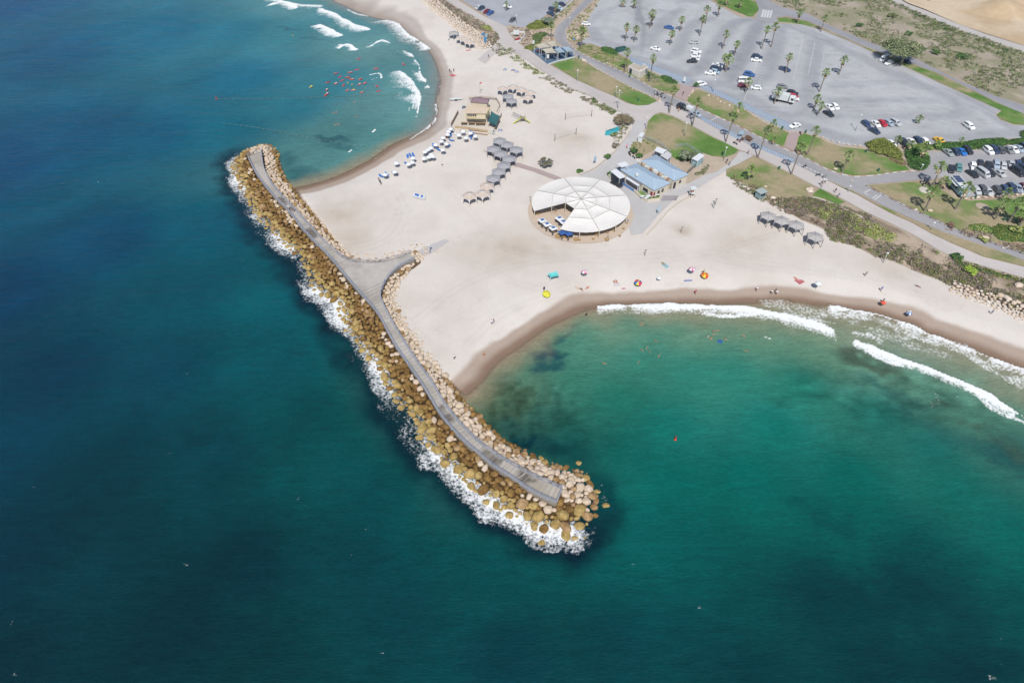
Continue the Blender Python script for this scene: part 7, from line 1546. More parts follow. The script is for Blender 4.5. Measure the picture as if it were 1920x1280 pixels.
Pz = [(x, y, 4.0) for x, y in prf]; b.quad(Pz[0], Pz[1], ridge[1], ridge[0]); b.tri(Pz[1], Pz[2], ridge[1]); b.quad(Pz[2], Pz[3], ridge[0], ridge[1]); b.tri(Pz[3], Pz[4], ridge[0]); b.tri(Pz[4], Pz[0], ridge[0]); b.prism(prf, 3.9, 3.98); b.build('rear_roof', mat('mauve_roof', C(150,126,136), var=.15, vscale=1.5), cafe)
inn2 = [(mid[0] + (x - mid[0]) * .88, mid[1] + (y - mid[1]) * .88) for x, y in prf]; b = MB(); b.prism(inn2, .5, 3.9); b.build('rear_wall', PALEW, cafe)
SAIL = mat('teal_sail', C(52,108,112), var=.12, vscale=2)
def sail(name, lab, pts, m, parent=None, loc=None, sag=.35, posts=None, cat='shade sail', group=None):
    """pts: world corners (x, y, z) ; a sagging cloth with thickness"""
    A = [Vector(p) for p in pts]; c = sum(A, Vector()) / 4; n = 8; g = []
    for i in range(n + 1):
        for j in range(n + 1):
            u, v = i / n, j / n; p = A[0].lerp(A[1], u).lerp(A[3].lerp(A[2], u), v); k = 4 * u * (1 - u); l = 4 * v * (1 - v); pin = .10 * (k * (1 - l) + l * (1 - k)); p = p.lerp(c, pin); p.z -= sag * k * l; g.append(p)
    b = MB(); o_ = Vector(loc) if loc is not None else Vector((c.x, c.y, BZ)); b.v = [tuple(p - o_) for p in g] + [tuple(p - o_ - Vector((0, 0, .04))) for p in g]; N = len(g)
    for i in range(n):
        for j in range(n): a = i * (n + 1) + j; f = (a, a + n + 1, a + n + 2, a + 1); b.f += [f, tuple(N + x for x in reversed(f))]; b.m += [0, 0]
    if parent is not None: return b.build(name, m, parent, smooth=True)
    r = empty(name, tuple(o_)); tag(r, lab, cat, group); b.build('cloth', m, r, smooth=True)
    for p in A: q = MB(); q.tube([(p.x - o_.x, p.y - o_.y, 0), (p.x - o_.x, p.y - o_.y, p.z - o_.z + .1)], .08, 6); q.build('post', PWT, r)
    return r
def w3(x, y, z): g = gp(x, y, BZ + z); return (g[0], g[1], BZ + z)
sail('teal_sail', '', [w3(*fQ(1150,540), 3.6), w3(*fQ(1400,680), 3.2), w3(*fQ(1285,940), 2.6), w3(*fQ(1060,830), 3.0)], SAIL, cafe, (cq0.x, cq0.y, BZ))
def rail_px(nm, pts, z, h, m, parent, sp=1.2):
    Lp = rq(pts, z); b = MB()
    for a, d in zip(Lp[:-1], Lp[1:]):
        a = np.array(a); d = np.array(d); n = max(1, int(np.hypot(*(d - a)) / sp))
        for k in range(n + 1): p = a + (d - a) * k / n; b.bar((*p, z), (*p, z + h), .12)
        b.bar((*a, z + h), (*d, z + h), .12, .08); b.bar((*a, z + h * .5), (*d, z + h * .5), .06, h * .7)
    return b.build(nm, m, parent)
WF = mat('weathered_fence', C(184,160,140), var=.25, vscale=3)
rail_px('left_fence', [(85,960),(275,610)], .0, 1.3, WF, cafe); rail_px('right_fence', [(1200,1190),(1430,680)], .0, 1.3, WF, cafe)
rail_px('front_railing', [(190,1000),(560,1040),(1060,1120)], .5, .9, mat('pine_rail', C(206,180,146), var=.15), cafe); rail_px('back_railing', [(560,230),(900,200),(1290,240),(1390,420),(1300,600)], .3, .8, mat('pale_rail', C(206,190,180), var=.15), cafe, 1.6)
st = MB()
for k in range(4): A = rq([(560 , 1060 + k * 22), (1060, 1120 + k * 24)], .4 - k * .1); st.bar((*A[0], .45 - k * .12), (*A[1], .45 - k * .12), .35, .1)
st.build('front_steps', WF, cafe)
for i, (x, y, lab) in enumerate([(435,905,'left of the two trestle tables on the beach bar deck'),(635,905,'right of the two trestle tables on the beach bar deck'),(870,915,'long dark-topped bar table on the deck')]):
    p = P(*fQ(x, y), BZ + .5); t = empty('picnic_table', (p.x, p.y, BZ + .5)); tag(t, lab, 'table'); L_ = 1.1 if i < 2 else 1.7; b = MB(); b.box(-L_, L_, -.4, .4, .72, .78); b.build('tabletop', WOOD, t)
    for s_ in (-1, 1): b = MB(); b.box(-L_, L_, s_ * .75 - .14, s_ * .75 + .14, .42, .46); b.build('bench', mat('dark_bench', C(70,58,52)), t); b = MB(); b.bar((s_ * L_ * .8, -.7, 0), (s_ * L_ * .8, .3, .72), .1); b.bar((s_ * L_ * .8, .7, 0), (s_ * L_ * .8, -.3, .72), .1); b.build('leg', CHR, t)
for i in range(3):
    p = P(*fQ(1150 + i * 40, 1120 + i * 15), BZ); b = MB(); b.box(-.35,.35,-.9,.9,.25,.35); b.box(-.35,.35,.9,1.0,.25,.9)
    for k in range(4): b.box(-.35,.35,-.8+k*.45,-.7+k*.45,.35 + k * .12,.42 + k * .12)
    o = b.build('sunbed_stack', WHT); o.location = (p.x, p.y, BZ + .1 * i); tag(o, 'stack of white sunbeds at the corner of the beach bar', 'sunbeds', 'white sunbed stacks by the bar')

# ================================================================ SHADED PLAYGROUND
tag(sheet('playground_floor', np.array([wpt(x, y, BZ) for x, y in [(996,96),(1027,122),(1078,108),(1073,99),(1046,87),(1010,90)]]), BZ + .2, mat('blue_rubber_floor', C(92,118,146), var=.12, vscale=1.5), 1.5), 'blue-grey rubber floor of the shaded playground', kind='structure')
def f7(x, y): return (980 + x / 13.71, 60 + y / 13.71)
SA = mat('sand_sail', C(206,200,182), var=.04); SBm = mat('blue_grey_sail', C(170,190,204), var=.04); gs = 'shade sails over the playground'
for pts, m, lab in [([(300,345),(545,268),(740,400),(430,430)], SA, 'sand-coloured sail at the back left of the playground'), ([(580,265),(840,220),(870,372),(750,388)], SA, 'sand-coloured sail at the back by the road'), ([(480,440),(760,402),(890,550),(600,555)], SA, 'largest sand-coloured sail at the playground front'),
    ([(808,452),(945,382),(1105,528),(915,545)], SBm, 'narrow blue-grey sail in the middle of the playground'), ([(980,380),(1180,380),(1325,488),(1140,522)], SBm, 'blue-grey sail at the right end of the playground')]:
    sail('shade_sail', lab, [w3(*f7(*p), 4.0 - .6 * (i % 2)) for i, p in enumerate(pts)], m, group=gs)
tag(wall('playground_wall', 'low white wall between playground and lawn', [(1028,122),(1045,116),(1078,108)], .45, WHT, .3), kind=None)
for i, (x, y, c_, lab) in enumerate([(1010,101,(.5,.06,.05,1),'red and blue play tower under the left sail'),(1040,104,(.06,.15,.35,1),'dark blue play frame under the middle sail'),(1058,100,(.05,.12,.3,1),'dark slide frame under the right sail')]):
    p = P(x, y, BZ); t = empty('play_frame', (p.x, p.y, BZ + .2)); tag(t, lab, 'play equipment'); b = MB(); b.box(-.8,.8,-.8,.8,1.2,1.3); b.build('platform', mat('play' + str(i), c_), t)
    for sx in (-.7,.7):
        for sy in (-.7,.7): b = MB(); b.tube([(sx,sy,0),(sx,sy,2.3)], .07, 6); b.build('post', CHR, t)
    b = MB(); b.quad((.8,-.4,1.25),(.8,.4,1.25),(2.6,.4,.2),(2.6,-.4,.2)); b.quad((2.6,-.4,.15),(2.6,.4,.15),(.8,.4,1.2),(.8,-.4,1.2)); b.build('slide', mat('slide_yellow', C(220,190,70)), t)

# ================================================================ LAMPS, SIGNS, NETS
LPM = mat('galvanised_pole', C(196,200,204), rough=.5)
def lamp(base, top, lab, two=False, grp='lamp posts'):
    b = gp(*base, BZ + .1); h = min(np.arange(2, 14, .1), key=lambda q: abs(np.hypot(*(gp(top[0], top[1], BZ + .1 + q) - b)))); r = empty('lamp_post', (b[0], b[1], BZ + .1)); tag(r, lab, 'lamp post', grp)
    m = MB(); m.tube([(0,0,0),(0,0,h * .5),(0,0,h)], [.11,.09,.07], 7); m.build('pole', LPM, r, smooth=True); m = MB(); m.lathe([(.12,h),(.34,h+.1),(.36,h+.25),(.1,h+.42)], 10); m.build('lantern', mat('lantern_white', C(240,240,240)), r, smooth=True)
    if two: m = MB(); m.bar((-.9,0,h - .5), (.9,0,h - .5), .09); m.bar((.7,-.15,h-.45), (1.1,-.15,h-.4), .3, .12); m.bar((-1.1,-.15,h-.45), (-.7,-.15,h-.4), .3, .12); m.build('cross_arm', LPM, r)
for a, b_, lab, two in [((1082,153),(1081,133),'lamp post in the green part of the long lawn',0),((1158,204),(1160,171),'double-armed lamp post at the promenade end of the long lawn',1),((1154,183),(1156,164),'short lamp post on the lawn edge behind the double one',0),((1211,242),(1209,221),'lamp post at the bend of the service road',0),((1357,299),(1361.5,277.5),'lamp post at the tip of the curved lawn',0),
   ((1283,256),(1285,232),'thin pale pole in the middle of the curved lawn',0),((1604,245),(1606,215),'lamp post standing in the open right part of the big lot',0),((1725,320),(1729,309.5),'short round-headed lamp at the round hedge',0),((1062,33),(1060,-2),'tall lamp post by the white kerb of the far lot',0),((1067,58),(1064,34),'lamp post inside the curve of the coast road',0),((968,44),(967,30),'short pole by the dark grey car',0),
   ((1336,172),(1333,150),'thin lamp post beside the four cars',0),((1540,352),(1553,339),'dark post at the head of the dirt verge',0),((1590,360),(1580,348),'leaning lamp at the left of the dirt verge',0),((1745,431),(1756,420),'street lamp over the verge beyond the promenade',0),((1656,492),(1660,474),'pale pole at the foot of the dune scrub',0),((806,474),(805,460),'pole with board at the sand end of the boardwalk path',0),((1911,363),(1920,345),'lamp behind the front row of the crowded lot',0)]:
    lamp(a, b_, lab, bool(two))
def signp(px, py, hx, w, h, m, lab, up=1.2):
    p = P(px, py, BZ); r = empty('sign_board', (p.x, p.y, p.z), hx); tag(r, lab, 'sign', 'boards and signs'); b = MB(); b.box(-w/2, w/2, -.04, .04, up, up + h); b.build('board', m, r)
    for s_ in (-1, 1): b = MB(); b.box(s_*w*.42-.04, s_*w*.42+.04, .05, .12, 0, up + h); b.build('post', LPM, r)
LBL = mat('pale_blue_board', C(176,206,228)); BBL = mat('mid_blue_board', C(76,150,206))
for a in [(968,70,.0,2.6,1.9,WHT,'large white notice board in the walled corner by the junction'),(1027,115,.0,1.0,1.6,WHT,'white sign panel on the edge of the playground'),(1000,88,.0,.9,1.5,WHT,'white sign panel at the left corner of the playground'),(1115,308,.6,1.0,1.6,LBL,'pale blue board standing in the sand near the green bush'),(1388,258,.2,1.6,1.3,LBL,'pale blue bicycle sign beside the brown bush'),(1282,158,.0,.9,1.6,WHT,'white post sign at the brick path by the blue stalls'),(1233,402,.2,.6,1.7,LBL,'small blue flag board on the service road'),(1076,80,0,.8,.8,BBL,'blue round sign right of the playground'),(910,84,.3,1.2,2.0,BBL,'bright blue panel leaning at the northern beach access'),(906,72,.3,1.4,1.0,BBL,'blue board on the northern embankment'),(912,76,.3,.8,1.6,LBL,'pale panel on the northern embankment')]: signp(*a)
wall('red_barrier', 'red barrier in the walled corner by the junction', [(967,77),(974,73)], .7, mat('barrier_red', C(214,60,80)), .4, 'barrier')
wall('curved_wall', 'curved white wall round the notice board', [(957,65),(968,62),(983,62),(984,68),(976,78),(966,80)], .7, WHT, .3)
wall('white_kerb_wall', 'white wall edging the far northern lot', [(1036,35),(1048,25),(1060,15),(1075,1),(1085,-12)], .5, WHT, .35)
wall('low_stone_wall', 'low pale stone wall along the service road', [(1088,328),(1115,316),(1135,300),(1152,285),(1170,262),(1182,245)], .35, mat('pale_stone', C(222,212,198), var=.15, vscale=3), .5)
wall('stone_edge', 'stone edge along the sand right of the service road', [(1213,440),(1228,424),(1252,396),(1275,378),(1300,366)], .25, MATS['pale_stone'], .35)
wall('path_wall', 'curved pale path edge above the dune scrub', [(1516,369),(1535,372),(1558,382),(1590,395),(1620,410)], .2, MATS['pale_stone'], .5)
for i, (p0, p1, lab) in enumerate([((1060,225),(1109,219),'upper volleyball net on the sand'),((1040,265),(1080,253),'lower volleyball net above the brown sand patch')]):
    a = P(*p0, BZ); b_ = P(*p1, BZ); r = empty('volleyball_net', (a.x, a.y, BZ)); tag(r, lab, 'net', 'volleyball nets'); d = b_ - a; 
    for q in (Vector((0,0,0)), d): m = MB(); m.tube([(q.x,q.y,0),(q.x,q.y,2.6)], .1, 6); m.build('post', mat('brown_post', C(120,104,88)), r)
    m = MB()
    for z in (1.6, 1.95, 2.4): m.bar((0,0,z), (d.x,d.y,z), .03)
    for k in range(24): t = k / 23; m.bar((d.x*t,d.y*t,1.6), (d.x*t,d.y*t,2.4), .015)
    m.build('net', mat('net_cord', C(190,188,184)), r)
for px, py, lab in [(1336,388,'thin T-shaped post left of the pair on the sand'),(1341,384,'thin T-shaped post right of the pair on the sand'),(1277,437,'outdoor shower post in the round brown patch'),(1209,480,'tripod frame on the sand below the round tent'),(994,380,'small wooden rack at the left of the round tent'),(1338,391,'low stake between the posts on the sand')]:
    p = P(px, py, BZ); r = empty('beach_post', (p.x, p.y, BZ)); tag(r, lab, 'post', 'posts on the sand'); m = MB(); m.tube([(0,0,0),(0,0,2.2)], .06, 6); m.build('pole', CHR, r); m = MB(); m.bar((-.4,0,2.15), (.4,0,2.15), .08); m.bar((-.3,0,1.7), (.3,0,1.7), .05); m.build('cross_bar', CHR, r)
# climbing play frame, turquoise cloth, boat hull
p = P(*((840 + 980 / 5.333) if False else (980), 228), BZ)
t = empty('climbing_frame', (p.x, p.y, BZ)); tag(t, 'grey climbing frame with yellow slides on the sand', 'play equipment'); A = [P(962, 218, BZ) - p, P(985, 228, BZ) - p]
b = MB(); b.bar(A[0] + Vector((0,0,1.6)), Vector((0,0,1.8)), .12)
for k in range(6): q = A[0].lerp(Vector((0,0,0)), k / 5); b.bar(q + Vector((-.5,-.6,0)), q + Vector((0,0,1.7)), .08); b.bar(q + Vector((.5,.6,0)), q + Vector((0,0,1.7)), .08)
b.build('climbing_bars', mat('grey_bars', C(168,166,172)), t); b = MB(); b.box(-.9,.9,-.9,.9,1.4,1.5)
for sx in (-.8,.8):
    for sy in (-.8,.8): b.bar((sx,sy,0), (sx,sy,2.6), .12)
b.build('play_tower', mat('khaki_wood', C(176,164,120), var=.2), t)
for dx, dy in ((-3.4,-1.8),(2.8,-1.4)): b = MB(); L_ = Vector((dx,dy,.15)); s_ = Vector((-dy,dx,0)).normalized()*.3; o0 = Vector((dx*.25,dy*.25,1.45)); b.quad(o0-s_,o0+s_,L_+s_,L_-s_); b.quad(L_-s_-Vector((0,0,.05)),L_+s_-Vector((0,0,.05)),o0+s_-Vector((0,0,.05)),o0-s_-Vector((0,0,.05))); b.build('slide', mat('slide_lime', C(206,210,80)), t)
TQ = mat('turquoise_cloth', C(64,176,190), var=.1, vscale=2)
b = MB(); Q = [Vector(w3(x, y, .25)) for x, y in [(1134,253),(1136,245),(1148,241),(1160,237),(1163,242),(1155,249),(1146,253)]]; c_ = sum(Q, Vector()) / len(Q); n = len(Q)
for k in range(n): b.tri(Q[k] - c_, Q[(k + 1) % n] - c_, Vector((0, 0, .55 if k % 2 else .4))); b.tri(Q[(k+1)%n] - c_ - Vector((0,0,.25)), Q[k] - c_ - Vector((0,0,.25)), Vector((0,0,-.2))); b.quad(Q[k]-c_-Vector((0,0,.25)), Q[(k+1)%n]-c_-Vector((0,0,.25)), Q[(k+1)%n]-c_, Q[k]-c_)
o = b.build('tarpaulin', TQ); o.location = c_; tag(o, 'turquoise tarpaulin lying on the sand by the brown bush tree', 'tarpaulin')
p = P(855, 188, BZ); t = empty('rescue_board', (p.x, p.y, p.z), .02); tag(t, 'long white rescue boat on a trolley near the beach bar', 'boat'); b = MB(); b.v = []
for i in range(13):
    u = i / 12 * 2 - 1; w_ = .42 * math.sqrt(max(0, 1 - u * u)) + .01
    for j in range(8): a = 2 * math.pi * j / 8; b.v.append((u * 2.6, w_ * math.cos(a), .65 + .16 * math.sin(a) * (1 - .4 * abs(u)) + .12 * u * u))
for i in range(12):
    for j in range(8): b.f.append((i*8+j, i*8+(j+1)%8, (i+1)*8+(j+1)%8, (i+1)*8+j)); b.m.append(0)
b.build('hull', mat('pale_hull', C(220,236,236)), t, smooth=True); b = MB(); b.box(-.4,.4,-.3,.3,.0,.5); b.build('trolley', CHR, t)
b = MB(); Q = gp(870, 204, BZ); b.lathe([(.5,0),(.75,.3),(.7,.8),(.2,1.1)], 9); o = b.build('covered_bin', mat('navy_cover', C(84,104,128), var=.2)); o.location = (Q[0], Q[1], BZ); tag(o, 'dark blue covered bin left of the beach bar', 'bin')
GB_ = mat('green_bin', C(60,120,96))
for i, (x, y, lab) in enumerate([(1297,235,'green bin at the foot of the promenade palm'),(1466,243,'green bin at the corner of the lawn strip'),(1510,250,'green bin above the broad lawn'),(1623,286,'green bin on the broad lawn near the olive hedge'),(1460,318,'green bin on the dry lawn below the promenade'),(1354,291,'green bin beside the lamp at the lawn tip'),(1827,373,'green bin between white rocks of the crowded lot'),(1881,414,'green bin left of the pair in the palm park'),(1906,418,'green bin in the middle at the right edge'),(1196,190,'green bin by the lawn rocks'),(1180,146,'green bin at the toilet block'),(1085,110,'green bin at the end of the playground wall'),(1646,322,'green bin on the bottom edge of the broad lawn')]):
    p = P(x, y, BZ); t = empty('waste_bin', (p.x, p.y, BZ + .13)); tag(t, lab, 'bin', 'green bins'); b = MB(); b.lathe([(.28,0),(.34,.9),(.36,.92)], 9); b.build('body', GB_, t); b = MB(); b.lathe([(.38,.93),(.32,1.05),(.05,1.12)], 9); b.build('lid', mat('dark_green_lid', C(44,96,76)), t)
b = MB(); b.lathe([(1.9,0),(1.95,.12),(1.6,.18),(0,.16)], 20); o = b.build('stone_ring', mat('ring_stone', C(196,180,160), var=.2)); g = gp(1841, 388, BZ); o.location = (g[0], g[1], BZ + .13); tag(o, 'round stone ring with a dark grate in the palm park lawn', 'fire ring')
b = MB(); b.lathe([(1.8,0),(1.6,.25),(0,.28)], 18); o = b.build('stone_platform', mat('pale_platform', C(214,208,196), var=.08)); g = gp(1733, 357, BZ); o.location = (g[0], g[1], BZ + .13); tag(o, 'pale round stone platform beside the parked motorbikes', 'platform')
for i, (x, y, h_) in enumerate([(1727,345,6),(1733,344,8),(1738,346,9),(1731,350,7),(1741,349,8),(1753,347,6),(1757,350,8),(1762,346,7)]): motorbike(x, y, 6, h_, 'motorbike parked in the palm shade beside the crowded lot', (.04,.05,.07,1) if i % 3 else (.5,.5,.52,1))
# ================================================================ BEACH THINGS AND PEOPLE
PCL = {}
def parasol_mesh(key, cols, R=1.15, h=2.0):
    c = MB(); n = 8; sl = MB()
    for k in range(n):
        a0, a1 = 2 * math.pi * k / n, 2 * math.pi * (k + 1) / n; c.cur = k % len(cols); A = (R * math.cos(a0), R * math.sin(a0)); B = (R * math.cos(a1), R * math.sin(a1)); a_ = (A[0] * .55, A[1] * .55); b_ = (B[0] * .55, B[1] * .55)
        c.quad((*A, h), (*B, h), (*b_, h + .32), (*a_, h + .32)); c.tri((*a_, h + .32), (*b_, h + .32), (0, 0, h + .48)); c.quad((*B, h - .03), (*A, h - .03), (*a_, h + .28), (*b_, h + .28)); c.tri((*b_, h + .28), (*a_, h + .28), (0, 0, h + .44)); c.quad((*B, h), (*A, h), (*A, h - .18), (*B, h - .18)); c.quad((*A, h - .18), (*B, h - .18), (*B, h), (*A, h))
    p = MB(); p.tube([(0, 0, -.2), (0, 0, h + .5)], .03, 6); return c.mesh('canopy', cols), p.mesh('pole', POLE)
def parasol(px, py, kind, lab, grp=None, R=1.15, h=2.0, tilt=0.):
    cs = {'white': [mat('parasol_white', C(240,244,250))], 'blue': [mat('parasol_blue', C(60,120,200))], 'pinkwhite': [mat('parasol_white', C(240,244,250)), mat('parasol_pink', C(226,120,160))], 'yellow': [mat('parasol_yellow', C(232,228,70)), mat('parasol_lime', C(214,210,60))],
          'rainbow': [mat('rb_blue', C(40,130,200)), mat('rb_yellow', C(236,220,60)), mat('rb_pink', C(226,50,130)), mat('rb_red', C(220,60,50))], 'sunset': [mat('rb_red', C(220,60,50)), mat('rb_orange', C(240,150,50)), mat('rb_yellow', C(236,220,60))], 'orange': [mat('or_', C(236,100,70))], 'bluewhite': [mat('parasol_blue', C(60,120,200)), mat('parasol_white', C(240,244,250))]}[kind]
    k = (kind, R, h)
    if k not in PCL: PCL[k] = parasol_mesh(kind, cs, R, h)
    g = P(px, py, BZ + h); 
    zt = P(px, py).z; g = P(px, py, zt + h + .2); r = empty('parasol', (g.x, g.y, zt), random.uniform(0, .7)); tag(r, lab, 'parasol', grp)
    for nm, me in zip(('canopy', 'pole'), PCL[k]): link(nm, me, r)
    if tilt: r.rotation_euler = (tilt, tilt * .5, 0); r.location.z = zt
    return r
LB = mat('lounger_blue', C(50,120,206)); LW = mat('lounger_white', C(232,236,240))
def lounger_mesh(m):
    b = MB(); b.box(-.33,.33,-.95,.35,.28,.36); b.prism([(-.33,.35),(.33,.35),(.33,.4),(-.33,.4)], .28, .4); b.quad((-.33,.35,.34),(.33,.35,.34),(.33,.92,.72),(-.33,.92,.72)); b.quad((-.33,.92,.66),(.33,.92,.66),(.33,.35,.28),(-.33,.35,.28)); bed = b.mesh('mattress', m)
    f = MB()
    for sx in (-.3,.3):
        for y in (-.85,.25): f.box(sx-.03,sx+.03,y-.03,y+.03,0,.28)
    f.box(-.36,.36,-.98,-.93,.2,.28); return bed, f.mesh('frame', LW)
LM = {'blue': lounger_mesh(LB), 'white': lounger_mesh(LW), 'orange': lounger_mesh(mat('lounger_orange', C(236,130,90)))}
def lounger(px, py, rz, kind, lab, grp):
    p = P(px, py); r = empty('sun_lounger', (p.x, p.y, p.z), rz); tag(r, lab, 'sun lounger', grp)
    for nm, me in zip(('mattress', 'frame'), LM[kind]): link(nm, me, r)
def fR(x, y): return (700 + x / 8, 230 + y / 8)
gw = 'white parasols on the beach below the bar'
WP = [(1160,80,'at the left corner of the beach bar'),(1125,118,'just below the one at the bar corner'),(1110,162,'above the orange sunbed'),(1042,212,'left of the orange sunbed'),(1020,265,'below and left of the orange sunbed'),(935,315,'alone between the big and small groups'),(1095,303,'in front of the folded blue sunbed'),
      (858,362,'top of three overlapping ones'),(818,392,'middle of three overlapping ones'),(772,422,'bottom of three overlapping ones'),(1042,392,'beside blue-clothed beachgoers'),(868,462,'behind the touching pair'),(892,492,'right one of the touching pair'),(832,498,'left one of the touching pair'),(757,520,'with brown towels at its left'),
      (592,515,'beside the row of upright blue loungers'),(582,578,'above the blue lounger pair'),(528,606,'over the lower left blue lounger'),(320,722,'near the rope end, right of the last two'),(175,762,'farthest left of all'),(345,590,'small, above the last two'),(1282,170,'left of three in front of the deck'),(1345,115,'largest, touching the deck front'),(1455,140,'right of the largest by the deck'),(1388,212,'lowest in front of the deck'),(1532,188,'farthest right, over a blue lounger')]
for x, y, w in WP: parasol(*fR(x, y + 8), 'white', 'white parasol ' + w, gw, R=.92)
gl = 'blue sun loungers by the parasols'
for i, (x, y, rz, k, w) in enumerate([(515,520,.2,'blue','upright at the rope end, leftmost'),(556,505,.5,'blue','second from the rope end'),(600,497,.4,'blue','third from the rope end'),(505,625,1.2,'blue','below the small group near the rope'),(320,765,1.4,'blue','under the last but one parasol'),(1163,203,.1,'blue','next to the orange one'),(1175,278,1.3,'blue','folded flat, alone below the group'),(1170,148,1.2,'blue','under the second parasol from the bar'),
    (1135,345,.6,'blue','single, right of the front parasol'),(905,358,.4,'blue','beside the top of three parasols'),(985,420,.9,'blue','with towels beside a parasol'),(1500,200,1.2,'blue','under the farthest right parasol'),(1480,160,.9,'blue','right of the deck parasols'),(1465,240,.3,'blue','with a red towel below the deck parasols'),(120,815,.9,'blue','dark, beyond the farthest left parasol'),(1345,150,1.5,'blue','behind the largest parasol'),(1250,190,.8,'white','pale, left of the deck parasols'),(1095,218,.2,'orange','orange, in the middle of the group'),(205,785,.7,'blue','under the farthest left parasol')]):
    lounger(*fR(x, y), rz, k, ('' if k == 'orange' else k + ' ') + 'sun lounger ' + w if k != 'orange' else 'orange sun lounger in the middle of the parasol group', gl)
# sunbeds lined up on the empty sand and blue sail heaps
for i in range(6):
    p = P(*fR(612 + i * 30, 1110 + i * 8), BZ); r = empty('sunbed_stack', (p.x, p.y, p.z), .1); tag(r, 'white sunbed stack in the lone group on the empty sand', 'sunbeds', 'lone group of stacked white sunbeds')
    b = MB(); b.box(-.3,.3,-.9,.9,.2,.3); b.box(-.3,.3,-.9,.9,.42,.5); b.box(-.3,.3,-.9,.9,.62,.7); b.build('frames', LW, r); b = MB(); b.box(-.28,.28,-.3,.9,.71,.76)
    if i in (1, 2, 4): b.build('blue_mattress', LB, r)
for x, y, lab in [(947,132,'small blue and white folded umbrella heap on the north sand'),(962,133,'pile of pinkish and blue umbrellas on the north sand'),(969,136,'pile of white and blue umbrellas on the north sand'),(938,246,'white sailcloth pile with a blue cross beside the grey pavilions')]:
    p = P(x, y); r = empty('umbrella_pile', (p.x, p.y, p.z)); tag(r, lab, 'pile'); b = MB()
    for k in range(5): a = k * 1.2; b.tube([(math.cos(a) * .9, math.sin(a) * .9, .12), (0, 0, .3 + .06 * k), (-math.cos(a) * .8, -math.sin(a) * .8, .15)], [.05, .16, .05], 6)
    b.build('white_cloth', LW if 'pinkish' not in lab else mat('pinkish_cloth', C(230,200,206)), r, smooth=True); b = MB()
    for k in range(3): a = k * 1.6 + .5; b.tube([(math.cos(a) * 1.0, math.sin(a) * .9, .34), (0, 0, .55), (-math.cos(a) * .9, -math.sin(a) * .8, .3)], [.05, .14, .05], 6)
    b.build('blue_cloth', LB, r, smooth=True)

# south beach: parasols, canopy, towels, bathers
parasol(1096, 508, 'pinkwhite', 'pink and white parasol right of the turquoise canopy', R=.9)
parasol(1024, 548, 'yellow', 'yellow parasol lying tilted below the turquoise canopy', R=1.1, h=.9, tilt=.3)
parasol(1196, 527, 'rainbow', 'rainbow-coloured parasol on the south beach', R=1.05, h=1.2, tilt=.2)
parasol(1298, 503, 'pinkwhite', 'pink and white parasol above the brown wet sand', R=.95)
parasol(1321, 513, 'sunset', 'red orange and yellow parasol beside a seated pair', R=1.05, h=1.1, tilt=.25)
parasol(1535, 530, 'white', 'plain white parasol at the right of the south beach', R=.9)
parasol(1657, 566, 'orange', 'orange parasol at the wet sand edge far right', R=.7, h=1.2)
parasol(1706, 586, 'bluewhite', 'blue and white parasol nearest the breaking surf', R=.7, h=1.2)
parasol(1236, 520, 'white', 'tiny white sunshade right of the rainbow parasol', R=.6, h=1.0)
s_ = sail('beach_canopy', 'turquoise four-pole canopy on the open sand', [w3(1026,513,1.9), w3(1044,508,1.9), w3(1049,517,1.7), w3(1032,521,1.7)], mat('aqua_cloth', C(110,214,214), var=.04), sag=.25, cat='canopy')
TW = {}
def towel(px, py, w, l, rz, c, lab):
    p = P(px, py); b = MB(); b.box(-w/2, w/2, -l/2, l/2, .0, .04); 
    for k in range(3): b.cur = 1; b.box(-w/2 + w * (.2 + .3 * k) - .05, -w/2 + w * (.2 + .3 * k) + .05, -l/2, l/2, .041, .05)
    o = b.build('beach_towel', [mat('towel_' + c, {'white': C(232,226,226), 'aqua': C(120,206,216), 'red': C(200,80,100), 'pink': C(226,130,180), 'blue': C(90,130,200)}[c]), mat('towel_stripe', C(220,190,190))]); o.location = (p.x, p.y, p.z + .02); o.rotation_euler = (0, 0, rz); tag(o, lab, 'towel')
towel(1156, 532, 1.9, 1.8, .1, 'white', 'white towel under two sunbathers'); towel(1248, 498, 1.2, 1.9, .6, 'aqua', 'aqua towel alone on the upper sand'); towel(1499, 527, 1.9, 2.0, .6, 'red', 'red striped towels with people lying'); towel(1169, 541, 1.0, .6, .2, 'pink', 'small pink towel right of the sunbathers'); towel(1290, 526, 2.2, .5, .1, 'blue', 'row of small bright things on the sand below the pink parasol')
gs_ = 'people on the south beach'; R90 = math.pi / 2
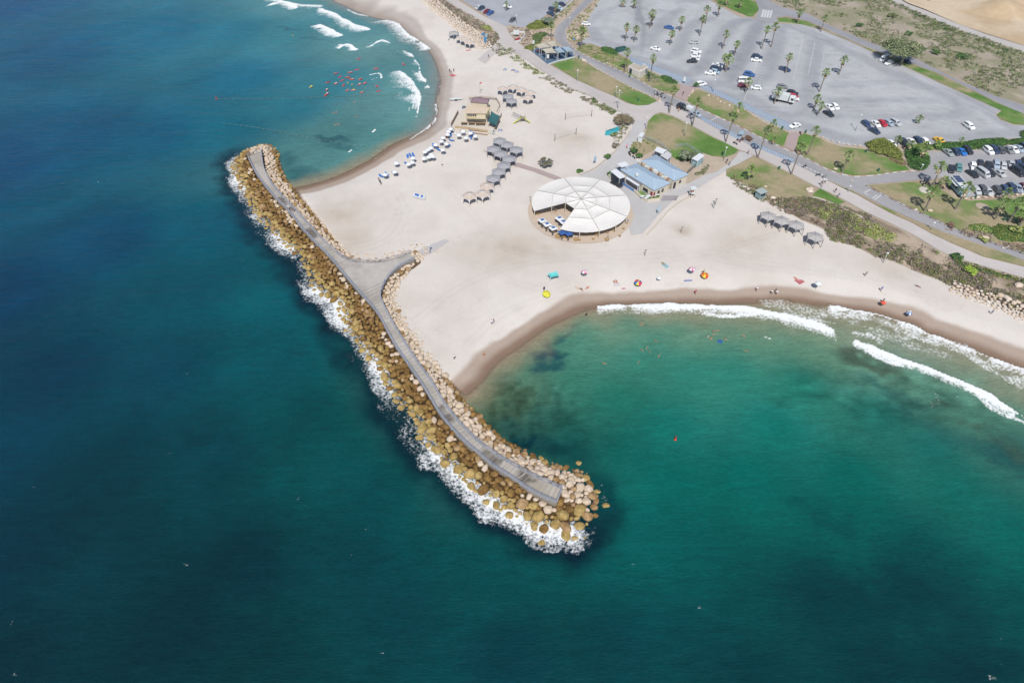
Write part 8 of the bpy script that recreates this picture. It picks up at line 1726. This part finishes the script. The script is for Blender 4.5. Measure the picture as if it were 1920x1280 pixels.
for x, y, pose, rz, lie, sh, st_, lab in [
 (1154,533,'lie',.3,1,'black',None,'left of two sunbathers on the white towel'),(1158,532,'lie',.3,1,'red',None,'right of two sunbathers on the white towel'),(1088,543,'lie',.9,1,'beige','beige','person lying left of the pair under the pink parasol'),(1097,543,'lie',-.8,1,'red',None,'person lying right of the pair under the pink parasol'),(1094,547,'lie',.5,1,'black','black','dark clothed person between the pair'),
 (1248,498,'lie',.6,1,'green',None,'person lying on the aqua towel'),(1020,546,'stand',.3,0,'navy','navy','person in navy standing behind the yellow parasol'),(922,609,'stand',.2,0,'blue','white','person with blue shorts near the inner wet sand'),(926,606,'stand',2.,0,'beige',None,'tanned person beside the one in blue shorts'),
 (907,669,'walk',.5,0,'red',None,'child walking on the wet sand near the breakwater'),(1099,595,'stand',.1,0,'black','black','person standing in ankle-deep water'),(1303,552,'walk',.7,0,'navy','red','person in red walking on the wet sand'),(1418,546,'walk',-.6,0,'grey','white','person in white shirt walking on the wet sand'),
 (1446,552,'stand',.3,0,'black','white','left person of the group at the surf'),(1453,549,'stand',1.3,0,'black','black','back person of the group at the surf'),(1455,553,'stand',2.6,0,'navy','white','front person of the group at the surf'),(1497,526,'lie',.6,1,'red',None,'left person lying on the red towels'),(1503,529,'lie',.7,1,'pink',None,'right person lying on the red towels'),
 (1318,514,'stand',.4,0,'navy',None,'person seated low beside the sunset parasol'),(1654,568,'stand',.5,0,'black','navy','person beside the orange parasol'),(1703,590,'stand',.2,0,'blue','white','person under the blue and white parasol'),(1651,546,'walk',.5,0,'blue','blue','small person in blue above the orange parasol'),(852,674,'stand',.2,0,'black','white','person in white on the sand by the inner boulders'),(1622,518,'stand',.2,0,'grey','grey','grey clothed person on the open sand far right'),(1727,540,'lie',.8,1,'navy','grey','dark figure lying below the dune wall'),(1858,589,'stand',.2,0,'navy','grey','person at the foot of the right rock wall')]:
    person(x, y, pose, rz, lab, gs_, sh, st_, lie=lie)
gsw = 'bathers in the south bay'
def fu(x, y): return (1240 + x / 5.333, 480 + y / 5.333)
def ft(x, y): return (880 + x / 4.8, 480 + y / 4.8)
for i, (x, y) in enumerate([ft(1548,605), ft(1553,625), ft(1675,768), ft(1593,828), ft(1555,850), ft(1620,860), ft(1703,900), ft(1518,958), ft(1210,970), fu(515,758), fu(567,750), fu(535,783), fu(468,806), fu(490,836), fu(500,822), fu(637,832), fu(823,802), fu(845,950)]):
    lab = ['pair member nearest the shallows','second of the pair near the shallows','bather right above the group of three','top of the group of three','left of the group of three','right of the group of three','bather right below the group of three','bather below the group of three','dark-haired bather alone on the left','upper left of the right-hand group','upper right of the right-hand group','middle of the right-hand group','pale bather at the left of the right-hand group','bather stretching an arm, right-hand group','bather touching the stretching one','bather right of the blue ring','bather near the small white crest','bather farthest out in the south bay'][i]
    p = P(x, y, .0); person(x, y, 'swim', random.uniform(0, 6), ('bather: ' + lab) if not lab.startswith(('bather', 'pale', 'dark')) else lab, gsw, 'navy', 'white' if 'pale' in lab else None, xyz=(p.x, p.y, -1.16))
b = MB()
for k in range(16): a = 2 * math.pi * k / 16; 
ringp = [(.45 * math.cos(2 * math.pi * k / 16), .45 * math.sin(2 * math.pi * k / 16), 0) for k in range(17)]; b.tube(ringp, .14, 8, cap=False); o = b.build('swim_ring', mat('ring_blue', C(40,90,210)), smooth=True); p = P(*fu(585,856), 0); o.location = (p.x, p.y, .1); tag(o, 'blue swim ring among the right-hand bathers', 'swim ring')
for px, py, c, lab in [(1266,824,'red','red marker buoy alone in the south bay'),(406,186,'red','tiny red buoy at the seaward end of the rope'),(549,67,'yb','black and yellow marker buoy off the north beach')]:
    p = P(px, py, 0); t = empty('buoy', (p.x, p.y, 0)); tag(t, lab, 'buoy'); b = MB(); b.lathe([(.12,-.2),(.30,.0),(.30,.2),(.14,.32)], 12); b.build('float', mat('buoy_' + c, C(226,70,60) if c == 'red' else C(220,180,60)), t, smooth=True); b = MB(); b.lathe([(.1,.45),(.08,1.0),(.16,1.02),(.1,1.2)], 8); b.build('top_mark', mat('buoy_top' + c, C(200,60,50) if c == 'red' else (.02,.02,.02,1)), t)
def buoyline(pts, lab, n, c='yellow'):
    L = smooth_line([tuple(P(x, y, 0).xy) for x, y in pts], 6); c0 = L[0]; r = empty('buoy_line', (c0[0], c0[1], .03)); tag(r, lab, 'buoy line'); b = MB()
    for a, d in zip(L[:-1], L[1:]): b.bar((*(a - c0), .06), (*(d - c0), .06), .08, .06)
    b.build('rope', mat('rope_dark', C(92,116,122)), r); seg = np.hypot(*(L[1:] - L[:-1]).T); T = np.concatenate([[0], np.cumsum(seg)]); m = MB(); m.lathe([(.05,-.12),(.15,-.02),(.15,.1),(.05,.16)], 8); me = m.mesh('float', mat('float_' + c, C(150,160,140)), smooth=True)
    for t in np.linspace(0, T[-1], n): q = link('float', me, r); q.location = (np.interp(t, T, L[:, 0]) - c0[0], np.interp(t, T, L[:, 1]) - c0[1], .06)
buoyline([(848,176),(800,177),(720,179),(660,181),(560,184),(470,186),(410,186)], 'long float rope crossing the north bay', 34)
buoyline([(782,287),(750,285),(720,281),(690,276),(650,271),(600,262),(560,255),(500,243),(440,234),(420,232)], 'float rope from the north beach out past the breakwater head', 34)
# surf class in the north bay
SRF = mat('surfboard_red', C(226,64,96)); SRY = mat('surfboard_yellow', C(216,214,110))
def board_mesh(m):
    b = MB()
    for i in range(11):
        u = i / 10 * 2 - 1; w_ = .36 * (1 - abs(u) ** 2.6) + .02
        for j in range(6): a = 2 * math.pi * j / 6; b.v.append((u * 1.15, w_ * math.cos(a), .10 + .05 * math.sin(a) + .10 * max(0, u) ** 2))
    for i in range(10):
        for j in range(6): b.f.append((i*6+j, i*6+(j+1)%6, (i+1)*6+(j+1)%6, (i+1)*6+j)); b.m.append(0)
    b.f.append(tuple(range(6))[::-1]); b.m.append(0); b.f.append(tuple(60 + j for j in range(6))); b.m.append(0); return b.mesh('surfboard', m, smooth=True)
BM_ = board_mesh(SRF); BMY = board_mesh(SRY)
def fS(x, y): return (560 + x / 9.6, 90 + y / 9.6)
gb = 'red boards of the surf class'; gr = 'surf class riders'
for x, y, dx, dy, rider, lab in [(1080,203,10,-3,None,'topmost red board, alone under the surf line'),(1050,398,10,-2,None,'red board right of centre, high in the class'),(1392,383,10,-1,'red','red board with white wash at its left end'),(675,462,10,-3,'blue','red board with a rider in blue'),(930,448,10,-2,'beige','red board in the upper middle of the class'),
  (742,527,8,-6,None,'steeply angled red board left of the cluster'),(880,532,10,-3,'navy','left board of the dark cluster'),(915,546,10,4,'navy','right board of the dark cluster'),(962,572,10,-1,'beige','red board just below the dark cluster'),(1110,572,10,-4,'red','red board right of the dark cluster'),(780,590,10,-3,None,'longest-looking red board below the steep one'),
  (525,625,10,-4,'navy','red board with dark rider at the far left of the class'),(668,648,10,-4,'white','red board with a rider in white'),(1097,662,8,-6,'white','red board with a white-shirted rider, right side'),(1190,642,10,-5,'pink','pinkish board and rider, right side'),(810,680,3,-8,None,'red board pointing away, centre of class'),(225,703,10,-5,'yellow','yellow and red board apart on the left'),
  (508,760,5,-6,'white','upper of two boards low at the left'),(512,832,8,-6,'white','lower board with rider low at the left'),(485,856,6,-6,'red','small board at the lowest left of the class'),(878,772,9,-5,'beige','red board low in the middle'),(985,765,10,-1,'yellow','red board with yellow-vested rider'),(1138,808,9,-5,'beige','red board lowest right of centre'),(1410,695,6,4,'red','upper of two boards at the right'),(1435,782,10,-3,None,'lower of two boards at the right'),(1890,305,8,4,'red','red board far right near the wave')]:
    p = P(*fS(x, y), 0); a = gp(*fS(x, y)); b_ = gp(*fS(x + dx, y + dy)); rz = math.atan2(b_[1] - a[1], b_[0] - a[0]); o = link('surfboard', BMY if 'yellow and red' in lab else BM_); o.location = (p.x, p.y, .02); o.rotation_euler = (0, 0, rz); tag(o, lab, 'surfboard', gb)
    if rider:
        q = person(0, 0, 'lie', rz - R90, 'rider on the ' + lab, gr, rider if rider != 'beige' else 'grey', rider, xyz=(p.x - math.cos(rz) * .9, p.y - math.sin(rz) * .9, .12), lie=1); q.rotation_euler = (math.radians(90), 0, rz + R90); q.location = (p.x - math.cos(rz) * .95, p.y - math.sin(rz) * .95, .32)
gn = 'bathers in the north bay'
def f5(x, y): return (480 + x / 4.8, y / 4.8)
for i, (x, y, c, lab) in enumerate([(*fS(885,633),'yellow','yellow-vested swimmer left of the pair in mid class'),(*fS(962,662),'yellow','yellow-vested swimmer right of the pair in mid class'),(*fS(995,735),'green','lime-vested instructor standing among the low boards'),(*fS(1006,985),None,'lone bather below the surf class'),(*f5(690,1020),None,'left of the upper pair near the float rope'),(*f5(722,1015),None,'right of the upper pair near the float rope'),(*f5(715,1130),None,'left of three bathers above the lower rope'),(*f5(728,1118),None,'middle of three bathers above the lower rope'),(*f5(745,1125),None,'right of three bathers above the lower rope'),(*f5(908,1058),None,'bather with raised arms between the ropes'),(*f5(1440,438),None,'bather close to the northern shore'),(*f5(1393,522),None,'bather behind the upper breaker'),(*f5(1402,775),None,'bather in the foam of the lower breaker'),(*f5(1348,328),None,'bather in the northern wash'),(*f5(662,55),None,'bather near the top breakers')]):
    p = P(x, y, 0); person(x, y, 'swim', random.uniform(0, 6), lab if 'bather' in lab or 'vested' in lab else 'bather, ' + lab, gn, 'navy', c, xyz=(p.x, p.y, -1.16))
gnb = 'people on the north beach and paths'
for x, y, pose, rz, sh, st_, lab in [(843,137,'stand',0,'black','black','dark figure left of the three by the red boards'),(846,139,'stand',.6,'black',None,'middle figure of the three by the red boards'),(851,136,'stand',1,'black','navy','right figure of the three by the red boards'),(809,238,'stand',.4,'navy',None,'person at the water edge below the breaker'),(818,222,'stand',.4,'black',None,'upper person at the water edge below the breaker'),
   (829,312,'walk',1.,'navy','white','person in a white top walking alone on the sand'),(711,341,'walk',.3,'black','grey','left of two people walking near the inner shore'),(714,347,'walk',.3,'navy','navy','right of two people walking near the inner shore'),(542,393,'stand',1,'white','white','white-clad person on the boardwalk'),(548,396,'stand',2,'black','black','first dark-clad person on the boardwalk'),(551,398,'stand',2,'black','navy','second dark-clad person on the boardwalk'),
   (1258,352,'walk',.5,'navy','black','person walking beside the cafe building'),(1362,307,'walk',.5,'navy','navy','left of two walkers on the path to the beach'),(1367,311,'walk',.5,'black','grey','right of two walkers on the path to the beach'),(1175,279,'walk',.2,'pink','pink','person in pink on the service road'),(1402,290,'walk',.8,'navy','grey','person crossing at the path corner'),(1539,348,'walk',.4,'grey','grey','first of three walkers on the promenade'),(1543,346,'walk',.4,'navy','grey','second of three walkers on the promenade'),(1547,344,'walk',.4,'black','white','third of three walkers on the promenade'),
   (1280,180,'walk',.4,'black','navy','person crossing at the first brick path'),(1228,180,'stand',.4,'navy','white','person among the motorbikes at the lawn corner'),(1235,187,'stand',1.4,'grey','white','second person among the motorbikes'),(1139,450,'stand',.3,'beige','grey','person right below the round tent'),(1176,421,'stand',.3,'yellow','blue','person in blue at the right edge of the tent'),(916,109,'stand',.3,'navy','grey','person at the northern beach access'),(841,77,'stand',.3,'teal','white','person in pale clothes near the far pavilions'),(1272,211,'stand',.3,'green','orange','person unloading beside the black suv'),(1282,207,'stand',1,'blue','green','second person beside the black suv'),(1565,362,'walk',.4,'black','black','dark-clad walker on the promenade'),(1571,371,'walk',.3,'navy','grey','walker just below the dark-clad one')]:
    z = None
    if 'boardwalk' in lab: q = P(x, y, WZ + .02); person(x, y, pose, rz, lab, gnb, sh, st_, xyz=(q.x, q.y, WZ + .02))
    else: q = P(x, y); person(x, y, pose, rz, lab, gnb, sh, st_, xyz=(q.x, q.y, q.z + (.12 if x > 1150 else .0)))
for x, y, rz in [(848,141,.1),(851,143,.05),(878,95,.4)]:
    q = P(x, y); o = link('surfboard', BM_); o.location = (q.x, q.y, q.z); o.rotation_euler = (0, 0, rz); tag(o, {848:'upper red board on the sand beside three people',851:'lower red board on the sand beside three people',878:'red board on the sand below the far pavilions'}[x], 'surfboard')
p = P(900, 176, BZ); t = empty('flag_pole', (p.x, p.y, BZ)); tag(t, 'pole with a small red flag behind the beach bar', 'flag'); b = MB(); b.tube([(0,0,0),(0,0,4.6)], .06, 6); b.build('pole', LPM, t); b = MB(); b.quad((.05,0,4.5),(.05,0,3.9),(.8,.1,4.0),(.75,.1,4.45)); b.quad((.75,.12,4.45),(.8,.12,4.0),(.05,.02,3.9),(.05,.02,4.5)); b.build('flag', mat('flag_red', C(230,60,70)), t)
# ---- sea haze filling the air
hb_ = MB(); hb_.box(-3300, 3600, -3300, 3600, -12, 128)
hm = bpy.data.materials.new('haze'); hm.use_nodes = True; N = hm.node_tree.nodes; N.clear(); ou = N.new('ShaderNodeOutputMaterial'); pv = N.new('ShaderNodeVolumePrincipled')
pv.inputs['Color'].default_value = (.62, .80, 1, 1); pv.inputs['Density'].default_value = .00011; pv.inputs['Anisotropy'].default_value = .3; hm.node_tree.links.new(pv.outputs[0], ou.inputs['Volume'])
tag(hb_.build('haze', hm), 'thin sea haze', kind='stuff')
